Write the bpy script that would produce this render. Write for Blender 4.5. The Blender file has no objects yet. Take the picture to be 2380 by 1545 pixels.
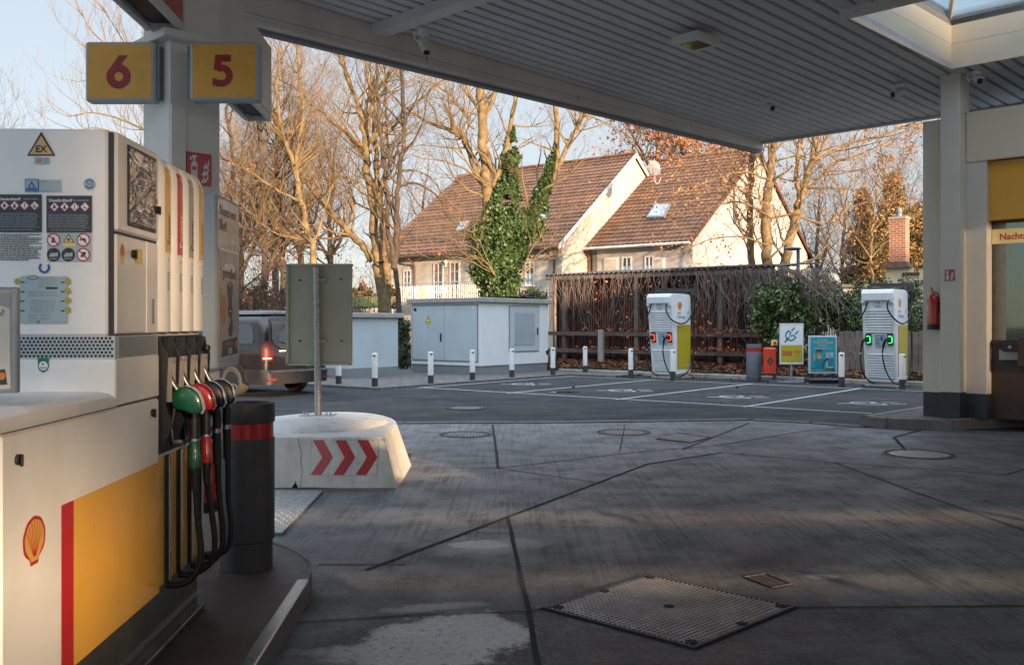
import bpy, bmesh, math, random
from math import sin, cos, pi, radians, sqrt, atan2
from mathutils import Vector, Matrix, noise as mnoise
random.seed(7)
S = bpy.context.scene
COL = S.collection
# ---------------------------------------------------------------- camera
FPX, CX, HY, EYE = 2216.0, 1190.0, 752.0, 1.5      # focal length / axis / horizon in a 2380 px wide picture, eye height
cam = bpy.data.cameras.new('camera'); camo = bpy.data.objects.new('camera', cam); COL.objects.link(camo)
camo.location = (0, 0, EYE); camo.rotation_euler = (radians(90), 0, 0)
cam.sensor_width = 36; cam.lens = 36*FPX/2380; cam.clip_start = .05; cam.clip_end = 800
cam.shift_y = -(772.5-HY)/2380.0
cam.dof.use_dof = True; cam.dof.focus_distance = 17; cam.dof.aperture_fstop = 11
S.camera = camo
# ---------------------------------------------------------------- light
SUN_EL, SUN_AZ = 9.0, 30.0      # sun low behind the camera, a little to the right
w = bpy.data.worlds.new("World"); S.world = w; w.use_nodes = True
nt = w.node_tree; bg = nt.nodes['Background']
sky = nt.nodes.new('ShaderNodeTexSky'); sky.sky_type = 'NISHITA'; sky.sun_disc = False
sky.sun_elevation = radians(SUN_EL); sky.sun_rotation = radians(180-SUN_AZ)
sky.air_density = 1.0; sky.dust_density = 0.6; sky.ozone_density = 1.2
gm = nt.nodes.new('ShaderNodeGamma'); gm.inputs[1].default_value = .33      # sky flattened from zenith to horizon and brightened overhead to lift the shade
tn = nt.nodes.new('ShaderNodeMixRGB'); tn.blend_type = 'MULTIPLY'; tn.inputs[0].default_value = 1; 
gc = nt.nodes.new('ShaderNodeNewGeometry'); gz = nt.nodes.new('ShaderNodeSeparateXYZ'); nt.links.new(gc.outputs['Incoming'], gz.inputs[0])
vl = nt.nodes.new('ShaderNodeMapRange'); vl.clamp = True
for i_, v_ in enumerate((-.38, -.78, 1.0, 4.8)): vl.inputs[i_+1].default_value = v_
nt.links.new(gz.outputs[2], vl.inputs[0])
vm = nt.nodes.new('ShaderNodeVectorMath'); vm.operation = 'SCALE'; vm.inputs[0].default_value = (1.28, 1.30, 1.38); nt.links.new(vl.outputs[0], vm.inputs[3]); nt.links.new(vm.outputs[0], tn.inputs[2])
nt.links.new(sky.outputs[0], gm.inputs[0]); nt.links.new(gm.outputs[0], tn.inputs[1]); nt.links.new(tn.outputs[0], bg.inputs[0]); bg.inputs[1].default_value = 0.15
sl = bpy.data.lights.new('sun', 'SUN'); sl.energy = 4.0; sl.angle = radians(.47); sl.color = (1, .70, .43)
so = bpy.data.objects.new('sun', sl); COL.objects.link(so)
tosun = Vector((sin(radians(SUN_AZ))*cos(radians(SUN_EL)), -cos(radians(SUN_AZ))*cos(radians(SUN_EL)), sin(radians(SUN_EL))))
so.rotation_euler = tosun.to_track_quat('Z', 'Y').to_euler(); so.location = (10, -20, 20)
S.view_settings.view_transform = 'Standard'; S.view_settings.look = 'None'
S.view_settings.exposure = 1.42; S.view_settings.gamma = 1
S.cycles.max_bounces = 7; S.cycles.diffuse_bounces = 4; S.cycles.transparent_max_bounces = 8
# ---------------------------------------------------------------- frames
W, A, D, P, V = 0.0, 2.58, -45.0, -38.5, 58.2     # headings (deg about z) of: world, pump island, canopy, bays+houses, van
def w2f(v, fr):
    a = -radians(fr); return Vector((v[0]*cos(a)-v[1]*sin(a), v[0]*sin(a)+v[1]*cos(a), v[2]))
AOFF = .058        # the pump island frame starts this far ahead of the eye
def f2w(v, fr):
    if fr == A: v = (v[0], v[1]+AOFF, v[2])
    a = radians(fr); return Vector((v[0]*cos(a)-v[1]*sin(a), v[0]*sin(a)+v[1]*cos(a), v[2]))
def hit(px, py, fr, ax, val):          # a measured sight line meets the plane axis ax = val of frame fr
    d = w2f(((px-CX)/FPX, 1, -(py-HY)/FPX), fr)
    oy = -AOFF if fr == A else 0
    t = ((val-EYE) if ax == 2 else (val-oy if ax == 1 else val))/d[ax]
    return Vector((d[0]*t, d[1]*t+oy, EYE+d[2]*t))
def G(px, py, z=0, fr=W): return hit(px, py, fr, 2, z)
def PT(px, py, Y): return Vector(((px-CX)/FPX*Y, Y, EYE-(py-HY)/FPX*Y))
# ---------------------------------------------------------------- materials
class NT:
    def __init__(s, m): s.t = m.node_tree; s.n = s.t.nodes; s.l = s.t.links
    def node(s, ty, **kw):
        n = s.n.new(ty)
        for k, v in kw.items():
            if k.startswith('_'): setattr(n, k[1:], v)
        for k, v in kw.items():
            if not k.startswith('_'):
                k2 = int(k[1:]) if k[0] == 'i' and k[1:].isdigit() else k
                s.set(n.inputs[k2], v)
        return n
    def set(s, sock, v):
        if isinstance(v, bpy.types.NodeSocket): s.l.new(v, sock)
        elif isinstance(v, tuple) and len(v) == 3 and sock.type == 'RGBA': sock.default_value = (*v, 1)
        else: sock.default_value = v
    def math(s, op, a, b=0.0, clamp=False):
        n = s.node('ShaderNodeMath', _operation=op, _use_clamp=clamp, i0=a, i1=b); return n.outputs[0]
    def mix(s, f, a, b, mode='MIX'):
        n = s.node('ShaderNodeMixRGB', _blend_type=mode, i0=f, i1=a, i2=b); return n.outputs[0]
    def noise(s, scale, detail=4, rough=.55, vec=None, dist=0):
        kw = dict(Scale=scale, Detail=detail, Roughness=rough, Distortion=dist)
        if vec is not None: kw['Vector'] = vec
        return s.node('ShaderNodeTexNoise', **kw).outputs['Fac']
    def ramp(s, f, a, b, ca=0.0, cb=1.0):
        n = s.node('ShaderNodeMapRange', _clamp=True, i0=f, i1=a, i2=b, i3=ca, i4=cb); return n.outputs[0]
    def pos(s, loc=(0, 0, 0), rot=0, scale=(1, 1, 1), world=False):
        src = s.node('ShaderNodeNewGeometry').outputs['Position'] if world else s.node('ShaderNodeTexCoord').outputs['Object']
        m = s.node('ShaderNodeMapping', _vector_type='POINT', Vector=src, Location=loc, Rotation=(0, 0, rot), Scale=scale)
        return m.outputs[0]
MATS = {}
def new_mat(name):
    m = bpy.data.materials.new(name); m.use_nodes = True; MATS[name] = m
    return m, NT(m), m.node_tree.nodes['Principled BSDF']
def pm(name, c, rough=.5, metal=0, var=.10, scale=5, bump=0, bscale=60, coat=0, spec=.5, dirt=0, dcol=(.12, .10, .08), isl=0, emit=None, es=1, trans=0, alpha=1):
    if name in MATS: return MATS[name]
    m, t, b = new_mat(name)
    col = None
    if var or dirt or isl:
        base = (c[0], c[1], c[2])
        pos = t.pos()
        n = t.noise(scale, 5, .6, pos)
        f = t.ramp(n, .3, .7, 1-var, 1+var)
        vc = t.node('ShaderNodeCombineXYZ', i0=f, i1=f, i2=f).outputs[0]
        col = t.mix(1.0, base, vc, 'MULTIPLY')
        if dirt:
            d = t.noise(scale*.45+1, 8, .7, t.pos(scale=(1, 1, .35)))
            d2 = t.ramp(d, .50, .78, 0, dirt)
            col = t.mix(d2, col, dcol)
        if isl:
            r = t.node('ShaderNodeNewGeometry').outputs['Random Per Island']
            rr = t.ramp(r, 0, 1, 1-isl, 1+isl)
            r3 = t.node('ShaderNodeCombineXYZ', i0=rr, i1=t.math('POWER', rr, .8), i2=rr).outputs[0]
            col = t.mix(1.0, col, r3, 'MULTIPLY')
        t.set(b.inputs['Base Color'], col)
        rg = t.ramp(t.noise(scale*2.3, 4, .6, pos), .3, .7, max(0, rough-.07), min(1, rough+.09))
        t.set(b.inputs['Roughness'], rg)
    else:
        b.inputs['Base Color'].default_value = (*c, 1); b.inputs['Roughness'].default_value = rough
    b.inputs['Metallic'].default_value = metal
    b.inputs['Coat Weight'].default_value = coat; b.inputs['Coat Roughness'].default_value = .08
    b.inputs['Specular IOR Level'].default_value = spec
    if trans: b.inputs['Transmission Weight'].default_value = trans
    if emit: b.inputs['Emission Color'].default_value = (*emit, 1); b.inputs['Emission Strength'].default_value = es
    if bump:
        bn = t.node('ShaderNodeBump', Strength=min(1, bump), Distance=.01, Height=t.noise(bscale, 4, .6, t.pos()))
        t.set(b.inputs['Normal'], bn.outputs[0])
    return m
M = {}
M['white'] = pm('white_panel', (.80, .79, .76), .38, var=.06, scale=2.5, coat=.25, dirt=.26, dcol=(.42, .37, .30))
M['whitep'] = pm('white_painted_steel', (.74, .73, .70), .45, var=.06, scale=1.5, dirt=.16, dcol=(.26, .22, .17))
M['soffit'] = pm('canopy_sheet', (.64, .62, .61), .5, var=.07, scale=.9, dirt=.14, dcol=(.20, .17, .14))
M['fascia'] = pm('canopy_fascia_paint', (.70, .64, .58), .5, var=.07, scale=.8, dirt=.3, dcol=(.23, .17, .13))
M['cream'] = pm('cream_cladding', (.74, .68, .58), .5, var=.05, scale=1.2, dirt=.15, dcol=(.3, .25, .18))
M['yellow'] = pm('signal_yellow', (.80, .42, .05), .32, var=.05, scale=3, coat=.4, dirt=.08)
M['yellow2'] = pm('yellow_sign_face', (.80, .42, .07), .45, var=.08, scale=8)
M['red'] = pm('signal_red', (.48, .015, .015), .35, var=.06, scale=5, coat=.3)
M['redg'] = pm('glossy_red_paint', (.50, .02, .018), .22, var=.06, coat=.6)
M['ored'] = pm('orange_red_plastic', (.62, .06, .025), .35, var=.06)
M['maroon'] = pm('red_numeral', (.36, .02, .03), .45, var=.12, scale=14)
M['black'] = pm('black_plastic', (.018, .018, .02), .38, var=.2, scale=9)
M['blackm'] = pm('black_rubber', (.008, .008, .008), .5, var=.2, scale=12)
M['dgrey'] = pm('dark_grey_plastic', (.045, .043, .045), .5, var=.15, scale=5, bump=.15, bscale=300)
M['grey'] = pm('mid_grey_paint', (.20, .22, .23), .5, var=.08, scale=2)
M['lgrey'] = pm('light_grey_paint', (.46, .53, .55), .45, var=.05, scale=1.6, dirt=.10)
M['chrome'] = pm('chrome', (.75, .74, .73), .14, 1, var=.05, scale=20)
M['steel'] = pm('brushed_steel', (.46, .46, .45), .33, 1, var=.12, scale=14)
M['galv'] = pm('galvanised_steel', (.42, .43, .43), .42, .8, var=.28, scale=26)
M['plinth'] = pm('plinth_metal', (.10, .115, .105), .32, .5, var=.2, scale=5, dirt=.3)
M['concb'] = pm('concrete_block', (.36, .34, .31), .8, var=.15, scale=7, bump=.4, bscale=60, dirt=.35)
M['pconc'] = pm('white_painted_concrete', (.70, .68, .64), .6, var=.10, scale=7, bump=.5, bscale=35, dirt=.55, dcol=(.22, .20, .17))
M['signback'] = pm('sign_back_sheet', (.44, .43, .33), .5, var=.06, scale=4, dirt=.12)
M['wwhite'] = pm('pure_white', (.75, .75, .75), .45, var=.03)
M['paperw'] = pm('poster_cream', (.62, .54, .44), .3, var=.03, coat=.5)
M['teal'] = pm('teal_print', (.012, .22, .28), .4, var=.03)
M['tealbg'] = pm('teal_poster', (.02, .30, .36), .3, var=.05)
M['greenp'] = pm('green_plastic', (.006, .12, .06), .28, var=.15, coat=.5)
M['dekra'] = pm('green_print', (.01, .19, .09), .4, var=.03)
M['navy'] = pm('navy_print', (.035, .047, .06), .4, var=.05)
M['blue'] = pm('blue_print', (.02, .11, .34), .4, var=.03)
M['lblue'] = pm('pale_blue_print', (.36, .46, .48), .4, var=.04)
M['tyel'] = pm('warning_yellow', (.82, .60, .16), .4, var=.04)
M['tan'] = pm('ochre_print', (.62, .40, .17), .4, var=.05)
M['ink'] = pm('dark_ink', (.03, .03, .035), .5, var=0)
M['fine'] = pm('grey_fine_print', (.28, .30, .31), .5, var=0)
M['gold'] = pm('gold_print', (.66, .38, .08), .35, var=.04, coat=.3)
M['gprint'] = pm('grey_print', (.34, .32, .29), .35, var=.04, coat=.3)
M['orange'] = pm('orange_print', (.66, .20, .03), .4, var=.03)
M['skin'] = pm('skin_print', (.52, .28, .19), .5, var=.03)
M['brown'] = pm('brown_frame', (.065, .038, .028), .5, var=.12, scale=5, dirt=.1)
M['olive'] = pm('recharge_yellow', (.46, .38, .025), .4, var=.04, scale=3, coat=.2)
M['chw'] = pm('charger_white', (.74, .77, .78), .38, var=.04, scale=3, coat=.25, dirt=.25, dcol=(.42, .42, .39))
M['house'] = pm('house_render_cream', (.60, .53, .43), .85, var=.05, scale=.8, bump=.2, bscale=30, dirt=.07)
M['house2'] = pm('house_render_white', (.47, .44, .42), .85, var=.04, scale=.8, bump=.2, bscale=30, dirt=.05)
M['wframe'] = pm('window_frame_white', (.75, .73, .70), .4, var=.03)
M['tile'] = pm('roof_tile', (.145, .068, .030), .7, var=.45, scale=2.2, isl=.25, bump=.3, bscale=40)
M['copper'] = pm('copper_pipe', (.16, .075, .045), .45, .3, var=.15)
M['bark'] = pm('bark', (.215, .15, .072), .85, var=.55, scale=4.5, bump=.9, bscale=14, dirt=.25, dcol=(.10, .10, .045))
M['barkd'] = pm('dark_bark', (.085, .062, .045), .9, var=.35, scale=5, bump=.9, bscale=16, dirt=.25, dcol=(.06, .075, .03))
M['twig'] = pm('twig_bark', (.18, .12, .055), .85, var=.25, scale=1.5)
M['twigd'] = pm('dark_twig_bark', (.085, .055, .04), .85, var=.25, scale=1.5)
M['vine'] = pm('dry_vine', (.19, .15, .125), .85, var=.3, scale=2)
M['beech'] = pm('dry_beech_leaf', (.36, .13, .05), .7, var=.2, scale=1, isl=.5)
M['oak'] = pm('pale_dry_leaf', (.42, .20, .09), .7, var=.2, scale=1, isl=.45)
M['ivy'] = pm('ivy_leaf', (.066, .115, .036), .42, var=.3, scale=2, isl=.45)
M['laurel'] = pm('laurel_leaf', (.11, .17, .045), .4, var=.3, scale=1.5, isl=.5)
M['hedge'] = pm('dark_hedge_leaf', (.036, .048, .022), .5, var=.3, scale=1.5, isl=.5)
M['conif'] = pm('conifer_foliage', (.24, .15, .05), .8, var=.35, scale=.8, isl=.5)
M['woodg'] = pm('weathered_wood', (.17, .135, .115), .85, var=.25, scale=3, bump=.6, bscale=25, dirt=.3, dcol=(.05, .045, .04))
M['woodr'] = pm('red_brown_wood', (.115, .036, .020), .75, var=.3, scale=4, bump=.4, bscale=30, dirt=.35, dcol=(.03, .02, .017), isl=.3)
M['woodd'] = pm('dark_wood', (.030, .018, .014), .85, var=.35, scale=3, isl=.3)
M['corr'] = pm('corrugated_roofing', (.10, .085, .07), .7, var=.3, scale=3, dirt=.3)
M['van'] = pm('van_paint', (.026, .018, .016), .25, .5, var=.15, scale=3, coat=1, dirt=.30, dcol=(.08, .058, .045))
M['vanroof'] = pm('van_roof_shell', (.035, .038, .042), .35, var=.1, coat=.5)
M['vanplastic'] = pm('van_dirty_bumper', (.022, .019, .018), .5, var=.25, scale=5, dirt=.4, dcol=(.075, .058, .046))
M['vglass'] = pm('van_glass', (.02, .025, .03), .06, var=0, coat=1, spec=1)
M['vglassd'] = pm('van_glass_dusty', (.075, .062, .05), .35, var=.25, scale=4, coat=.4)
M['lampred'] = pm('tail_lamp_red', (.11, .008, .006), .5, var=.1, coat=0)
M['tyre'] = pm('dusty_tyre', (.06, .05, .042), .8, var=.25, scale=14, bump=.3, bscale=80)
M['rim'] = pm('dusty_alloy', (.17, .15, .13), .5, .5, var=.2, scale=9)
M['winglass'] = pm('house_window_glass', (.05, .05, .045), .08, var=.3, scale=2, coat=1, spec=1)
M['skyglass'] = pm('roof_window_glass', (.35, .42, .48), .06, .9, var=0)
M['curtain'] = pm('curtain', (.35, .17, .13), .9, var=.2, scale=9)
M['solar'] = pm('black_lamp_glass', (.02, .022, .03), .12, var=0, coat=1)
M['kerb'] = pm('kerb_stone', (.20, .19, .18), .8, var=.18, scale=6, bump=.5, bscale=50, dirt=.35, dcol=(.06, .055, .05))
M['gutterstone'] = pm('gutter_stone', (.075, .078, .085), .7, var=.25, scale=5, bump=.4, bscale=40)
M['linew'] = pm('road_marking_white', (.42, .42, .41), .8, var=.2, scale=12, dirt=.65, dcol=(.12, .12, .12))
M['seal'] = pm('joint_sealant', (.014, .014, .015), .95, var=.3, scale=6)
M['iron'] = pm('cast_iron', (.075, .075, .078), .5, .6, var=.3, scale=8, bump=.4, bscale=90)
M['rust'] = pm('rusty_plate', (.10, .06, .045), .6, .4, var=.3, scale=8, bump=.3, bscale=80)
M['ironl'] = pm('worn_iron_ridge', (.34, .345, .35), .38, .7, var=.3, scale=5)
M['leafg'] = pm('fallen_leaf', (.17, .065, .032), .8, var=.25, scale=1, isl=.6)
M['grassm'] = pm('grass_blade', (.055, .075, .022), .7, var=.3, scale=1, isl=.4)
M['poly'] = pm('polycarbonate', (.55, .62, .68), .5, var=.05)
M['slate'] = pm('anthracite_base', (.040, .046, .058), .55, var=.12, scale=4, dirt=.1)
M['cream_lit'] = pm('cream_cladding_warm_lit', (.80, .66, .49), .5, var=.05, scale=1.2, dirt=.15, dcol=(.4, .3, .2))  # copy of the cream cladding with warm light put into its colour
M['kyellow_lit'] = pm('yellow_band_warm_lit', (.88, .43, .05), .4, var=.04, scale=2)  # band yellow pushed towards orange, standing in for warm light
M['rough'] = pm('rough_render', (.42, .38, .33), .9, var=.15, scale=10, bump=.6, bscale=70)
M['room'] = pm('kiosk_inner_wall', (.50, .53, .45), .7, var=.06, scale=2)
M['soil'] = pm('soil', (.055, .042, .03), .95, var=.3, scale=3, bump=.6, bscale=20)
M['ledr'] = pm('red_led', (.5, .02, .01), .4, var=0, emit=(1, .06, .02), es=1.3)
M['ledg'] = pm('green_led', (.02, .4, .08), .4, var=0, emit=(.04, 1, .18), es=1.0)
M['globe'] = pm('lamp_globe', (.75, .75, .72), .3, var=0)
# polycarbonate roof light lets daylight through
m = M['poly']; t = NT(m); b = m.node_tree.nodes['Principled BSDF']; out = m.node_tree.nodes['Material Output']
tr0 = t.node('ShaderNodeBsdfTranslucent', Color=(.45, .55, .62)); tr1 = t.node('ShaderNodeBsdfTransparent', Color=(.50, .58, .64)); tr = t.node('ShaderNodeMixShader', i0=.6, i1=tr0.outputs[0], i2=tr1.outputs[0]); wv = t.node('ShaderNodeTexWave', _bands_direction='X', Scale=14, Vector=t.pos()).outputs['Fac']
mx = t.node('ShaderNodeMixShader', i0=t.ramp(wv, .2, .8, .80, .96), i1=b.outputs[0], i2=tr.outputs[0]); t.l.new(mx.outputs[0], out.inputs[0])
# clear kiosk glass
m, t, b = new_mat('kiosk_glass'); M['kglass'] = m
gl = t.node('ShaderNodeBsdfGlossy', Color=(.85, .95, .90), Roughness=.03); tp = t.node('ShaderNodeBsdfTransparent', Color=(.72, .80, .74))
fr = t.node('ShaderNodeFresnel', IOR=1.6).outputs[0]
mx = t.node('ShaderNodeMixShader', i0=t.math('ADD', fr, .08, True), i1=tp.outputs[0], i2=gl.outputs[0])
t.l.new(mx.outputs[0], m.node_tree.nodes['Material Output'].inputs[0])
# crumpled reflective film on the pump screen
m = pm('crumpled_film', (.62, .55, .47), .14, .85, var=.1, scale=3); M['film'] = m
t = NT(m); b = m.node_tree.nodes['Principled BSDF']
bn = t.node('ShaderNodeBump', Strength=1, Distance=.05, Height=t.noise(6, 2, .4, t.pos(scale=(1, 1, 1.7)), 1.5)); t.set(b.inputs['Normal'], bn.outputs[0])
# wood grain for the shed boards / bricks
m, t, b = new_mat('brick'); M['brick'] = m
br = t.node('ShaderNodeTexBrick', _offset=.5, Color1=(.42, .16, .08), Color2=(.30, .10, .05), Mortar=(.55, .47, .38), Scale=1.0)
br.inputs['Mortar Size'].default_value = .010; br.inputs['Brick Width'].default_value = .24; br.inputs['Row Height'].default_value = .083
src = t.node('ShaderNodeTexCoord').outputs['Object']; sx = t.node('ShaderNodeSeparateXYZ', Vector=src)
cb = t.node('ShaderNodeCombineXYZ', i0=t.math('ADD', sx.outputs[0], sx.outputs[1]), i1=sx.outputs[2]); t.l.new(cb.outputs[0], br.inputs['Vector'])
t.set(b.inputs['Base Color'], br.outputs['Color']); b.inputs['Roughness'].default_value = .85
bn = t.node('ShaderNodeBump', Strength=.8, Distance=.01, Height=t.math('SUBTRACT', 1.0, br.outputs['Fac'])); t.set(b.inputs['Normal'], bn.outputs[0])
def blob(t, pos, cx, cy, rx, ry, nz, rot=0, soft=.25):     # a stain of its own place and shape on the ground
    mp = t.node('ShaderNodeMapping', _vector_type='TEXTURE', Vector=pos, Location=(cx, cy, 0), Rotation=(0, 0, rot), Scale=(rx, ry, 1))
    fl = t.node('ShaderNodeVectorMath', _operation='MULTIPLY', i0=mp.outputs[0], i1=(1, 1, 0))
    ln = t.node('ShaderNodeVectorMath', _operation='LENGTH', i0=fl.outputs[0]).outputs['Value']
    v = t.math('ADD', ln, t.math('MULTIPLY', t.math('SUBTRACT', nz, .5), 3.4))
    return t.ramp(v, 1-soft, 1+soft, 1, 0)
# asphalt
m, t, b = new_mat('asphalt'); M['asphalt'] = m
pos = t.pos(world=True)
c = t.mix(t.ramp(t.noise(.55, 7, .62, pos), .40, .60), (.012, .015, .020), (.036, .036, .036))
c = t.mix(t.ramp(t.noise(1.7, 6, .65, t.pos(world=True, scale=(.5, 1, 1))), .53, .58, 0, .75), c, (.009, .012, .018))
c = t.mix(t.ramp(t.noise(90, 3, .7, pos), .35, .75, 0, .5), c, (.07, .07, .07))
c = t.mix(t.ramp(t.noise(.23, 3, .5, pos), .45, .62, 0, .5), c, (.06, .055, .05))
t.set(b.inputs['Base Color'], c); t.set(b.inputs['Roughness'], t.ramp(t.noise(1.3, 5, .6, pos), .35, .65, .7, .95)); b.inputs['Specular IOR Level'].default_value = .22
t.set(b.inputs['Normal'], t.node('ShaderNodeBump', Strength=.5, Distance=.012, Height=t.noise(70, 4, .7, pos)).outputs[0])
# forecourt concrete: brushed, oily, with splashes of its own
m, t, b = new_mat('forecourt_concrete'); M['conc'] = m
pos = t.pos(world=True)
n1 = t.noise(.5, 6, .6, pos); n2 = t.noise(2.2, 7, .65, pos)
c = t.mix(t.ramp(n1, .35, .65), (.088, .097, .105), (.190, .197, .202))
c = t.mix(t.ramp(n2, .48, .62, 0, .55), c, (.044, .048, .053))
brv = t.node('ShaderNodeMapping', Vector=t.pos(world=True), Rotation=(0, 0, radians(42)), Scale=(9, .22, 1)).outputs[0]
br_ = t.noise(3.2, 4, .6, brv)
c = t.mix(t.ramp(br_, .55, .60, 0, .7), c, (.050, .047, .047))
brw = t.node('ShaderNodeMapping', Vector=t.pos(world=True), Rotation=(0, 0, radians(28)), Scale=(5, .12, 1)).outputs[0]
c = t.mix(t.math('MULTIPLY', t.ramp(t.noise(2.6, 6, .7, brw), .54, .57, 0, .85), t.ramp(n2, .4, .6)), c, (.035, .033, .035))
nz = t.math('ADD', t.math('MULTIPLY', t.noise(1.8, 7, .7, pos), .7), t.math('MULTIPLY', t.noise(11, 6, .8, pos), .3))
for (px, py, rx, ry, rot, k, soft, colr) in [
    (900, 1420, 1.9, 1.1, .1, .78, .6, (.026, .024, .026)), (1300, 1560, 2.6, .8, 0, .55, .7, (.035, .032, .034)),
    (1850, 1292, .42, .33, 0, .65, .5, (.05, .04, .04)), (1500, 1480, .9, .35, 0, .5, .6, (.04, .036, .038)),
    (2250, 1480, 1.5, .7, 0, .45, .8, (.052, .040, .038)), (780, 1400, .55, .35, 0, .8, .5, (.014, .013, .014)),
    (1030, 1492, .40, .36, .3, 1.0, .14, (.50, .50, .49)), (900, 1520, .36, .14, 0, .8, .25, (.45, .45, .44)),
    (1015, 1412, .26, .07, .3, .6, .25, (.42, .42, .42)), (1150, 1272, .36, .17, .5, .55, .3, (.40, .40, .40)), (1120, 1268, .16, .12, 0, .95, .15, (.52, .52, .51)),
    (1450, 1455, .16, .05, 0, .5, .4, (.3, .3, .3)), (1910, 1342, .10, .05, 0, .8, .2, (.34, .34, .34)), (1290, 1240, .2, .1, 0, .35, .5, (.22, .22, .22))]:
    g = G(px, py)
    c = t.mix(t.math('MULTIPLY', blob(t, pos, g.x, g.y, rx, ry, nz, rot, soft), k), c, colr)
sp = t.node('ShaderNodeTexVoronoi', Scale=3.1, Vector=pos).outputs['Distance']
c = t.mix(t.math('MULTIPLY', t.ramp(sp, .03, .06, .8, 0), t.ramp(n1, .5, .56)), c, (.34, .34, .33))
c = t.mix(t.ramp(t.noise(38, 5, .85, pos), .50, .60, 0, .40), c, (.19, .185, .18))
c = t.mix(t.ramp(t.noise(24, 5, .85, pos), .56, .62, 0, .6), c, (.022, .022, .024))
t.set(b.inputs['Base Color'], c)
t.set(b.inputs['Roughness'], t.ramp(n2, .3, .7, .42, .72))
hsum = t.math('ADD', t.noise(55, 4, .6, pos), t.math('MULTIPLY', br_, .6))
t.set(b.inputs['Normal'], t.node('ShaderNodeBump', Strength=.45, Distance=.006, Height=hsum).outputs[0])
# pavers
m, t, b = new_mat('concrete_pavers'); M['pavers'] = m
br = t.node('ShaderNodeTexBrick', _offset=.5, Color1=(.165, .158, .148), Color2=(.125, .12, .112), Mortar=(.04, .038, .034), Scale=1.0, Vector=t.pos(world=True, rot=radians(38.5)))
br.inputs['Mortar Size'].default_value = .012; br.inputs['Brick Width'].default_value = .4; br.inputs['Row Height'].default_value = .2
c = t.mix(t.ramp(t.noise(2, 5, .6, t.pos(world=True)), .4, .7, 0, .5), br.outputs['Color'], (.075, .07, .062))
t.set(b.inputs['Base Color'], c); b.inputs['Roughness'].default_value = .85
# ground beyond
m, t, b = new_mat('rough_ground'); M['ground'] = m
pos = t.pos(world=True)
c = t.mix(t.ramp(t.noise(.8, 7, .65, pos), .4, .6), (.05, .042, .028), (.042, .055, .022))
t.set(b.inputs['Base Color'], t.mix(t.ramp(t.noise(9, 5, .7, pos), .5, .65, 0, .7), c, (.11, .05, .03))); b.inputs['Roughness'].default_value = .95
t.set(b.inputs['Normal'], t.node('ShaderNodeBump', Strength=.8, Distance=.05, Height=t.noise(14, 5, .7, pos)).outputs[0])
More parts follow.
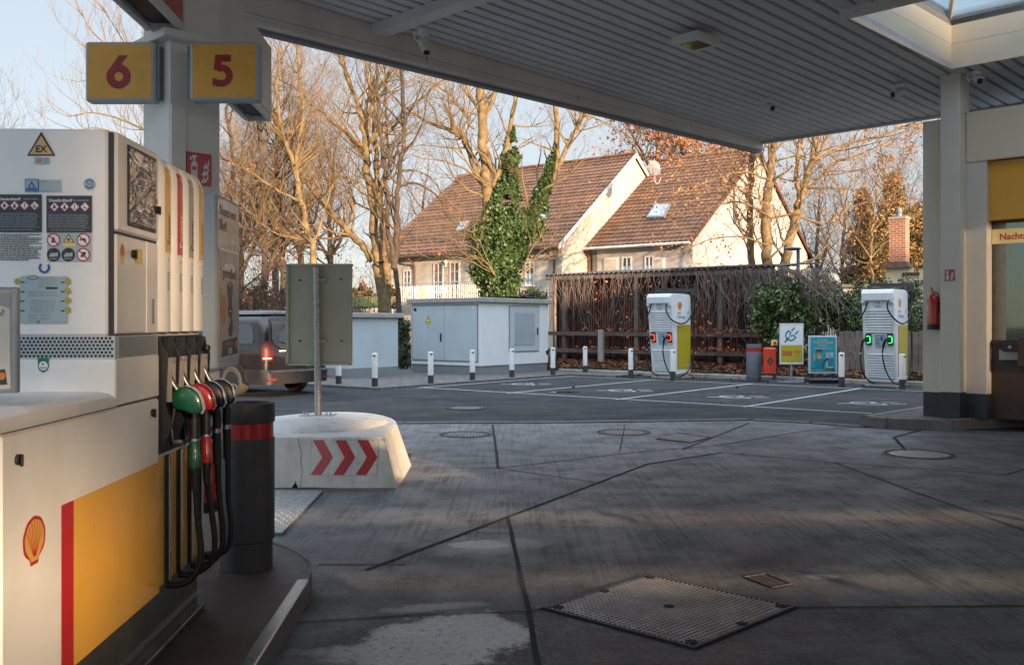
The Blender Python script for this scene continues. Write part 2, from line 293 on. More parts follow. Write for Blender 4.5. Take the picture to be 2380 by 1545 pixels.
# tread plate
# ---------------------------------------------------------------- mesh builder
BASE = {}
class MB:
    def __init__(s): s.v = []; s.f = []; s.m = []; s.mats = []; s.s = []
    def add(s, vs, fs, mat, smooth=False):
        if isinstance(mat, str): mat = M[mat]
        if mat not in s.mats: s.mats.append(mat)
        k = s.mats.index(mat); o = len(s.v)
        s.v.extend(vs); s.f.extend([tuple(i+o for i in f) for f in fs]); s.m.extend([k]*len(fs)); s.s.extend([smooth]*len(fs)); return s
    def box(s, x0, x1, y0, y1, z0, z1, mat, b=0):
        lo = (min(x0, x1), min(y0, y1), min(z0, z1)); hi = (max(x0, x1), max(y0, y1), max(z0, z1))
        b = min(b, .49*min(hi[i]-lo[i] for i in range(3)))
        if b <= 0:
            vs = [(a, c, d) for a in (lo[0], hi[0]) for c in (lo[1], hi[1]) for d in (lo[2], hi[2])]
            return s.add(vs, [(0, 1, 3, 2), (4, 6, 7, 5), (0, 4, 5, 1), (2, 3, 7, 6), (0, 2, 6, 4), (1, 5, 7, 3)], mat)
        vs = []; ix = {}
        for c in [(i, j, k) for i in (0, 1) for j in (0, 1) for k in (0, 1)]:
            for a in range(3):
                p = [0, 0, 0]
                for q in range(3):
                    full = hi[q] if c[q] else lo[q]
                    p[q] = full if q == a else (full-b if c[q] else full+b)
                ix[c, a] = len(vs); vs.append(tuple(p))
        fs = []
        for a in range(3):
            o = [q for q in range(3) if q != a]
            for sg in (0, 1):
                cs = []
                for (i, j) in ((0, 0), (1, 0), (1, 1), (0, 1)):
                    c = [0, 0, 0]; c[a] = sg; c[o[0]] = i; c[o[1]] = j; cs.append(ix[tuple(c), a])
                n = (a == 1) ^ (sg == 0)
                fs.append(tuple(reversed(cs)) if n else tuple(cs))
        for a in range(3):
            for q in range(a+1, 3):
                o = 3-a-q
                for sa in (0, 1):
                    for sq in (0, 1):
                        c1 = [0]*3; c1[a] = sa; c1[q] = sq; c1[o] = 0; c2 = list(c1); c2[o] = 1; c1 = tuple(c1); c2 = tuple(c2)
                        fs.append((ix[c1, a], ix[c1, q], ix[c2, q], ix[c2, a]))
        for c in [(i, j, k) for i in (0, 1) for j in (0, 1) for k in (0, 1)]: fs.append((ix[c, 0], ix[c, 1], ix[c, 2]))
        return s.add(vs, fs, mat)
    def tube(s, pts, r, n, mat, cap=True, smooth=True):
        pts = [Vector(p) for p in pts]
        if not hasattr(r, '__len__'): r = [r]*len(pts)
        vs = []; up = None
        for i, p in enumerate(pts):
            d = (pts[min(i+1, len(pts)-1)]-pts[max(i-1, 0)])
            d = d.normalized() if d.length > 1e-9 else Vector((0, 0, 1))
            if up is None: up = Vector((1, 0, 0)) if abs(d.x) < .8 else Vector((0, 1, 0))
            a = (up-d*up.dot(d)); a = a.normalized() if a.length > 1e-6 else d.orthogonal().normalized(); up = a; b = d.cross(a)
            for k in range(n):
                q = 2*pi*k/n; vs.append(tuple(p+a*(cos(q)*r[i])+b*(sin(q)*r[i])))
        fs = [(i*n+k, i*n+(k+1) % n, (i+1)*n+(k+1) % n, (i+1)*n+k) for i in range(len(pts)-1) for k in range(n)]
        if cap: fs += [tuple(range(n-1, -1, -1)), tuple(range((len(pts)-1)*n, len(pts)*n))]
        return s.add(vs, fs, mat, smooth)
    def lathe(s, c, prof, n, mat, smooth=True):
        vs = [(c[0]+r*cos(2*pi*k/n), c[1]+r*sin(2*pi*k/n), c[2]+z) for r, z in prof for k in range(n)]
        fs = [(i*n+k, i*n+(k+1) % n, (i+1)*n+(k+1) % n, (i+1)*n+k) for i in range(len(prof)-1) for k in range(n)]
        fs += [tuple(range(n-1, -1, -1)), tuple(range((len(prof)-1)*n, len(prof)*n))]
        return s.add(vs, fs, mat, smooth)
    def prism(s, poly, d, mat, smooth=False):     # poly: 3D ring, extruded by vector d
        n = len(poly); d = Vector(d); vs = [tuple(Vector(p)) for p in poly]+[tuple(Vector(p)+d) for p in poly]
        return s.add(vs, [tuple(range(n-1, -1, -1)), tuple(range(n, 2*n))]+[(i, (i+1) % n, n+(i+1) % n, n+i) for i in range(n)], mat, smooth)
    def grid(s, rows, mat, smooth=True):
        n = len(rows[0]); vs = [tuple(p) for r in rows for p in r]
        return s.add(vs, [(i*n+k, i*n+k+1, (i+1)*n+k+1, (i+1)*n+k) for i in range(len(rows)-1) for k in range(n-1)], mat, smooth)
    # flat artwork on a plane
    def flat(s, pl, pts, lift, mat): return s.add([tuple(pl(x, y, lift)) for x, y in pts], [tuple(range(len(pts)))], mat)
    def rect(s, pl, x0, x1, y0, y1, lift, mat): return s.flat(pl, [(x0, y0), (x1, y0), (x1, y1), (x0, y1)], lift, mat)
    def disc(s, pl, x, y, rx, ry, lift, mat, n=20): return s.flat(pl, [(x+rx*cos(2*pi*k/n), y+ry*sin(2*pi*k/n)) for k in range(n)], lift, mat)
    def ring(s, pl, x, y, r0, r1, lift, mat, a0=0, a1=360, n=24, sy=1):
        q = [radians(a0+(a1-a0)*k/n) for k in range(n+1)]
        vs = [tuple(pl(x+r*cos(a), y+r*sy*sin(a), lift)) for a in q for r in (r0, r1)]
        return s.add(vs, [(2*k, 2*k+1, 2*k+3, 2*k+2) for k in range(n)], mat)
    def stroke(s, pl, pts, wd, lift, mat):
        vs = []; n = len(pts)
        for i in range(n):
            a = Vector(pts[max(i-1, 0)]); b = Vector(pts[min(i+1, n-1)]); d = (b-a).normalized(); o = Vector((-d.y, d.x))*wd/2
            p = Vector(pts[i]); vs += [tuple(pl(*(p+o), lift)), tuple(pl(*(p-o), lift))]
        return s.add(vs, [(2*i, 2*i+1, 2*i+3, 2*i+2) for i in range(n-1)], mat)
    def text(s, pl, txt, x, y, size, lift, mat, off=0, align='LEFT', sx=1, rot=0):
        vs, fs = text_geo(txt, off, align)
        c, d = cos(rot), sin(rot)
        return s.add([tuple(pl(x+(a*sx*c-b*d)*size, y+(a*sx*d+b*c)*size, lift)) for a, b in vs], fs, mat)
    def done(s, name, base=(0, 0, 0)):
        me = bpy.data.meshes.new(name)
        bx, by, bz = base
        me.from_pydata([(v[0]-bx, v[1]-by, v[2]-bz) for v in s.v], [], s.f)
        for mt in s.mats: me.materials.append(mt)
        me.polygons.foreach_set('material_index', s.m); me.polygons.foreach_set('use_smooth', s.s)
        me.update()
        if any(s.s): me.set_sharp_from_angle(angle=radians(38))
        return me
TG = {}
def text_geo(txt, off, align):
    k = (txt, off, align)
    if k not in TG:
        cu = bpy.data.curves.new('t', 'FONT'); cu.body = txt; cu.offset = off; cu.align_x = align; cu.resolution_u = 2
        ob = bpy.data.objects.new('t', cu); me = bpy.data.meshes.new_from_object(ob)
        TG[k] = ([(v.co.x, v.co.y) for v in me.vertices], [tuple(p.vertices) for p in me.polygons])
        bpy.data.objects.remove(ob); bpy.data.meshes.remove(me); bpy.data.curves.remove(cu)
    return TG[k]
def props(o, label=None, cat=None, group=None, kind=None):
    if label: o['label'] = label
    if cat: o['category'] = cat
    if group: o['group'] = group
    if kind: o['kind'] = kind
    return o
def thing(name, label, cat, fr, base, group=None):
    o = bpy.data.objects.new(name, None); COL.objects.link(o); o.empty_display_size = .2
    o.rotation_euler = (0, 0, radians(fr)); o.location = f2w(base, fr); BASE[o.name] = tuple(base)
    return props(o, label, cat, group)
def part(mb, name, par, label=None, kind=None):
    base = BASE[par.name]
    o = bpy.data.objects.new(name, mb.done(name, base)); COL.objects.link(o); o.parent = par; BASE[o.name] = base
    return props(o, label, None, None, kind)
def solo(mb, name, label, cat, fr=W, base=(0, 0, 0), group=None, kind=None):
    o = bpy.data.objects.new(name, mb.done(name, base)); COL.objects.link(o)
    o.rotation_euler = (0, 0, radians(fr)); o.location = f2w(base, fr); BASE[o.name] = tuple(base)
    return props(o, label, cat, group, kind)
def struct(mb, name, fr=W): return solo(mb, name, None, None, fr, kind='structure')
def copy_tree(o, par=None):
    c = o.copy(); COL.objects.link(c); c.parent = par
    for ch in o.children: copy_tree(ch, c)
    return c
# planes for artwork: return f(x, y, lift) where x, y are picture measures or metres
def plx(fr, ax, val, sgn):      # x, y are measured picture positions on the plane ax=val
    def f(x, y, l): p = hit(x, y, fr, ax, val); p[ax] += sgn*l; return p
    return f
def plm(o, ex, ey):             # metres
    o, ex, ey = Vector(o), Vector(ex), Vector(ey); n = ex.cross(ey)
    return lambda x, y, l: o+ex*x+ey*y+n*l
def pecten(mb, pl, cx, cy, r, lift, dy=1):      # the yellow and red scallop emblem
    def outl(k):
        pts = []
        for i in range(0, 33):
            a = radians(-42+264*i/32); q = 1+.035*abs(sin(i*pi/4.6))
            pts.append((cx+r*k*q*cos(a)*1.04, cy+dy*r*(k*q*sin(a)*.95+.08)))
        pts += [(cx-r*.42*k, cy-dy*r*(.78)), (cx-r*.38*k, cy-dy*r*(1.02*k)), (cx+r*.38*k, cy-dy*r*(1.02*k)), (cx+r*.42*k, cy-dy*r*(.78))]
        return pts
    mb.flat(pl, outl(1), lift, 'red'); mb.flat(pl, outl(.84), lift+.0006, 'gold')
    for a in (-62, -41, -20, 0, 20, 41, 62):
        q = radians(90+a)
        mb.stroke(pl, [(cx+r*.10*sin(-radians(a)), cy-dy*r*.66), (cx+r*.80*cos(q), cy+dy*(r*.76*sin(q)+r*.08))], r*.055, lift+.0012, 'red')
def plug(mb, pl, cx, cy, r, lift, mat, wd, dy=1, rot=0):      # charging plug pictogram
    def R(p):
        x, y = p; c, s_ = cos(rot), sin(rot); return (cx+r*(x*c-y*s_), cy+dy*r*(x*s_+y*c))
    arc = [(-.1+.62*cos(radians(a))*1.0, .62*sin(radians(a))) for a in range(90, 271, 15)]
    mb.stroke(pl, [R(p) for p in [(.15, .62)]+arc+[(.15, -.62)]], wd, lift, mat)
    mb.stroke(pl, [R(p) for p in [(.15, .70), (.22, .25), (-.12, .1), (.0, 0), (-.12, -.1), (.22, -.25), (.15, -.70)]], wd, lift, mat)
    mb.stroke(pl, [R((-1.25, 0)), R((-.25, 0))], wd, lift, mat)
    mb.stroke(pl, [R((.45, .32)), R((1.0, .32))], wd, lift, mat); mb.stroke(pl, [R((.45, -.32)), R((1.0, -.32))], wd, lift, mat)
def lines(mb, pl, x0, x1, y0, y1, n, lift, mat, th=.4, seed=1):     # rows of tiny unreadable print
    rr = random.Random(seed); st = (y1-y0)/n
    for i in range(n):
        y = y0+st*(i+.5); e = x1-(x1-x0)*rr.choice([0, .02, .05, .3, .1]); x = x0
        while x < e-abs(x1-x0)*.02:
            w_ = min((x1-x0)*rr.uniform(.03, .13), e-x); mb.rect(pl, x, x+w_, y-st*th/2, y+st*th/2, lift, mat); x += w_+(x1-x0)*.014
M['island'] = pm('island_concrete', (.085, .062, .052), .55, var=.25, scale=3, bump=.3, bscale=90, dirt=.4, dcol=(.035, .03, .028))
# ================================================================ setting
mb = MB(); R_ = 320
mb.add([(-R_, -R_, 0), (R_, -R_, 0), (R_, R_, 0), (-R_, R_, 0)], [(0, 1, 2, 3)], 'ground'); struct(mb, 'ground')
FL = lambda p: f2w(p, P)
mb = MB()
def kp(p, q, z=0): v = f2w((p, q, z), P); return (v.x, v.y, z)
mb.add([kp(-60, -20, .004), kp(40, -20, .004), kp(40, 23.95, .004), kp(-24, 23.95, .004), kp(-24, 40, .004), kp(-60, 40, .004)], [(0, 1, 2, 3, 4, 5)], 'asphalt'); struct(mb, 'road')
mb = MB()
edge = [(-16, 13.1), tuple(G(300, 987)[:2]), tuple(G(940, 986)[:2]), tuple(G(1330, 984)[:2]), tuple(G(1745, 978)[:2]), tuple(G(1880, 985)[:2]), tuple(G(2010, 995)[:2]), (9.5, 12.5), (22, -3), (22, -14), (-16, -14)]
mb.add([(x, y, .008) for x, y in edge], [tuple(range(len(edge)))], 'conc'); struct(mb, 'forecourt_ground')
# gutter stones along the edge of the concrete
mb = MB(); gs = [Vector((*p, 0)) for p in edge[1:7]]
for a, b in zip(gs, gs[1:]):
    n = max(1, round((b-a).length/1.0)); d = (b-a)/n; o = Vector((-d.y, d.x, 0)).normalized()
    for i in range(n):
        s0 = a+d*(i+.012); s1 = a+d*(i+.988)
        ring_ = [s0-o*.02, s1-o*.02, s1+o*.22, s0+o*.22]
        mb.prism([(v.x, v.y, .002) for v in ring_], (0, 0, .018+.004*random.random()), 'gutterstone')
struct(mb, 'gutter_kerb')
# joints
mb = MB(); zi = [0]
def ribbon(mb, pxs, wd, mat, z0=.012, px=True, fn=None):
    pts = [G(*p) if px else Vector((*p, 0)) for p in pxs]; z = z0+.0002*(zi[0] % 18); zi[0] += 1
    fine = []
    for a, b in zip(pts, pts[1:]):
        n = max(1, int((b-a).length/.25))
        for i in range(n): fine.append(a.lerp(b, i/n))
    fine.append(pts[-1]); vs = []
    for i, p in enumerate(fine):
        d = (fine[min(i+1, len(fine)-1)]-fine[max(i-1, 0)]).normalized(); o = Vector((-d.y, d.x, 0))*wd*.5*random.uniform(.88, 1.1)
        j = o.normalized()*random.uniform(-1, 1)*.003
        vs += [tuple(p+o+j+Vector((0, 0, z))), tuple(p-o+j+Vector((0, 0, z)))]
    mb.add(vs, [(2*i, 2*i+1, 2*i+3, 2*i+2) for i in range(len(fine)-1)], mat)
for pts, wd in [([(850, 1328), (1190, 1200), (1505, 1080), (1680, 1053)], .030), ([(1680, 1053), (1940, 1077), (2340, 1105), (2400, 1086)], .02),
    ([(1180, 1203), (1228, 1420), (1252, 1560)], .024), ([(740, 1315), (945, 1315)], .012), ([(690, 1450), (980, 1432), (1222, 1425), (1266, 1418)], .010),
    ([(1850, 1415), (2100, 1414), (2400, 1412)], .014), ([(1145, 988), (1158, 1090)], .03), ([(1158, 1090), (1500, 1050), (1660, 1038), (1890, 1000), (1990, 994)], .016),
    ([(1158, 1090), (1385, 1123)], .014), ([(935, 1090), (1158, 1090)], .014), ([(936, 1090), (950, 1056)], .06), ([(918, 1061), (1150, 1062)], .012),
    ([(1940, 1077), (2110, 1140), (2400, 1242)], .012), ([(1585, 1047), (1742, 984)], .016), ([(2106, 1049), (2078, 1018), (2150, 998)], .035), ([(2130, 1015), (2250, 1022), (2400, 1031)], .014),
    ([(1105, 1242), (1186, 1243)], .01), ([(1440, 1050), (1452, 990)], .010)]:
    ribbon(mb, pts, wd*.95+.004, 'seal')
struct(mb, 'ground_joint_lines')
# bays
mb = MB(); z = .008
def pline(p0, q0, p1, q1, wd, zz):
    a, b = Vector((p0, q0, 0)), Vector((p1, q1, 0)); d = (b-a).normalized(); o = Vector((-d.y, d.x, 0))*wd/2
    mb.add([tuple(f2w(v, P))[:2]+(zz,) for v in (a+o, b+o, b-o, a-o)], [(0, 1, 2, 3)], 'linew')
pline(-15.6, 16.15, -5.2, 16.15, .09, .0082); pline(-15.6, 22.15, -4.0, 22.15, .09, .0082)
for i, p in enumerate((-15.54, -12.85, -10.1, -7.4)): pline(p, 16.0, p, 22.3, .09, .0086+.0002*i)
for i, (px, py) in enumerate([(1228, 893), (1458, 908), (1720, 923), (2030, 938)]):
    g = G(px, py); pl = lambda x, y, l, g=g: Vector((g.x+x, g.y+y, .0084+l))
    plug(mb, pl, 0, 0, .55, .0003, 'linew', .085, rot=radians(3))
struct(mb, 'road_marking_lines')
M['wet'] = pm('wet_tar', (.006, .007, .009), .04, var=0, spec=.7)
mb = MB(); g = G(1313, 912); mb.add([(g.x+.36*(1+.25*mnoise.noise(Vector((cos(a)*2, sin(a)*2, 5))))*cos(a), g.y+.16*(1+.3*mnoise.noise(Vector((cos(a)*2, sin(a)*2, 9))))*sin(a), .0078) for a in [2*pi*k/30 for k in range(30)]], [tuple(range(30))], 'wet'); struct(mb, 'puddle_water')
# paved strip under the transformer cabins
mb = MB(); 
mb.prism([kp(-15.75, 14.9, .004), kp(-15.75, 22.5, .004), kp(-14.2, 22.5, .004), kp(-14.2, 23.9, .004), kp(-24, 23.9, .004), kp(-24, 14.9, .004)], (0, 0, .05), 'pavers'); struct(mb, 'pavement')
# kerb behind the bays, leaf bank and grass
mb = MB()
for i in range(20):
    p0 = -17.2+i*1.0
    if p0 > 2: break
    low = -8.95 < p0 < -7.7
    mb.box(p0+.008, p0+.992, 23.9, 24.06, -.05, .11+.004*(i % 3), 'concb', .015)
struct(mb, 'kerb', P)
mb = MB(); rows = []
for j in range(9):
    q = 24.06+j*.55; r = []
    for i in range(80):
        p = -23.5+i*.5; h = .09+min(.28, .05*j)+.05*mnoise.noise(Vector((p, q, 0))*.8)
        r.append((p, q, h if j else .08))
    rows.append(r)
rows.append([(r[0], r[1]+.4, -.02) for r in rows[-1]])
mb.grid(rows, 'soil'); struct(mb, 'soil_bank_ground', P)
def scatter(mb, n, fn, size, mat, up=None, asp=.7, rr=random):      # many small folded leaf faces
    vs, fs = [], []
    for _ in range(n):
        c = fn()
        if c is None: continue
        c = Vector(c); s_ = size*rr.uniform(.6, 1.3)
        d = Vector((rr.gauss(0, 1), rr.gauss(0, 1), rr.gauss(0, 1)*(.35 if up else 1))).normalized()
        e = d.cross(Vector((rr.gauss(0, 1), rr.gauss(0, 1), rr.gauss(0, 1)))).normalized()
        if up: e = (e+Vector((0, 0, 0))); e.z *= .4; e = e.normalized()
        a = d*s_*.5; b = e*s_*.5*asp; o = len(vs)
        vs += [tuple(c-a), tuple(c+b), tuple(c+a), tuple(c-b)]; fs.append((o, o+1, o+2, o+3))
    mb.add(vs, fs, mat); return mb
mb = MB(); rr = random.Random(3)
def lf():
    p = rr.uniform(-19, 3); q = 24.1+abs(rr.gauss(0, 1.1))+rr.random()*.8
    if q > 28.2: return None
    h = .09+min(.28, .05*(q-24.06)/.55)
    return (p, q, h+.03+.05*rr.random())
scatter(mb, 15000, lf, .16, 'leafg', up=True)
def lf2():
    p = rr.uniform(-13.5, -1); q = rr.uniform(22.2, 23.9) if rr.random() < .8 else rr.uniform(16, 23)
    return (p, q, .02)
scatter(mb, 60, lf2, .09, 'leafg', up=True)
solo(mb, 'fallen_leaves', None, None, P, kind='stuff')
mb = MB(); vs = []; fs = []
for _ in range(12000):
    p = rr.uniform(-18, 3); q = 24.08+abs(rr.gauss(0, .55)); h = .10+min(.28, .05*(q-24.06)/.55); a = rr.uniform(0, 6.28); l = rr.uniform(.04, .13); o = len(vs); b_ = rr.uniform(-.05, .05)
    if mnoise.noise(Vector((p*.7, q, 3))) < -.12: continue
    vs += [(p-.012*cos(a), q-.012*sin(a), h-.02), (p+.012*cos(a), q+.012*sin(a), h-.02), (p+b_, q+b_, h+l)]; fs.append((o, o+1, o+2))
mb.add(vs, fs, 'grassm'); solo(mb, 'grass', None, None, P, kind='stuff')

# manholes, hatches, grates
def manhole(px, py, r, label, mat='iron', fill='iron'):
    g = G(px, py); mb = MB()
    for a0, a1, z0, z1 in ((r*.93, r, .010, .016), (r*.80, r*.86, .010, .014)):
        n = 48; vs = [(g.x+q*cos(2*pi*k/n), g.y+q*sin(2*pi*k/n), zz) for q, zz in ((a0, z0), (a0, z1), (a1, z1), (a1, z0)) for k in range(n)]
        mb.add(vs, [(i*n+k, i*n+(k+1) % n, (i+1)*n+(k+1) % n, (i+1)*n+k) for i in range(3) for k in range(n)], mat)
    mb.add([(g.x+r*cos(2*pi*k/40), g.y+r*sin(2*pi*k/40), .0095) for k in range(40)], [tuple(range(40))], 'seal')
    mb.add([(g.x+r*.79*cos(2*pi*k/40), g.y+r*.79*sin(2*pi*k/40), .0115) for k in range(40)], [tuple(range(40))], fill)
    for i in range(-6, 7):
        for j in range(-6, 7):
            x, y = i*r*.12, j*r*.12
            if x*x+y*y < (r*.72)**2: mb.box(g.x+x-r*.035, g.x+x+r*.035, g.y+y-r*.035, g.y+y+r*.035, .011, .0145, 'ironl')
    solo(mb, 'manhole_cover', label, 'manhole cover', W, (g.x, g.y, 0), 'manhole covers in the forecourt and bays')
manhole(1082, 1011, .36, 'manhole cover in the concrete just right of the white barrier block')
manhole(1083, 949, .37, 'manhole cover in the asphalt, the farthest one, beyond the gutter stones')
manhole(1450, 1006, .38, 'dark ringed manhole cover in the concrete left of the slotted drain', fill='rust')
manhole(2136, 1057, .40, 'wide manhole cover with pale centre on the concrete before the kiosk', fill='galv')
def quadmap(c, z0):
    a, b, c_, d = [G(*p) for p in c]
    return lambda s, t, l=0: (a.lerp(b, s)).lerp(d.lerp(c_, s), t)+Vector((0, 0, z0+l))
def hatch(corners, n, name, label, cat, mat, bolts=True, both=True, wd=.0045):
    f = quadmap(corners, .009); mb = MB()
    mb.add([tuple(f(s, t, 0)) for s, t in ((-.02, -.02), (1.02, -.02), (1.02, 1.02), (-.02, 1.02))], [(0, 1, 2, 3)], 'seal')
    mb.add([tuple(f(s, t, .003)) for s, t in ((0, 0), (1, 0), (1, 1), (0, 1))], [(0, 1, 2, 3)], mat)
    for (s0, t0, s1, t1) in ((0, 0, 1, .018), (0, .982, 1, 1), (0, .018, .018, .982), (.982, .018, 1, .982)):
        mb.prism([f(s, t, .003) for s, t in ((s0, t0), (s1, t0), (s1, t1), (s0, t1))], (0, 0, .006), 'iron')
    for i in range(1, n):
        s = .02+.96*i/n
        mb.prism([f(s-wd, .02, .003), f(s+wd, .02, .003), f(s+wd, .98, .003), f(s-wd, .98, .003)], (0, 0, .005), 'ironl')
        if both: mb.prism([f(.02, s-wd, .003), f(.02, s+wd, .003), f(.98, s+wd, .003), f(.98, s-wd, .003)], (0, 0, .0056), 'ironl')
    if bolts:
        for s, t in ((.06, .06), (.94, .06), (.94, .94), (.06, .94), (.5, .04), (.5, .96), (.5, .5)):
            c = f(s, t, .0105); mb.lathe(c, [(.03, -.003), (.03, 0), (.02, .001)], 12, 'seal')
    g = f(.5, .5); solo(mb, name, label, cat, W, (g.x, g.y, 0))
hatch([(1262, 1418), (1505, 1340), (1850, 1415), (1615, 1512)], 30, 'access_hatch', 'large diamond ribbed steel access hatch in the near concrete', 'hatch', 'iron')
hatch([(1728, 1345), (1780, 1338), (1840, 1362), (1795, 1371)], 3, 'hatch_cover', 'small rusty square cover set in the concrete beyond the large hatch', 'hatch', 'rust', False, False, .001)
hatch([(1525, 1022), (1575, 1008), (1650, 1018), (1605, 1031)], 9, 'drain_grate', 'slotted cast iron drain grate beside the manhole cover', 'drain', 'seal', False, False, .022)
f = quadmap([(420, 1240), (560, 1145), (750, 1147), (655, 1247)], .010); mb = MB()
mb.prism([f(s, t) for s, t in ((0, 0), (1, 0), (1, 1), (0, 1))], (0, 0, .02), 'galv')
for i in range(28):
    for j in range(22):
        s, t = (i+.5)/28, (j+.5)/22; h = .3/28
        k = (i+j) % 2
        pts = [f(s-h*(1 if k else .35), t, .02), f(s, t-h*(.35 if k else 1), .02), f(s+h*(1 if k else .35), t, .02), f(s, t+h*(.35 if k else 1), .02)]
        mb.prism(pts, (0, 0, .004), 'galv')
g = f(.5, .5); solo(mb, 'tread_plate', 'studded steel tread plate on the ground between the waste bin and the white barrier', 'steel plate', W, (g.x, g.y, 0))

# ================================================================ canopy
Z0, QC, PC = 5.0, 16.40, -9.58
zs = lambda q: Z0+.023*(QC-q)
K = hit(2211, 160, D, 2, 5.06); pk, qk = K.x, K.y; pw, ql = 5.0, 3.15
can = thing('station_canopy', 'big flat filling station canopy with ribbed metal underside and a roof light', 'canopy', D, (-2, 5, 5))
mb = MB()
def ribs(p0, p1, q0, q1):
    p = p0
    while p < p1-.001:
        e = min(p+.2, p1); xs = [(p, 0), (min(p+.135, e), 0), (min(p+.148, e), .07), (min(p+.187, e), .07), (e, 0)]
        mb.grid([[(x, q, zs(q)+dz) for x, dz in xs] for q in (q0, q1)], 'soffit', False); p += .2
ribs(PC+.02, pk, -1.5, QC); ribs(pk, pk+pw, qk, QC); ribs(pk, pk+pw, -1.5, qk-ql); ribs(pk+pw, 9, -1.5, QC)
part(mb, 'soffit', can)
mb = MB()
for p0, p1, q0, q1 in ((PC-.2, pk, -1.5, QC+.05), (pk, pk+pw, qk, QC+.05), (pk, pk+pw, -1.5, qk-ql), (pk+pw, 9, -1.5, QC+.05)):
    mb.box(p0, p1, q0, q1, 5.66, 5.86, 'grey')
part(mb, 'roof', can)
mb = MB()
mb.box(PC-.16, PC, -1.5, QC+.03, 4.905, 5.65, 'fascia'); mb.box(PC-.20, PC+.012, -1.5, QC+.06, 4.845, 4.905, 'fascia', .01)
mb.box(PC-.20, PC-.09, -1.5, QC+.06, 4.80, 4.842, 'grey')
for q in range(-1, 16, 3): mb.box(PC+.0005, PC+.004, q, q+.008, 4.91, 4.99, 'seal')
mb.box(PC+.0002, PC+.003, -1.5, QC, 4.955, 4.960, 'grey')
part(mb, 'edge_fascia', can)
mb = MB(); mb.box(PC, 9, QC, QC+.03, 4.98, 5.65, 'soffit'); mb.box(PC, 9, QC-.02, QC+.05, 4.955, 4.985, 'soffit', .006); part(mb, 'end_fascia', can)
mb = MB(); qb = 7.12
mb.box(PC, 8, qb, qb+.22, 5.085, 5.10, 'fascia'); mb.box(PC, 8, qb+.10, qb+.115, 5.10, 5.21, 'fascia'); mb.box(PC, 8, qb+.003, qb+.012, 5.10, 5.21, 'soffit')
for i in range(8): mb.box(PC+1.3+i*1.6, PC+1.34+i*1.6, qb+.012, qb+.1, 5.1, 5.2, 'fascia')
part(mb, 'cross_beam', can)
mb = MB()   # roof light: raised kerb of two boards, and glazing
t_ = .025
for z0, z1, o in ((zs(qk)-.005, 5.40, 0), (5.404, 5.74, .012)):
    mb.box(pk-t_+o*0, pk+o*0, qk-ql, qk, z0, z1, 'cream_lit'); mb.box(pk-t_, pk+pw, qk, qk+t_, z0, z1, 'cream_lit')
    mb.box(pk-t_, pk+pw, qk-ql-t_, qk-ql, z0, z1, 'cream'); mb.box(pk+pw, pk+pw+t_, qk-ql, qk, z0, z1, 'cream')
mb.box(pk-.06, pk+pw, qk-ql-.10, qk-ql-.026, zs(qk)-.03, zs(qk)+.16, 'fascia')
sl_ = part(mb, 'skylight_kerb', can)
a_, b_, c_, d_ = pk-.05, pk+pw+.05, qk-ql-.05, qk+.05; m_ = (c_+d_)/2; zr_ = 6.55
sky8 = [(a_, c_, 5.76), (b_, c_, 5.76), (b_, d_, 5.76), (a_, d_, 5.76), (a_+.8, m_, zr_), (b_-.8, m_, zr_)]
mb = MB(); mb.add(sky8, [(0, 1, 5, 4), (2, 3, 4, 5), (3, 0, 4), (1, 2, 5)], 'poly'); part(mb, 'skylight_panel', sl_)
mb = MB(); mb.tube([sky8[3], sky8[4]], .04, 6, 'cream'); mb.tube([sky8[0], sky8[4]], .04, 6, 'cream'); mb.tube([sky8[4], sky8[5]], .04, 6, 'cream'); mb.tube([(pk+2.5, d_, 5.76), (pk+2.5, m_, zr_)], .03, 6, 'cream'); part(mb, 'glazing_bar', sl_)

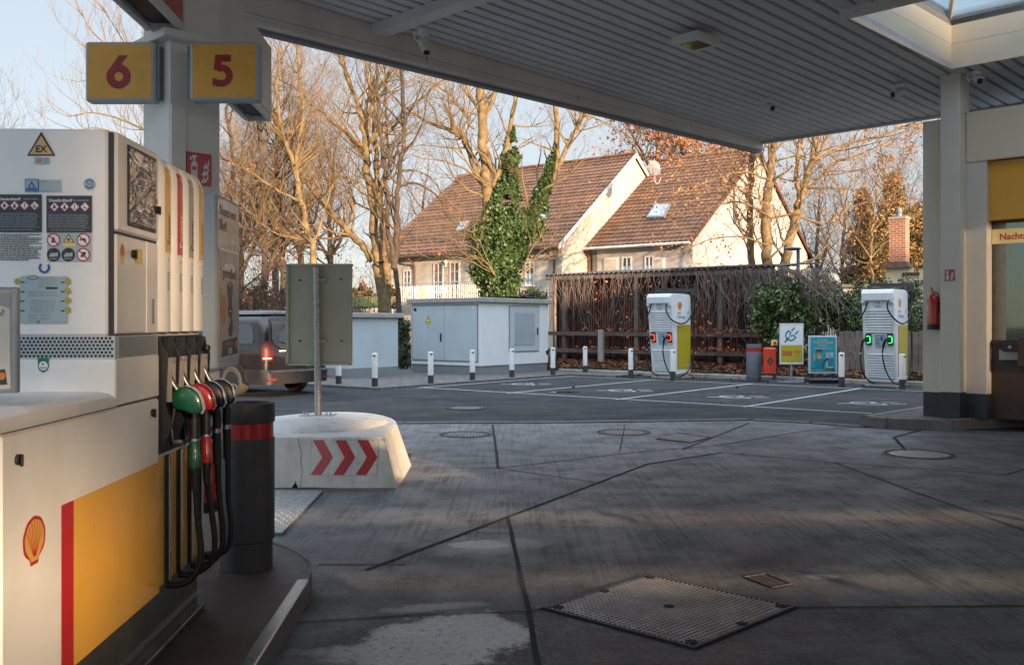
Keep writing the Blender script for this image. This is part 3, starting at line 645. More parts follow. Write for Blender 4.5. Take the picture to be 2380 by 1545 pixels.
c = hit(1617, 100, D, 2, 5.0)
mb = MB(); mb.box(c.x-.20, c.x+.20, c.y-.25, c.y+.25, 4.97, 5.07, 'whitep', .012)
o = solo(mb, 'canopy_lamp', 'boxy white lamp with dark lens under the ribbed canopy', 'ceiling light', D, (c.x, c.y, 5.07))
mb = MB()
for i in range(2):
    for j in range(2): mb.box(c.x-.13+i*.135, c.x-.005+i*.135, c.y-.15+j*.155, c.y-.003+j*.155, 4.962, 4.971, 'solar')
part(mb, 'lens', o)
def camera_unit(px, py, z, azi, tilt, label, stem=.10, lit=False):
    c = hit(px, py, W, 2, z)
    t = thing('security_camera', label, 'camera', W, (c.x, c.y, z), 'security cameras hung from the canopy')
    mb = MB(); mb.lathe(c, [(.075, 0), (.078, -.02), (.07, -.06), (.03, -.07), (.022, -stem-.02)], 20, 'whitep'); part(mb, 'mount', t)
    d = Vector((cos(azi)*cos(tilt), sin(azi)*cos(tilt), sin(tilt))); s_ = d.cross(Vector((0, 0, 1))).normalized(); u = s_.cross(d)
    o = Vector(c)+Vector((0, 0, -stem-.05)); mb = MB()
    pr = []
    for k in range(16):
        a = 2*pi*k/16; pr.append((cos(a), sin(a)))
    def rb(x, w_, h_): return [o+d*x+s_*(w_*max(-1, min(1, a*1.25)))+u*(h_*max(-1, min(1, b*1.25))) for a, b in pr]
    R1, R2 = rb(-.07, .045, .045), rb(.15, .045, .045); vs = R1+R2
    mb.add([tuple(v) for v in vs], [tuple(range(15, -1, -1)), tuple(range(16, 32))]+[(k, (k+1) % 16, 16+(k+1) % 16, 16+k) for k in range(16)], 'whitep')
    hd = part(mb, 'housing', t)
    mb = MB(); mb.prism(rb(.151, .038, .038), d*.004, 'black'); part(mb, 'lens', hd)
    mb = MB(); mb.prism([o+d*x+s_*y+u*.05 for x, y in ((-.06, -.05), (.19, -.05), (.19, .05), (-.06, .05))], u*.006, 'whitep'); part(mb, 'hood', hd)
    mb = MB(); cpts = [Vector(c)+Vector((.07*s_.x, .07*s_.y, -.02)), Vector(c)+s_*.12+Vector((0, 0, -.05)), Vector(c)+s_*.11+Vector((0, 0, -.13)), o+s_*.05-d*.06]
    mb.tube(cpts, .012, 8, 'whitep'); part(mb, 'cable', t)
camera_unit(984, 70, 5.08, radians(-60), radians(-50), 'white security camera hung from the cross beam of the canopy', .13)
camera_unit(1783, 232, 5.02, radians(-70), radians(-22), 'dome based security camera with dark lens near the far canopy corner', .06)
camera_unit(2092, 196, 5.03, radians(205), radians(-16), 'white side view bullet camera between canopy corner and kiosk pillar', .08)
camera_unit(2270, 166, 5.05, radians(-98), radians(-30), 'security camera right of the kiosk pillar below the roof light', .05)

# ================================================================ kiosk with pillar
kb = thing('kiosk_building', 'cream clad station kiosk with yellow band, brown counter front and dark base', 'building', D, (-5.0, 14.6, 0))
PR = hit(2250, 600, D, 1, 14.35).x
def dd(px, py, q): return hit(px, py, D, 1, q)
mb = MB(); zt = dd(2165, 281, 14.22).z
pL = dd(2145, 600, 14.22).x
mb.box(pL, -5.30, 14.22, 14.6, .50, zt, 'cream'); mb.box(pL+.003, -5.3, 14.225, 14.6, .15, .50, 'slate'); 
part(mb, 'end_wall', kb)
mb = MB(); p0 = -5.345; p1 = dd(2231, 600, 14.06).x
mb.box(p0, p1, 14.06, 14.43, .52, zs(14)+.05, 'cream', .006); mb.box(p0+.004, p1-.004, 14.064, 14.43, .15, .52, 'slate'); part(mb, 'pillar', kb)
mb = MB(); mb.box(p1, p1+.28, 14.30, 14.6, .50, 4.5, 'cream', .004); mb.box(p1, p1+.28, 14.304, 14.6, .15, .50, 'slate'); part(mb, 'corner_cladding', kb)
mb = MB(); z1 = dd(2250, 262, 14.30).z; z2 = dd(2250, 378, 14.30).z; pe = 13.0
mb.box(PR, pe, 14.28, 14.7, z2, z1, 'cream_lit', .005); part(mb, 'fascia', kb)
mb = MB(); z3 = dd(2265, 515, 14.38).z; pf = dd(2262, 600, 14.38).x
mb.box(pf, pe, 14.38, 14.7, z3, z2-.012, 'kyellow_lit', .003); part(mb, 'yellow_band', kb)
mb = MB(); mb.box(p1+.28, p1+.47, 14.50, 14.75, .15, z3, 'rough'); part(mb, 'rendered_wall', kb)
pw0 = dd(2283, 600, 14.50).x; zb = dd(2300, 790, 14.5).z
mb = MB()
mb.box(pw0, pw0+.07, 14.46, 14.56, .15, z3, 'brown'); mb.box(pw0+.07, pe, 14.47, 14.56, z3-.04, z3-.002, 'brown'); mb.box(pw0+.07, pe, 14.45, 14.56, zb-.05, zb, 'brown')
mb.box(pw0+3.2, pw0+3.3, 14.46, 14.56, zb, z3-.04, 'brown'); wf = part(mb, 'window_frame', kb)
mb = MB(); mb.box(pw0+.07, pe, 14.50, 14.506, zb, z3-.04, M['kglass']); part(mb, 'pane', wf)
mb = MB(); mb.box(pw0+.07, pe, 14.48, 14.58, .15, zb-.05, 'brown'); mb.box(pw0+.07, pe, 14.474, 14.48, .95, .965, 'ink')
pl = lambda x, y, l: (lambda h: Vector((h.x, 14.472-l, h.z)))(dd(x, y, 14.472))
mb.rect(pl, 2296, 2305, 808, 834, .001, 'lgrey'); mb.disc(pl, 2301, 821, 3, 4, .003, 'ink', 10)
mb.rect(pl, 2322, 2368, 812, 837, .001, 'lgrey'); mb.rect(pl, 2318, 2335, 797, 812, .002, 'ink'); mb.rect(pl, 2315, 2352, 793, 796, .003, 'lgrey'); mb.rect(pl, 2323, 2372, 836, 839, .003, 'ink')
cw = part(mb, 'counter_wall', kb)
mb = MB(); a = dd(2333, 795, 14.47); b_ = dd(2372, 817, 14.47)
mb.box(a.x, b_.x, 14.37, 14.47, b_.z, a.z, 'brown', .008); mb.disc(lambda x, y, l: Vector((x, 14.37-l, y)), (a.x+b_.x)/2, (a.z+b_.z)/2, .022, .022, .001, 'lgrey'); part(mb, 'speaker_box', cw)
mb = MB(); a = dd(2374, 785, 14.47); mb.box(a.x, a.x+.5, 14.30, 14.47, a.z-.40, a.z, 'brown', .01); part(mb, 'cash_drawer', cw)
mb = MB()   # room behind the glass
mb.box(pw0-.1, pe, 17.2, 17.3, .15, 4.4, 'room'); mb.box(pw0-.2, pw0-.1, 14.76, 17.3, .15, 4.4, 'room'); mb.box(pw0-.2, pe, 14.7, 17.3, 3.02, 3.1, 'room'); mb.box(pw0-.2, pe, 14.76, 17.3, .14, .17, 'room')
mb.box(pw0+.1, pe, 14.7, 15.3, zb-.08, zb-.04, 'lgrey'); part(mb, 'inner_room', kb)
mb = MB(); mb.box(-5.7, 13.2, 14.7, 24, 4.45, 4.55, 'grey'); mb.box(-5.6, pe, 23.9, 24, 0, 4.45, 'cream'); mb.box(-5.62, -5.5, 14.6, 24, 0, 4.45, 'cream'); mb.box(pe, pe+.1, 14.3, 24, 0, 4.45, 'cream'); part(mb, 'rear_walls', kb)
# things in / on the kiosk window
mb = MB(); c = dd(2315, 769, 14.53); mb.box(c.x-.09, c.x+.14, 14.60, 14.63, zb, zb+.27, 'lgrey', .005)
pl = lambda x, y, l: Vector((c.x+.02+x, 14.60-l, zb+.13+y))
for i in range(3):
    for j in range(2): mb.rect(pl, -.06+j*.09, -.025+j*.09, -.07+i*.05, -.035+i*.05, .002, 'teal')
mb.rect(pl, -.06, .06, -.11, -.10, .002, 'fine'); mb.rect(pl, -.05, .05, .09, .10, .002, 'fine')
solo(mb, 'key_panel', 'grey button panel standing inside the kiosk window', 'control panel', D, (c.x, 14.6, zb))
mb = MB(); c2 = dd(2352, 780, 14.8); mb.lathe((c2.x, 14.9, zb-.03), [(.06, 0), (.08, .10), (.075, .10), (.06, .01)], 16, 'lblue'); solo(mb, 'plastic_tub', 'pale plastic tub on the counter inside the kiosk window', 'tub', D, (c2.x, 14.9, zb))
mb = MB()
for x0, pts, r, mt in [(0, [(2353, 515), (2351, 600), (2347, 700), (2345, 768)], .010, 'blackm'), (1, [(2287, 520), (2293, 600), (2292, 660), (2288, 785)], .008, 'orange'), (2, [(2291, 600), (2293, 680), (2291, 785)], .008, 'blackm')]:
    mb.tube([dd(x, y, 14.62) for x, y in pts], r, 8, mt)
solo(mb, 'hanging_cables', 'black and orange cables hanging inside the kiosk window', 'cable', D, (dd(2353, 515, 14.62).x, 14.62, zb))
mb = MB(); a = dd(2306, 534, 14.49); b_ = dd(2306, 568, 14.49)
M['signy'] = pm('pale_yellow_board', (.92, .76, .34), .4, var=.03); mb.box(a.x, a.x+1.5, 14.484, 14.492, b_.z, a.z, 'signy'); pl = lambda x, y, l: Vector((a.x+x, 14.484-l, b_.z+y))
mb.text(pl, 'Nachtschalter', .10, .058, .125, .002, 'red', off=.02)
solo(mb, 'night_counter_sign', 'yellow sign reading Nacht at the top of the kiosk window', 'sign', D, (a.x, 14.49, b_.z))
def fire_sign(mb, pl, x0, x1, y0, y1, up=1):      # white extinguisher and flames on red, unit square art
    fx = lambda u: x0+(x1-x0)*u; fy = lambda v_: y0+(y1-y0)*v_
    q = lambda pts: [(fx(a), fy(b)) for a, b in pts]
    mb.rect(pl, x0, x1, y0, y1, 0, 'red')
    mb.flat(pl, q([(.16, .06), (.42, .06), (.42, .62), (.38, .70), (.33, .74), (.25, .74), (.20, .70), (.16, .62)]), .001, 'wwhite')
    mb.flat(pl, q([(.20, .45), (.38, .45), (.38, .56), (.20, .56)]), .002, 'red')
    mb.flat(pl, q([(.24, .74), (.34, .74), (.34, .84), (.44, .90), (.30, .93), (.18, .88), (.10, .78), (.14, .74), (.22, .82), (.24, .82)]), .0012, 'wwhite')
    for dx, dy in ((0, 0), (.02, .22), (.08, .44)):
        mb.flat(pl, q([(.56+dx, .10+dy), (.66+dx, .06+dy), (.80+dx*.6, .12+dy), (.88+dx*.3, .26+dy), (.84+dx*.4, .40+dy), (.80+dx*.5, .24+dy), (.72+dx, .18+dy), (.70+dx*.9, .30+dy), (.64+dx, .20+dy)]), .001, 'wwhite')
mb = MB(); a = dd(2196, 652, 14.06); b_ = dd(2219, 626, 14.06); mb.box(a.x, b_.x, 14.052, 14.06, a.z, b_.z, 'red')
fire_sign(mb, lambda x, y, l: Vector((x, 14.051-l, y)), a.x, b_.x, a.z, b_.z)
solo(mb, 'fire_point_sign', 'small red fire extinguisher sign on the kiosk pillar', 'sign', D, (a.x, 14.06, a.z), 'red fire extinguisher signs')
def extinguisher(c, r, h, fr, label, wall):
    t = thing('fire_extinguisher', label, 'fire extinguisher', fr, c, 'red fire extinguishers')
    mb = MB(); mb.lathe(c, [(r*.96, 0), (r*1.02, .004), (r*1.02, h*.13)], 24, 'black'); part(mb, 'foot_ring', t)
    mb = MB(); mb.lathe(c, [(r, h*.13), (r, h*.72), (r*.85, h*.79), (r*.4, h*.85), (r*.22, h*.86), (r*.22, h*.9)], 24, 'redg')
    pl = lambda x, y, l: Vector((c[0]+(r+l)*sin(x), c[1]-(r+l)*cos(x), c[2]+y))
    mb.rect(pl, -1.1, -.95, h*.3, h*.62, .001, 'wwhite'); mb.rect(pl, -.9, -.5, h*.35, h*.40, .001, 'wwhite'); mb.rect(pl, -.9, -.6, h*.45, h*.60, .001, 'wwhite'); part(mb, 'cylinder', t)
    mb = MB(); z = c[2]+h*.9
    mb.prism([(c[0]-r*.3, c[1]-.012, z), (c[0]+r*.35, c[1]-.012, z), (c[0]+r*.1, c[1]-.012, z+h*.05), (c[0]-r*.3, c[1]-.012, z+h*.14), (c[0]-r*.5, c[1]-.012, z+h*.13)], (0, .024, 0), 'redg'); part(mb, 'handle', t)
    mb = MB(); mb.tube([(c[0]+r*.3, c[1], z), (c[0]+r*.9, c[1], z-.02), (c[0]+r*1.05, c[1]+.01, z-h*.25), (c[0]+r*1.05, c[1]+.01, z-h*.5)], .009, 8, 'black'); part(mb, 'hose', t)
c = dd(2171, 766, 14.12); extinguisher((c.x-.02, 14.13, c.z), .078, .60, D, 'red fire extinguisher with black foot hung beside the kiosk pillar', None)
mb = MB(); c = G(2276, 966, .15, D); mb.box(c.x-.10, c.x+.10, c.y-.08, c.y+.08, .15, .95, 'slate', .01); mb.box(c.x-.02, c.x+.2, c.y-.09, c.y-.075, .84, .86, 'steel'); mb.box(c.x+.1, c.x+.13, c.y-.10, c.y-.07, .85, .90, 'steel')
solo(mb, 'steel_post', 'dark square steel post in front of the brown kiosk counter', 'post', D, (c.x, c.y, .15))
# raised pavement of the kiosk
mb = MB(); ks = [G(1996, 967, .15), G(2060, 972, .15), G(2215, 977, .15), G(2268, 972, .15), G(2400, 969, .15)]
out_ = [(v.x, v.y) for v in ks]; back = [(12, 12.2), (9.5, 17), G(2145, 944, .15)[:2]]
mb.add([(v[0], v[1], .146) for v in ks]+[(x, y, .146) for x, y in back], [tuple(range(8))], 'pavers'); struct(mb, 'kiosk_pavement')
mb = MB()
for a, b in zip([Vector((*back[2], 0))]+[Vector((x, y, 0)) for x, y in out_], [Vector((x, y, 0)) for x, y in out_]):
    n = max(1, round((b-a).length/.7)); d = (b-a)/n; o = Vector((-d.y, d.x, 0)).normalized()*.13
    if (b-a).length < .01: continue
    for i in range(n):
        s0, s1 = a+d*(i+.01), a+d*(i+.99)
        mb.prism([(s0.x, s0.y, .0), (s1.x, s1.y, .0), (s1.x+o.x, s1.y+o.y, .0), (s0.x+o.x, s0.y+o.y, .0)], (0, 0, .152+.002*(i % 2)), 'kerb')
struct(mb, 'kiosk_kerb')
# unseen wall added behind the camera, its openings cut to shape the low sun
mb = MB(); BY = -70.0
TX, TZ = math.tan(radians(SUN_AZ)), math.tan(radians(SUN_EL))/cos(radians(SUN_AZ))
def pas(x0, x1, y, z0, z1): return (x0+TX*(y-BY), x1+TX*(y-BY), z0+TZ*(y-BY), z1+TZ*(y-BY))
wins = [pas(-7.05, -4.6, 20.2, -.3, 1.8), pas(-1.04, .2, 8.9, -.05, 1.0), pas(13.2, 60, 7, -2.6, 3.0), pas(-1.88, -1.40, 3.3, .32, 1.0), pas(2.0, 14, 12, 5.7, 7.9), pas(-2.2, 5.4, 7.0, -.62, .32)]
for k in range(5): x_ = -1.30+k*.14; wins.append(pas(x_, x_+.06, 3.4, 1.28, 2.3))
for k in range(12): x_ = 7.0+k*.42; wins.append(pas(x_, x_+.16, 13.4, .6, 4.0))
xs = sorted({-110, 130, *[w_[0] for w_ in wins], *[w_[1] for w_ in wins]}); zz = sorted({0, 3.7+TZ*(35-BY), *[w_[2] for w_ in wins], *[w_[3] for w_ in wins]})
for x0, x1 in zip(xs, xs[1:]):
    for z0, z1 in zip(zz, zz[1:]):
        cx_, cz_ = (x0+x1)/2, (z0+z1)/2
        if not any(a < cx_ < b and c < cz_ < d for a, b, c, d in wins): mb.box(x0, x1, BY-.02, BY, z0, z1, 'house')
solo(mb, 'sun_blocker_wall', 'long sun blocking wall with openings, added unseen behind the viewer', 'building', W, (0, BY, 0))
mb = MB(); zc = lambda y: TZ*(y+1.5)  # unseen screen added to cut the sun into two ground streaks
for z0, z1 in ((0, zc(5.60)-.038), (zc(5.60)+.038, zc(7.42)-.050), (zc(7.42)+.050, 2.25)):
    mb.box(3.1, 4.85, -1.53, -1.5, z0, z1, 'woodg'); mb.box(4.85, 6.0, -1.53, -1.5, z0, min(z1, 1.95), 'woodg'); mb.box(6.0, 12.5, -1.53, -1.5, z0, z1, 'woodg')
mb.box(2.0, 3.1, -1.53, -1.5, 0, 2.25, 'woodg')
for x_ in range(3, 13, 3): mb.box(x_-.04, x_+.04, -1.62, -1.54, 0, 2.0, 'woodg')
solo(mb, 'sun_slit_screen', 'tall board screen added behind the viewer, slit to cast two sun streaks', 'fence', W, (7, -1.5, 0))
# ================================================================ pump island
mb = MB(); out_ = [(-.87, -2.5), (-.87, 5.15)]
for k in range(1, 25):
    a = radians(90*2*k/24); out_.append((-1.785+.915*cos(a), 5.15+1.10*sin(a)))
out_ += [(-2.70, -2.5)]
mb.prism([(x, y, 0) for x, y in out_], (0, 0, .118), 'island'); struct(mb, 'island_pavement', A)
mb = MB(); mb.box(-.925, -.862, -2.5, 5.12, .002, .127, 'steel', .006)
tt = [(-.862, 5.12)]+[(-1.785+.918*cos(radians(7.5*k)), 5.15+1.105*sin(radians(7.5*k))) for k in range(1, 25)]
for a, b in zip(tt, tt[1:]): mb.prism([(a[0], a[1], .002), (b[0], b[1], .002), (b[0]*.99-.02, b[1]*.995, .002), (a[0]*.99-.02, a[1]*.995, .002)], (0, 0, .121), 'kerb')
struct(mb, 'island_kerb', A)
# ---------------------------------------------------------------- fuel dispenser
XS = -1.28
dp = thing('fuel_dispenser', 'white fuel dispenser with yellow side panel, four nozzles and warning stickers', 'fuel pump', A, (-1.75, 3.6, .12))
fp = plx(A, 1, 3.46, -1)          # the face towards the camera
sp_ = plx(A, 0, XS, 1)            # the face with the nozzles
sm = lambda y, z, l: Vector((XS+l, y, z))
mb = MB(); mb.box(-2.3, -1.315, 2.66, 4.62, .12, .39, 'plinth'); mb.box(-2.32, -1.285, 2.63, 4.64, .12, .145, 'plinth', .004); mb.box(-2.3, -1.30, 2.64, 4.63, .20, .205, 'steel')
for v in (2.9, 3.4, 3.9, 4.4): mb.lathe((0, 0, 0), [(0.001, 0)], 3, 'ink') if 0 else mb.disc(lambda x, y, l: Vector((-1.315+l, x, y)), v, .30, .008, .008, .001, 'ink', 10)
part(mb, 'plinth', dp)
mb = MB(); mb.box(-2.3, XS, 2.612, 3.945, .39, 1.195, 'white', .010)
mb.box(-2.3, XS-.006, 2.60, 2.612, .39, 1.195, 'black')
body = part(mb, 'lower_cabinet', dp)
mb = MB()
mb.flat(sm, [(3.09, .392), (3.942, .392), (3.942, .93), (3.09, .93)], .002, 'yellow'); mb.flat(sm, [(2.995, .392), (3.088, .392), (3.088, .93), (2.995, .93)], .002, 'red'); part(mb, 'yellow_panel', body)
mb = MB(); pecten(mb, lambda x, y, l: sm(2.81+(x)*1.0, .862+y, l), 0, 0, .069, .0015); part(mb, 'emblem', body)
def lock(y, z, par, x=XS):
    mb = MB(); mb.tube([(x, y, z), (x+.010, y, z)], .016, 14, 'black'); mb.box(x+.010, x+.018, y-.005, y+.005, z-.020, z+.016, 'black', .003); part(mb, 'lock', par)
lock(2.705, 1.135-.02, body); lock(3.855, 1.14, body)
mb = MB()      # moulded shelf
pr = [(XS+.004, 1.20), (XS+.010, 1.215), (XS+.006, 1.240), (XS-.012, 1.256), (XS-.04, 1.262), (-2.3, 1.266)]
rows = []
for y, s in ((2.575, -.03), (2.58, -.012), (2.60, -.002), (2.64, 0), (3.30, 0), (3.38, -.004), (3.43, -.016), (3.458, -.04)):
    rows.append([(x, y, 1.20+(z-1.20)*(1+s*8)) for x, z in pr])
mb.grid(rows, 'white'); mb.box(-2.3, XS-.001, 2.60, 3.458, 1.199, 1.206, 'black')
part(mb, 'shelf', dp)
mb = MB(); mb.box(-2.3, XS, 3.46, 3.945, 1.20, 1.372, 'white', .006); mb.flat(sm, [(2.62, 1.1965), (3.94, 1.1965), (3.94, 1.203), (2.62, 1.203)], .001, 'ink')
mid = part(mb, 'middle_cabinet', dp)
mb = MB(); mb.box(-2.3, XS-.004, 3.464, 3.94, 1.372, 1.455, 'lgrey'); 
for r in range(6):
    z = 1.383+r*.0128
    for k in range(54):
        x = XS-.014-k*.0146-(.0073 if r % 2 else 0)
        if x > -2.25: mb.disc(lambda a, b, l: Vector((a, 3.464-l, b)), x, z, .0059, .0059, .0006, 'ink', 6)
for r in range(13):
    z = 1.379+r*.0058
    for k in range(52):
        y = 3.505+k*.0082+(.0041 if r % 2 else 0)
        if y < 3.925: mb.disc(lambda a, b, l: Vector((XS-.004+l, a, b)), y, z, .0030, .0024, .0006, 'ink', 6)
part(mb, 'vent_grille', dp)
mb = MB(); mb.box(-2.3, XS-.03, 3.462, 4.62, 1.455, 2.205, 'white', .008); mb.box(-2.3, XS-.03, 3.945, 4.62, .39, 1.455, 'white'); mb.box(XS-.032, XS-.012, 3.470, 3.478, 1.462, 2.195, 'ink')
head = part(mb, 'head_cabinet', dp)
mb = MB(); mb.box(XS-.03, XS, 3.478, 3.942, 1.838, 2.200, 'white', .008); dr = part(mb, 'screen_door', dp)
mb = MB(); mb.box(XS-.001, XS+.006, 3.575, 3.895, 1.868, 2.172, 'black', .003); mb.box(XS+.006, XS+.0075, 3.590, 3.880, 1.883, 2.158, M['film']); part(mb, 'screen', dr)
mb = MB(); mb.box(XS-.03, XS-.003, 3.478, 3.80, 1.462, 1.828, 'white', .006); mb.box(XS-.03, XS-.004, 3.806, 3.942, 1.462, 1.828, 'white', .004); mb.box(XS-.03, XS-.01, 3.478, 3.942, 1.828, 1.838, 'ink')
sm2 = lambda y, z, l: Vector((XS-.003+l, y, z))
mb.disc(sm2, 3.535, 1.765, .022, .03, .001, 'orange'); mb.disc(sm2, 3.535, 1.735, .018, .02, .0015, 'tyel'); mb.rect(sm2, 3.67, 3.75, 1.73, 1.79, .001, 'tyel'); mb.disc(sm2, 3.915, 2.0, .010, .012, .004, 'red')
mb.rect(sm2, 3.865, 3.89, 1.50, 1.60, .002, 'fine')
dl = part(mb, 'service_door', dp); lock(3.635, 1.765, dl); lock(3.915, 1.965, dr)
# four bulged product columns with coloured flags
vb = [3.948, 4.118, 4.288, 4.456, 4.620]
for i, (mt, tx, tm) in enumerate([('gold', 'Super', 'dekra'), ('red', 'Power', 'wwhite'), ('gprint', 'Power', 'ink'), ('gold', 'Diesel', 'orange')]):
    y0, y1 = vb[i]+.002, vb[i+1]-.002
    def bul(t, z, l, y0=y0, y1=y1):
        a = 2*t-1; top = max(0, (z-2.12)/.08); return Vector((XS-.03+.042*(1-abs(a)**3)*(1-top**2*.8)+l, y0+(y1-y0)*t, z))
    mb = MB(); mb.grid([[bul(t/12, z, 0) for t in range(13)] for z in (1.466, 1.7, 2.0, 2.10, 2.13, 2.16, 2.18, 2.195)], 'white')
    c = part(mb, 'product_column', dp)
    mb = MB()
    mb.grid([[bul(.27+.46*t/6, z, .0012) for t in range(7)] for z in (1.80, 1.9, 2.0, 2.12, 2.155)], mt, True)
    mb.add([tuple(bul(.27, 1.80, .0012)), tuple(bul(.73, 1.80, .0012)), tuple(bul(.5, 1.762, .0012))], [(0, 1, 2)], mt)
    f2 = lambda x, y, l: bul(.5+x/(.166), y, l)
    mb.text(f2, tx, .016, 1.83, .052, .0022, tm, off=.015, rot=radians(90), sx=1.1)
    mb.text(f2, {0: 'FuelSave', 1: 'Racing', 2: 'Diesel', 3: 'FuelSave'}[i], .036, 1.84, .020, .0022, tm, rot=radians(90))
    lines(mb, f2, -.02, .02, 1.64, 1.72, 7, .0014, 'fine', .5, i)
    part(mb, 'product_flag', c)
# nozzle bay
mb = MB(); mb.box(XS-.03, XS-.004, 3.95, 4.615, .955, 1.448, 'black', .004)
for i in range(5): y = 3.965+i*.1615; mb.prism([(XS-.004, y-.006, 1.44), (XS+.030, y-.006, 1.36), (XS+.022, y-.006, 1.16), (XS+.05, y-.006, 1.08), (XS-.004, y-.006, .96)], (0, .010, 0), 'black')
for i in range(4):
    y = 4.05+i*.165; mb.box(XS-.004, XS+.016, y-.045, y+.045, 1.352, 1.44, 'black', .004)
    mb.box(XS-.004, XS+.028, y-.028, y-.022, 1.17, 1.35, 'gprint'); mb.box(XS-.004, XS+.028, y+.022, y+.028, 1.17, 1.35, 'gprint'); mb.box(XS-.004, XS+.030, y-.028, y+.028, 1.335, 1.357, 'gprint', .003)
mb.disc(lambda a, b, l: Vector((XS+.017+l, a, b)), 4.57, 1.40, .022, .022, .001, 'blackm'); mb.lathe((XS+.03, 4.555, 1.385), [(.014, -.014), (.018, 0), (.012, .014)], 12, 'black')
part(mb, 'nozzle_bay', dp)
mb = MB(); mb.box(XS-.03, XS-.010, 3.95, 4.615, .40, .950, 'yellow', .002); mb.box(XS-.03, XS-.002, 3.95, 4.615, .945, .957, 'lgrey'); part(mb, 'hose_backing', dp)
for i in range(4):
    y = 4.06+i*.165; mb = MB(); mb.box(XS-.010, XS+.004, y-.017, y+.017, .40, .945, 'black'); mb.box(XS+.004, XS+.012, y-.010, y+.006, .41, .94, 'chrome', .003); part(mb, 'hose_rail', dp)
for i, (mt, cov) in enumerate([('greenp', 'wwhite'), ('redg', 'redg'), ('black', 'chrome'), ('black', 'chrome')]):
    y = 4.05+i*.165; dx = .004*i
    def L(x, z, yy=0): return (x+dx, y+yy, z)
    mb = MB(); t_ = .031
    prof = [(-1.262, 1.185), (-1.252, 1.222), (-1.228, 1.238), (-1.195, 1.246), (-1.160, 1.236), (-1.132, 1.212), (-1.115, 1.175), (-1.108, 1.135), (-1.118, 1.112), (-1.150, 1.106), (-1.178, 1.112), (-1.205, 1.124), (-1.235, 1.132), (-1.262, 1.150)]
    prof = [(-1.195+(x+1.19)*.84, 1.175+(z-1.175)*.86) for x, z in prof]; t_ = .027
    n = len(prof); rings = []
    for yy, k in ((-t_, .72), (-t_*.75, .93), (-t_*.3, 1), (t_*.3, 1), (t_*.75, .93), (t_, .72)):
        cx_, cz_ = -1.185, 1.175; rings.append([L(cx_+(x-cx_)*k, cz_+(z-cz_)*k, yy) for x, z in prof])
    vs = [v for r in rings for v in r]
    mb.add(vs, [(a*n+k, a*n+(k+1) % n, (a+1)*n+(k+1) % n, (a+1)*n+k) for a in range(5) for k in range(n)]+[tuple(range(n-1, -1, -1)), tuple(range(5*n, 6*n))], mt, True)
    nz_ = part(mb, 'fuel_nozzle', dp)
    mb = MB(); cv = prof[3:9]; rows = [[L(-1.185+(x+1.185)*k, 1.175+(z-1.175)*k, yy) for x, z in cv] for yy, k in ((-.022, 1.02), (-.012, 1.07), (.010, 1.07), (.022, 1.02))]
    mb.grid(rows, cov); part(mb, 'nozzle_cover', nz_)
    mb = MB(); mb.tube([L(-1.288, 1.325), L(-1.275, 1.29), L(-1.256, 1.245), L(-1.228, 1.205)], [.010, .012, .013, .014], 12, 'steel'); part(mb, 'spout', nz_)
    mb = MB(); mb.tube([L(-1.250, 1.14), L(-1.262, 1.06), L(-1.255, 1.0), L(-1.20, .995)], .008, 8, 'black'); mb.tube([L(-1.255, 1.0), L(-1.215, .998)], .011, 8, 'steel'); part(mb, 'lever_guard', nz_)
    wb = [0, .01, .0, -.008][i]; hl = [0, .03, .02, .05][i]
    hp = [(-1.166, 1.118), (-1.166, 1.03), (-1.164, .90), (-1.160, .80), (-1.150+wb, .66), (-1.138+wb, .55), (-1.146+wb, .47-hl*.3), (-1.185, .412), (-1.235, .392), (-1.285, .392)]
    def cat(pts, m_=6):
        o = []
        for a in range(len(pts)-1):
            p = [Vector(pts[max(0, min(len(pts)-1, a+j))]) for j in (-1, 0, 1, 2)]
            for k in range(m_):
                t = k/m_; o.append(.5*((2*p[1])+(p[2]-p[0])*t+(2*p[0]-5*p[1]+4*p[2]-p[3])*t*t+(-p[0]+3*p[1]-3*p[2]+p[3])*t**3))
        return o+[Vector(pts[-1])]
    mb = MB(); hh = cat([(L(a, b)) for a, b in hp]); mb.tube(hh, .0135, 12, 'blackm'); part(mb, 'hose', nz_)
    mb = MB()
    if i < 2:
        sc = mt; rs = [(1.10, .020), (1.04, .021), (1.012, .021)]
        mb.tube([L(-1.166, z) for z, r in rs], [r for z, r in rs], 14, 'black'); mb.tube([L(-1.166, 1.012), L(-1.166, 1.004)], .0235, 14, 'steel')
        mb.tube([L(-1.166, 1.004), L(-1.165, .95), L(-1.164, .945), L(-1.164, .888)], [.0225, .0225, .024, .023], 14, sc)
        z = .886
        for k in range(8): mb.tube([L(-1.163, z), L(-1.163, z-.009)], .0205-.0006*k, 12, 'black'); z -= .0115
    else:
        mb.tube([L(-1.166, 1.10), L(-1.166, 1.02)], .0195, 14, 'black'); mb.tube([L(-1.166, 1.02), L(-1.166, 1.0)], .021, 14, 'chrome')
        mb.tube([L(-1.166, 1.0), L(-1.164, .86)], .020, 14, 'black')
    part(mb, 'swivel_sleeve', nz_)
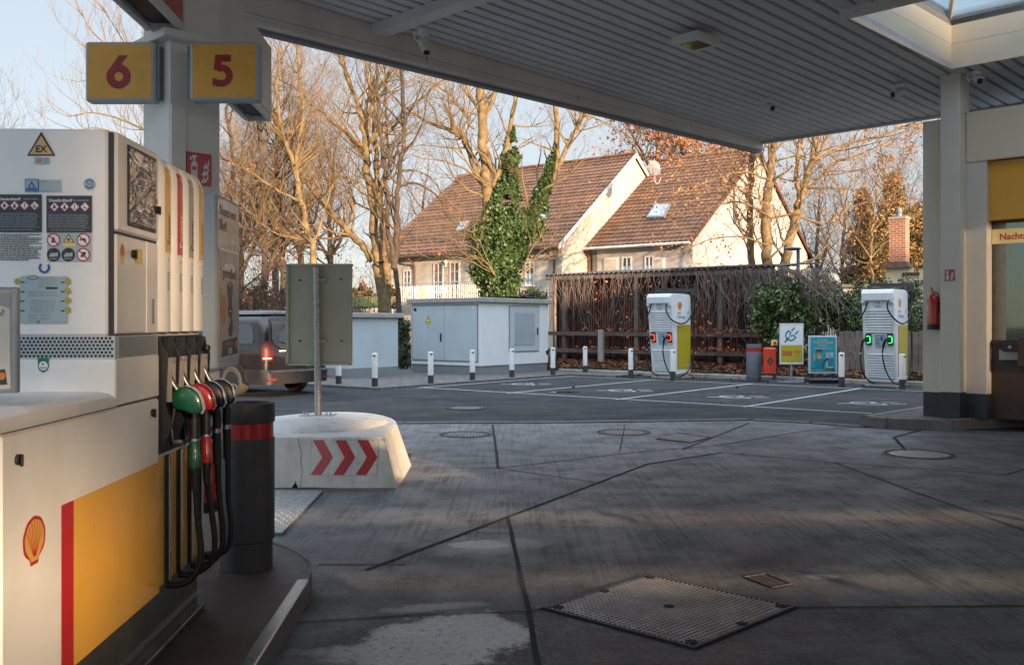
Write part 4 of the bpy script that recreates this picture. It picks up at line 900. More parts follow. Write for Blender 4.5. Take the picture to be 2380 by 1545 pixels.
# stickers on the face towards the camera (positions measured on that face)
def stk(name, fn, label):
    mb = MB(); fn(mb); part(mb, name, head, label)
def ex(mb):
    mb.flat(fp, [(96, 306), (129, 362), (63, 362)], .0010, 'ink'); mb.flat(fp, [(96, 316), (123, 359), (69, 359)], .0016, 'tan')
    mb.text(fp, 'EX', 96, 354, 23, .0024, 'ink', off=.03, align='CENTER', sx=1) if 0 else mb.text(lambda x, y, l: fp(x, -y, l), 'EX', 96, -354, 22, .0024, 'ink', off=.03, align='CENTER')
stk('warning_sticker', ex, 'yellow triangle sticker reading EX')
ft = lambda x, y, l: fp(x, -y, l)
def s2(mb):
    mb.rect(fp, 80, 115, 366, 381, .001, 'lblue'); mb.disc(fp, 92, 373.5, 5, 5, .0016, 'orange')
    for k in range(3): mb.rect(fp, 101, 112, 368+k*4, 370+k*4, .0016, 'fine')
stk('small_sticker', s2, 'small pale sticker with an orange dot')
def s3(mb):
    mb.rect(fp, 58, 90, 416, 446, .001, 'blue'); mb.rect(fp, 60, 88, 418, 444, .0015, 'lblue'); mb.flat(fp, [(74, 420), (84, 437), (64, 437)], .002, 'blue'); mb.flat(fp, [(74, 427), (79, 435), (69, 435)], .0025, 'lblue'); mb.rect(fp, 61, 87, 438, 443, .002, 'blue')
    mb.rect(fp, 92, 142, 418, 446, .001, 'lblue'); lines(mb, fp, 94, 112, 419, 426, 2, .0015, 'fine'); lines(mb, fp, 94, 114, 441, 445, 1, .0015, 'fine')
stk('inspection_sticker', s3, 'blue triangle inspection sticker beside a pale label')
def s4(mb):
    mb.disc(fp, 208, 428, 14, 14, .001, 'lblue', 28); mb.disc(fp, 208, 428, 11.5, 11.5, .0014, 'blue', 8); mb.disc(fp, 208, 428, 7.5, 7.5, .0018, 'lblue', 20); mb.rect(fp, 198, 218, 424, 432, .0021, 'lblue')
    mb.text(ft, 'TÜV', 208, -431, 8, .0024, 'blue', off=.03, align='CENTER')
stk('inspection_badge', s4, 'round blue badge reading TÜV')
def haz(mb, x0, x1, y0, y1, t):
    mb.rect(fp, x0, x1, y0, y1, .001, 'navy'); mb.text(ft, t, x0+6, -(y0+14), 9.5, .0016, 'wwhite', off=.02, sx=.92)
    mb.rect(fp, x0+62, x1-8, y0+10, y0+12, .0014, 'fine')
    for k in range(4):
        cx_ = x0+15+k*(x1-x0-10)/4*.98+4; cy_ = y0+26; r = 12
        mb.flat(fp, [(cx_-r, cy_), (cx_, cy_-r), (cx_+r, cy_), (cx_, cy_+r)], .0014, 'red'); r = 9.5; mb.flat(fp, [(cx_-r, cy_), (cx_, cy_-r), (cx_+r, cy_), (cx_, cy_+r)], .0018, 'wwhite')
        if k == 0: mb.flat(fp, [(cx_-3, cy_+4), (cx_-3.5, cy_-1), (cx_, cy_-6), (cx_+3.5, cy_), (cx_+2, cy_+4)], .0022, 'ink')
        elif k == 1: mb.disc(fp, cx_, cy_-2, 2.2, 2.5, .0022, 'ink', 10); mb.flat(fp, [(cx_-4, cy_+5), (cx_-2, cy_), (cx_+2, cy_), (cx_+4, cy_+5)], .0022, 'ink')
        elif k == 2: mb.rect(fp, cx_-1, cx_+1, cy_-6, cy_+2, .0022, 'ink'); mb.disc(fp, cx_, cy_+4.2, 1.3, 1.3, .0022, 'ink', 8)
        else: mb.flat(fp, [(cx_-5, cy_+3), (cx_, cy_+1), (cx_+5, cy_+2), (cx_+1, cy_+4.5)], .0022, 'ink'); mb.stroke(fp, [(cx_-2, cy_+2), (cx_-1.5, cy_-5)], 1.4, .0023, 'ink')
    lines(mb, fp, x0+5, x1-5, y0+42, y1-10, 9, .0014, 'fine', .36, 5); lines(mb, fp, x0+10, x1-8, y1-8, y1-4, 1, .0014, 'fine', .4, 6)
stk('hazard_label', lambda mb: haz(mb, -8, 97, 452, 540, 'Ottokraftstoff'), 'dark label headed Ottokraftstoff')
stk('hazard_label', lambda mb: haz(mb, 108, 214, 455, 541, 'Dieselkraftstoff'), 'dark label headed Dieselkraftstoff')
def s6(mb): lines(mb, fp, 0, 98, 543, 606, 15, .001, 'navy', .5, 8)
stk('printed_notice', s6, 'block of fine dark print')
def s7(mb):
    mb.rect(fp, 110, 213, 541, 608, .0008, 'lblue')
    for k, (cx_, cy_) in enumerate([(125, 558), (194, 558), (194, 592)]):
        mb.disc(fp, cx_, cy_, 16, 16, .0012, 'red', 28); mb.disc(fp, cx_, cy_, 12.8, 12.8, .0016, 'wwhite', 28)
        mb.flat(fp, [(cx_-6, cy_+6), (cx_-4, cy_-2), (cx_, cy_-8), (cx_+4, cy_), (cx_+2, cy_+6)] if k == 0 else ([(cx_-9, cy_-2), (cx_+4, cy_-5), (cx_+7, cy_+1), (cx_+5, cy_+6), (cx_+2, cy_+1), (cx_-9, cy_+1)] if k == 1 else [(cx_-7, cy_+5), (cx_-1, cy_-7), (cx_+6, cy_-6), (cx_+6, cy_-1), (cx_, cy_+6)]), .0020, 'ink')
        mb.stroke(fp, [(cx_-9.5, cy_-9.5), (cx_+9.5, cy_+9.5)], 3, .0024, 'red')
    mb.flat(fp, [(160, 543), (173, 564), (147, 564)], .0012, 'ink'); mb.flat(fp, [(160, 546.5), (170, 562.5), (150, 562.5)], .0016, 'tyel'); mb.disc(fp, 160, 557, 3, 4, .002, 'ink', 10); mb.rect(fp, 146, 175, 565, 573, .0012, 'tyel')
    for cx_ in (125, 159):
        mb.disc(fp, cx_, 592, 16, 16, .0012, 'ink', 28); mb.flat(fp, [(cx_-10, 594), (cx_-6, 588), (cx_+3, 588), (cx_+10, 586), (cx_+10, 596), (cx_-10, 597)], .0016, 'lblue'); mb.stroke(fp, [(cx_-9, 601), (cx_+8, 601)], 1.6, .0016, 'lblue')
        mb.stroke(fp, [(cx_-8, 582), (cx_-3, 587)], 1.6, .002, 'redg')
stk('prohibition_labels', s7, 'six round and triangular safety pictograms')
def s8(mb): mb.ring(fp, 103, 622, 8, 13.5, .001, 'blue', -40, 230, 24)
stk('ring_badge', s8, 'open blue ring badge')
def s9(mb):
    mb.rect(fp, 47, 157, 642, 752, .001, 'lblue'); mb.disc(fp, 77, 645, 13, 5, .0018, 'ink', 20); mb.disc(fp, 77, 645, 11, 3.6, .0022, 'lblue', 20)
    for k in range(4):
        yy = 654+k*22
        for cx_ in (41, 158): mb.disc(fp, cx_, yy, 7.5, 7.5, .0018, 'olive', 18); mb.rect(fp, cx_-4, cx_+4, yy-1, yy+1, .0022, 'fine')
        mb.disc(fp, 53, yy+2, 5, 1.6, .0018, 'ink', 14); mb.disc(fp, 146, yy+2, 5, 1.6, .0018, 'ink', 14)
    lines(mb, fp, 90, 132, 645, 670, 6, .0016, 'fine', .35, 4); lines(mb, fp, 66, 136, 676, 690, 4, .0016, 'fine', .35, 5); mb.rect(fp, 107, 134, 667, 672, .0016, 'ink')
    for k in range(8): mb.rect(fp, 72, 126, 697+k*4, 697.6+k*4, .0016, 'fine'); mb.rect(fp, 72+k*7.6, 72.7+k*7.6, 697, 726, .0018, 'fine')
    for x0 in (66, 96): 
        for k in range(5): mb.rect(fp, x0+k*5, x0+k*5+.8, 731, 742, .0018, 'fine')
        mb.rect(fp, x0, x0+22, 731, 732, .0018, 'fine'); mb.rect(fp, x0, x0+22, 741, 742, .0018, 'fine')
    mb.text(ft, 'CE', 84, -750, 8, .002, 'ink', off=.01); lines(mb, fp, 64, 80, 746, 749, 1, .0016, 'fine'); lines(mb, fp, 118, 140, 746, 749, 1, .0016, 'fine')
stk('rating_plate', s9, 'grey technical plate with yellow seals')
mb = MB(); mb.flat(fp, [(88, 831), (114, 831), (114, 852), (111, 860), (101, 866), (91, 860), (88, 852)], .001, 'dekra'); mb.disc(fp, 101, 850, 10.5, 10.5, .0016, 'wwhite', 24); mb.text(ft, 'DEKRA', 101, -856, 5, .0022, 'dekra', off=.02, align='CENTER'); mb.flat(fp, [(98, 843), (104, 846), (98, 849)], .002, 'dekra')
part(mb, 'inspection_seal', mid, 'green shield seal')

# ---------------------------------------------------------------- coffee posters
def coffee(mb, pl, w_, h_):      # a cup advert, w_ x h_ metres from the lower left corner
    mb.rect(pl, 0, w_, 0, h_, .001, 'paperw')
    mb.flat(pl, [(.0, h_*.80), (w_*.25, h_*.88), (w_*.6, h_*.9), (w_, h_*.83), (w_, h_), (0, h_)], .0014, 'gprint')
    q = lambda pts: [(w_*a, h_*b) for a, b in pts]
    mb.flat(pl, q([(.33, .68), (.67, .70), (.60, .52), (.44, .50)]), .0018, 'navy'); mb.flat(pl, q([(.33, .685), (.40, .72), (.60, .73), (.67, .70), (.5, .67)]), .0022, 'skin')
    mb.disc(pl, w_*.52, h_*.45, w_*.13, h_*.075, .0018, 'navy', 18); mb.flat(pl, q([(.55, .40), (.66, .36), (.66, .26), (.58, .20), (.44, .21), (.40, .27), (.50, .33)]), .0018, 'navy')
    mb.rect(pl, w_*.44, w_*.60, h_*.44, h_*.455, .0022, 'paperw')
    mb.disc(pl, w_*.16, h_*.46, w_*.15, h_*.14, .0018, 'orange', 24)
    mb.flat(pl, q([(.05, .02), (.95, .04), (.9, .20), (.1, .17)]), .0024, 'navy'); mb.disc(pl, w_*.84, h_*.13, w_*.07, h_*.04, .0028, 'orange', 14); mb.flat(pl, q([(.40, .04), (.62, .05), (.58, .11), (.42, .10)]), .0028, 'lblue')
    lines(mb, pl, w_*.25, w_*.7, h_*.125, h_*.16, 2, .0028, 'orange', .5, 2)
    mb.text(pl, 'genießen?', w_*.5, h_*.755, w_*.20, .0026, 'ink', align='CENTER')
ps = thing('advert_lightbox', 'tall advert case reading Neues von Shell beside the pump column', 'advert case', A, (-1.5, 5.8, 1.25), 'coffee advert cases')
y0, y1, z0, z1 = 5.52, 6.06, 1.235, 2.255
mb = MB(); mb.box(-1.54, -1.455, y0, y1, z0, z1, 'lgrey', .012); part(mb, 'case', ps)
mb = MB(); pl = plm((-1.455, y0, z0), (0, 1, 0), (0, 0, 1)); mb.rect(pl, .015, y1-y0-.015, .03, 1.0, .001, 'paperw')
mb.text(pl, 'Neues von', .05, .905, .085, .003, 'navy', off=.01, sx=1.05); mb.text(pl, 'Shell', .05, .815, .085, .003, 'navy', off=.01, sx=1.05); part(mb, 'printed_face', ps)
mb = MB(); mb.box(-1.455, -1.449, y0+.035, y1-.03, z0+.04, z0+.71, 'steel', .002); pl = plm((-1.449, y0+.05, z0+.055), (0, 1, 0), (0, 0, 1)); coffee(mb, pl, .44, .64); part(mb, 'poster', ps)
ps = thing('counter_advert', 'metal framed coffee advert on the shelf at the left edge', 'advert case', A, (-1.6, 2.76, 1.265), 'coffee advert cases')
mb = MB(); mb.box(-1.78, -1.302, 2.75, 2.775, 1.30, 1.605, 'steel', .004); mb.box(-1.7, -1.4, 2.75, 2.80, 1.262, 1.30, 'steel'); part(mb, 'frame', ps)
mb = MB(); pl = plm((-1.765, 2.749, 1.312), (1, 0, 0), (0, 0, 1)); mb.rect(pl, 0, .447, 0, .28, .0004, 'paperw'); coffee(mb, plm((-1.455, 2.7488, 1.314), (1, 0, 0), (0, 0, 1)), .135, .276); part(mb, 'poster', ps)

# ---------------------------------------------------------------- bin, extinguisher
def bin_(c, fr, r, h, body_, band, label, top=True, base=.17):
    t = thing('waste_bin', label, 'waste bin', fr, c, 'cylindrical waste bins')
    mb = MB(); mb.lathe(c, [(r*.93, .002), (r*.93, h*base), (r, h*(base+.008)), (r, h*.785), (r*.985, h*.79)], 40, body_); part(mb, 'body', t)
    mb = MB(); mb.lathe(c, [(r*.965, h*.79), (r*.965, h*.882)], 40, band); part(mb, 'band', t)
    mb = MB(); n = 40
    prof = [(r*.97, h*.882), (r*1.012, h*.886), (r*1.012, h*.985), (r*.985, h), (r*.87, h), (r*.84, h*.985), (r*.84, h*.93)]
    mb.lathe(c, prof, n, body_); part(mb, 'lid', t)
    mb = MB(); mb.box(c[0]-r*.62, c[0]+r*.62, c[1]-r*.5, c[1]+r*.2, c[2]+h*.93, c[2]+h*.937, 'ink'); part(mb, 'opening', t)
    return t
bin_((-1.262, 5.42, .118), A, .155, .935, 'dgrey', 'redg', 'dark cylindrical waste bin with red band at the end of the pump island')
extinguisher((-1.335, 4.80, .56), .075, .42, A, 'red fire extinguisher half hidden behind the pump hoses', None)
# ---------------------------------------------------------------- island column with number boards
cl = thing('canopy_column', 'square cream canopy column standing on the pump island', 'column', D, (-5.5, 2.7, .12))
mb = MB(); mb.box(-5.745, -5.385, 2.54, 2.86, .12, 5.4, 'whitep', .006); part(mb, 'shaft', cl)
mb = MB(); mb.box(-5.385, -5.372, 2.545, 2.635, .12, 2.79, 'whitep', .002); mb.disc(lambda x, y, l: Vector((-5.372+l, x, y)), 2.59, 2.23, .010, .010, .002, 'steel', 12); part(mb, 'cable_cover', cl)
mb = MB(); mb.box(-5.83, -5.30, 2.47, 2.94, 3.165, 3.215, 'whitep', .006); part(mb, 'bracket_plate', cl)
def board(px0, px1, py0, py1, Y, digit, label):
    a, b = PT(px0, py1, Y), PT(px1, py0, Y); t = thing('pump_number_sign', label, 'number sign', W, (a.x, Y, a.z), 'yellow pump number boards')
    mb = MB(); mb.box(a.x, b.x, Y, Y+.09, a.z, b.z, 'lgrey', .012); mb.box(b.x if digit == '6' else a.x-.02, b.x+.02 if digit == '6' else a.x, Y+.02, Y+.08, a.z+.02, b.z-.02, 'grey'); part(mb, 'casing', t)
    mb = MB(); m_ = .018; mb.box(a.x+m_, b.x-m_, Y-.003, Y, a.z+m_, b.z-m_, 'yellow2', .002)
    cx_ = (a.x+b.x)/2; cz_ = (a.z+b.z)/2; s_ = (b.z-a.z)/.36*.1; pl = lambda x, y, l: Vector((cx_+x*s_, Y-.003-l, cz_+y*s_))
    mt = 'maroon'
    if digit == '6':
        mb.ring(pl, -.06, -.32, .27, .74, .0012, mt, 0, 360, 40)
        mb.flat(pl, [(-.72, -.02), (-.04, .96), (.50, .96), (-.02, .26), (-.30, -.05)], .0016, mt)
    else:
        mb.flat(pl, [(-.62, .06), (-.52, .98), (.44, .98), (.44, .55), (-.13, .55), (-.17, .20), (-.35, .05)], .0012, mt)
        mb.ring(pl, -.13, -.30, .27, .68, .0016, mt, -90, 130, 30); mb.flat(pl, [(-.13, -.98), (-.13, -.57), (-.40, -.53), (-.66, -.42), (-.70, -.86), (-.42, -.96)], .0014, mt)
    part(mb, 'number_face', t)
board(197, 360, 97, 236, 5.60, '6', 'yellow board showing the number six, on the sky side of the column')
board(440, 601, 97, 234, 5.50, '5', 'yellow board showing the number five, between the column and the trees')
mb = MB(); rr_ = lambda x, z: None
o1 = hit(435, 423, D, 0, -5.37); o2 = hit(494, 423, D, 0, -5.37); zt_ = hit(436, 352, D, 0, -5.37).z
mb.box(-5.384, -5.372, o1.y, o2.y-.006, o1.z-.01, zt_, 'red'); fire_sign(mb, lambda x, y, l: Vector((-5.3715+l, x, y)), o1.y, o2.y-.006, o1.z-.01, zt_)
solo(mb, 'fire_point_sign', 'larger red fire extinguisher sign on the pump island column', 'sign', D, (-5.38, o1.y, o1.z), 'red fire extinguisher signs')
bz = 3.22
def channel(y0, y1, z1, name, label, sgn=False):
    t = thing(name, label, 'overhead sign', A, (-1.8, (y0+y1)/2, bz)); mb = MB()
    mb.box(-1.91, -1.68, y0, y1, bz+.05, z1, 'whitep', .008); mb.box(-1.91, -1.87, y0, y1, bz, bz+.05, 'whitep', .012); mb.box(-1.71, -1.68, y0, y1, bz, bz+.05, 'whitep', .004); mb.box(-1.87, -1.71, y1-.03, y1, bz, bz+.05, 'whitep'); part(mb, 'casing', t)
    mb = MB(); mb.box(-1.865, -1.715, y0, y1-.03, bz+.042, bz+.0495, 'brown'); part(mb, 'channel', t)
    if sgn:
        mb = MB(); mb.box(-1.68, -1.677, y0, y1-.04, bz+.055, z1-.05, 'red'); part(mb, 'red_face', t)
channel(2.8, 5.66, 3.85, 'overhead_sign_box', 'white overhead sign box with red face running towards the viewer', True)
channel(5.75, 8.15, 3.85, 'overhead_beam_box', 'plain white overhead box running away beyond the pump column')

# ================================================================ barrier block with sign
bt = thing('barrier_block', 'white painted concrete barrier block with cracked top and chevron plate', 'barrier', W, (-2.0, 10, 0))
mb = MB(); rings = []
def outline(ins, far):      # rounded far end, square near end
    x0, x1, y0, y1 = -3.02+ins, -1.04-ins, 8.66+ins, far
    pts = [(x0, y0), (x1, y0), (x1, y0+.5)]
    for k in range(1, 16):
        a = radians(180*k/16); cxx = (x0+x1)/2; rx = (x1-x0)/2; pts.append((cxx+rx*cos(a)**1, 9.7+(far-9.7)*sin(a)))
    pts += [(x0, y0+.5)]; return pts
for z, ins, far in ((0, 0, 11.5), (.42, .145, 11.35), (.447, .16, 11.33), (.456, .19, 11.3)):
    rings.append([(x, y, z) for x, y in outline(ins, far)])
n = len(rings[0]); vs = [v for r in rings for v in r]
mb.add(vs, [(i*n+k, i*n+(k+1) % n, (i+1)*n+(k+1) % n, (i+1)*n+k) for i in range(3) for k in range(n)]+[tuple(range(3*n, 4*n))], 'pconc', False)
part(mb, 'block', bt)
mb = MB(); ring2 = []
for k in range(36):
    a = 2*pi*k/36; w_ = 1+.05*mnoise.noise(Vector((cos(a)*2, sin(a)*2, 1))); ring2.append((cos(a)*w_, sin(a)*w_))
prf = [(.74, .455), (.72, .475), (.5, .505), (.25, .525), (.02, .530)]
mb.add([(-2.05+r*x, 10.0+r*1.25*y, z) for r, z in prf for x, y in ring2], [(i*36+k, i*36+(k+1) % 36, (i+1)*36+(k+1) % 36, (i+1)*36+k) for i in range(4) for k in range(36)]+[tuple(range(4*36, 5*36))], 'pconc', True)
part(mb, 'top_patch', bt)
mb = MB()
def crack(mb, pts, wd, pl): mb.stroke(pl, pts, wd, .002, 'seal')
fb = lambda x, z, l: Vector((x, 8.66+.145*z/.42-l, z))
rc = random.Random(5); cp = []
x = -1.98
for k in range(16): z = .44-k*.029; x += rc.uniform(-.012, .014); cp.append((x, z))
crack(mb, cp, .004, fb); mb.flat(fb, [(-2.0, .012), (-1.955, .008), (-1.945, .025), (-1.962, .04), (-1.968, .075), (-1.978, .045), (-1.992, .03)], .0024, 'seal')
mb.flat(fb, [(-2.2, .001), (-1.08, .001), (-1.15, .010), (-1.5, .006), (-1.8, .014), (-2.2, .010)], .0022, 'seal')
mb.flat(fb, [(-1.215, .435), (-1.165, .44), (-1.175, .40), (-1.19, .42)], .0024, 'concb')
part(mb, 'cracks', bt)
mb = MB(); f0, f1, g0, g1 = hit(722, 1060, W, 1, 8.74).x, hit(878, 1060, W, 1, 8.74).x, .118, .43
mb.rect(fb, f0, f1, g0, g1, .004, 'galv'); mb.rect(fb, f0+.004, f1-.004, g0+.004, g1-.004, .0052, 'pconc')
for k in range(3):
    x = f0+.008+k*(f1-f0)/3.0; w3 = (f1-f0)/6.2; tip = (f1-f0)/6.4; zm = (g0+g1)/2; xe = f1-.004
    c = lambda v: min(v, xe)
    mb.flat(fb, [(x, g1-.004), (x+w3, g1-.004), (c(x+w3+tip), zm), (x+w3, g0+.004), (x, g0+.004), (x+tip, zm)], .0066, 'red')
part(mb, 'chevron_plate', bt)
sg = thing('road_sign', 'grey green back of a framed sign on a galvanised post', 'sign', W, (-2.06, 10.15, .52))
xp = hit(737, 800, W, 1, 10.15).x; Y = 10.15
mb = MB(); mb.tube([(xp+.012, Y, .535), (xp-.01, Y, 2.10)], .037, 20, 'galv'); part(mb, 'post', sg)
mb = MB(); mb.box(xp-.17, xp+.19, Y-.12, Y+.12, .520, .535, 'galv', .003)
for sx in (-.13, -.09, .11, .15):
    mb.lathe((xp+sx, Y-.05, .535), [(.014, 0), (.014, .012), (.009, .014), (.009, .035), (.001, .042)], 6, 'chrome')
part(mb, 'base_plate', sg)
a, b = PT(666, 848, Y+.05), PT(817, 614, Y+.05)
mb = MB(); mb.box(a.x, b.x, Y+.055, Y+.085, a.z, b.z, 'signback'); mb.box(a.x-.004, a.x+.028, Y+.03, Y+.09, a.z, b.z, 'signback', .003); mb.box(b.x-.028, b.x+.004, Y+.03, Y+.09, a.z, b.z, 'signback', .003)
mb.box(a.x-.012, b.x+.012, Y+.025, Y+.095, b.z-.022, b.z+.004, 'signback', .003); mb.box(a.x, b.x, Y+.03, Y+.09, a.z-.004, a.z+.02, 'signback', .003); pn = part(mb, 'panel', sg)
mb = MB()
for x, y in ((697, 651), (793, 649), (697, 792), (794, 792)):
    c = PT(x, y, Y+.05); mb.tube([(c.x, Y+.056, c.z), (c.x, Y+.035, c.z)], .011, 8, 'rust')
part(mb, 'bolts', pn)
for y in (650, 792):
    c = PT(737, y, Y); mb = MB(); mb.tube([(xp, Y, c.z-.014), (xp, Y, c.z+.014)], .043, 20, 'galv'); mb.box(xp-.09, xp+.09, Y+.036, Y+.052, c.z-.016, c.z+.016, 'galv', .002); mb.box(xp+.04, xp+.10, Y-.005, Y+.04, c.z-.012, c.z+.012, 'galv', .003); part(mb, 'clamp', sg)
# ================================================================ bays: cabins, bollards, chargers, signs
def pbase(px, py): g = G(px, py, 0, P); return g
cb = thing('transformer_cabin', 'large pale transformer cabin with grey double door and louvred side hatch', 'utility cabin', P, (-18.7, 22, 0), 'flat roofed transformer cabins')
pn_, qn_ = -17.35, 20.40; pl_, qr_ = pn_-2.72, qn_+3.2
mb = MB(); mb.box(pl_, pn_, qn_, qr_, .30, 2.10, 'chw', .012); wl = part(mb, 'wall', cb)
mb = MB(); mb.box(pl_+.03, pn_-.03, qn_+.03, qr_-.03, .04, .30, 'grey'); part(mb, 'base', cb)
mb = MB(); mb.box(pl_-.10, pn_+.10, qn_-.10, qr_+.10, 2.10, 2.235, 'concb', .015); mb.grid([[(pl_-.05, qn_-.05, 2.236), (pl_-.05, (qn_+qr_)/2, 2.30), (pl_-.05, qr_, 2.236)], [(pn_+.05, qn_-.05, 2.236), (pn_+.05, (qn_+qr_)/2, 2.30), (pn_+.05, qr_, 2.236)]], 'grey', False); part(mb, 'roof', cb)
mb = MB(); ft_ = lambda x, y, l: Vector((x, qn_-l, y))
mb.box(pl_+.08, pn_-.12, qn_-.022, qn_, .44, 2.02, 'lgrey', .004); mb.box(pl_+.05, pn_-.09, qn_-.012, qn_-.001, .41, 2.05, 'grey'); pm_ = (pl_+pn_)/2; mb.rect(ft_, pm_-.004, pm_+.004, .44, 2.02, .0235, 'ink'); 
mb.rect(ft_, pl_+.13, pl_+.24, 1.86, 1.96, .024, 'ink'); mb.rect(ft_, pn_-.30, pn_-.22, 1.93, 1.98, .024, 'wwhite')
dn = part(mb, 'double_door', cb)
mb = MB(); x = pl_+.72; mb.flat(ft_, [(x-.12, 1.54), (x+.12, 1.54), (x, 1.76)], .024, 'ink'); mb.flat(ft_, [(x-.10, 1.555), (x+.10, 1.555), (x, 1.735)], .025, 'tyel'); mb.flat(ft_, [(x+.01, 1.70), (x-.03, 1.635), (x+.0, 1.63), (x-.01, 1.575), (x+.03, 1.645), (x, 1.65)], .026, 'ink'); mb.rect(ft_, x-.12, x+.12, 1.45, 1.53, .024, 'tyel'); mb.rect(ft_, x-.06, x+.06, 1.35, 1.44, .024, 'lblue'); lines(mb, ft_, x-.10, x+.10, 1.47, 1.52, 2, .026, 'ink', .4); part(mb, 'warning_sign', dn)
mb = MB(); mb.box(pm_-.16, pm_-.11, qn_-.05, qn_-.022, .98, 1.22, 'black', .008); part(mb, 'handle', dn)
hq = lambda px: hit(px, 800, P, 0, pn_).y
q0, q1 = hq(1184), hq(1251)
mb = MB(); sd_ = lambda x, y, l: Vector((pn_+l, x, y)); mb.box(pn_, pn_+.012, q0-.03, q1+.03, .66, 2.03, 'grey'); mb.box(pn_, pn_+.022, q0, q1, .69, 2.0, 'lgrey', .004); hd_ = part(mb, 'side_hatch', cb)
mb = MB(); a, b = q0+(q1-q0)*.16, q0+(q1-q0)*.86
mb.box(pn_+.022, pn_+.024, a, b, .86, 1.83, 'ink')
for k in range(32): z = .87+k*.030; mb.prism([(pn_+.024, a, z), (pn_+.024, a, z+.022), (pn_+.036, a, z+.008)], (0, b-a, 0), 'lgrey')
part(mb, 'louvre', hd_)
mb = MB(); mb.box(pn_+.022, pn_+.05, q1-.10, q1-.055, 1.17, 1.38, 'black', .008); part(mb, 'handle', hd_)
mb = MB(); mb.flat(sd_, [(q1-.14, 1.70), (q1-.02, 1.70), (q1-.08, 1.81)], .024, 'tyel'); mb.rect(sd_, q1-.14, q1-.02, 1.655, 1.695, .024, 'tyel'); part(mb, 'warning_sign', hd_)
mb = MB(); y = hq(1272); mb.disc(sd_, y, .62, .075, .075, .003, 'black', 20); mb.disc(sd_, y, 1.99, .012, .012, .003, 'black', 8); part(mb, 'vent_hole', cb)
g = G(809, 884, 0, P); pn2, qn2 = g.x, g.y
cb = thing('transformer_cabin', 'smaller plain grey utility cabin with flat concrete slab roof behind the sign', 'utility cabin', P, (pn2-1, qn2+1, 0), 'flat roofed transformer cabins')
mb = MB(); mb.box(pn2-2.3, pn2, qn2, qn2+1.85, .30, 1.66, 'lgrey', .01); mb.box(pn2-2.3, pn2-.0, qn2-.002, qn2+1.852, .04, .30, 'grey'); part(mb, 'wall', cb)
mb = MB(); mb.box(pn2-2.4, pn2+.1, qn2-.12, qn2+1.97, 1.66, 1.79, 'concb', .015); part(mb, 'roof', cb)
mb = MB(); mb.box(pn2-1.2, pn2-.25, qn2-.02, qn2, .42, 1.5, 'lgrey', .004); mb.box(pn2-1.23, pn2-.22, qn2-.01, qn2-.001, .40, 1.53, 'grey'); mb.box(pn2-1.1, pn2-.35, qn2-.025, qn2-.02, .45, .62, 'grey'); part(mb, 'door', cb)

bl = [(787, 897, 'behind the sign panel, leftmost of the row'), (871, 903, 'before the small grey cabin'), (1001, 895.5, 'before the left door leaf of the large cabin'),
      (1098, 887.5, 'before the near corner of the large cabin'), (1189.6, 881, 'before the louvred hatch of the large cabin'), (1285, 875, 'before the far right corner of the large cabin'),
      (1360, 869, 'nearest the large cabin, before the brown shed boards'), (1466, 880, 'between shed and red lit charger, standing free'), (1564, 885, 'before the charger with red lit plugs'),
      (1956, 900, 'just right of the poster stand'), (2097, 907, 'before the charger with green lit plugs')]
proto = None
for i, (px, py, lb) in enumerate(bl):
    g = G(px, py)
    if proto is None:
        proto = thing('bollard', '', 'bollard', W, (g.x, g.y, 0), 'white and black steel bollards round the charging bays')
        mb = MB(); mb.lathe((g.x, g.y, 0), [(.068, .245), (.068, .80), (.062, .815), (.03, .824), (.001, .826)], 20, 'whitep'); part(mb, 'white_tube', proto)
        mb = MB(); mb.lathe((g.x, g.y, 0), [(.071, 0), (.071, .25)], 20, 'dgrey'); part(mb, 'black_foot', proto)
        mb = MB(); mb.box(g.x-.01, g.x+.05, g.y-.072, g.y-.055, .745, .775, 'dgrey'); part(mb, 'label_plate', proto)
        o = proto
    else:
        o = copy_tree(proto); o.location = (g.x, g.y, 0); o.rotation_euler.z = random.uniform(-.8, .3)
    o['label'] = 'white bollard with black foot '+lb
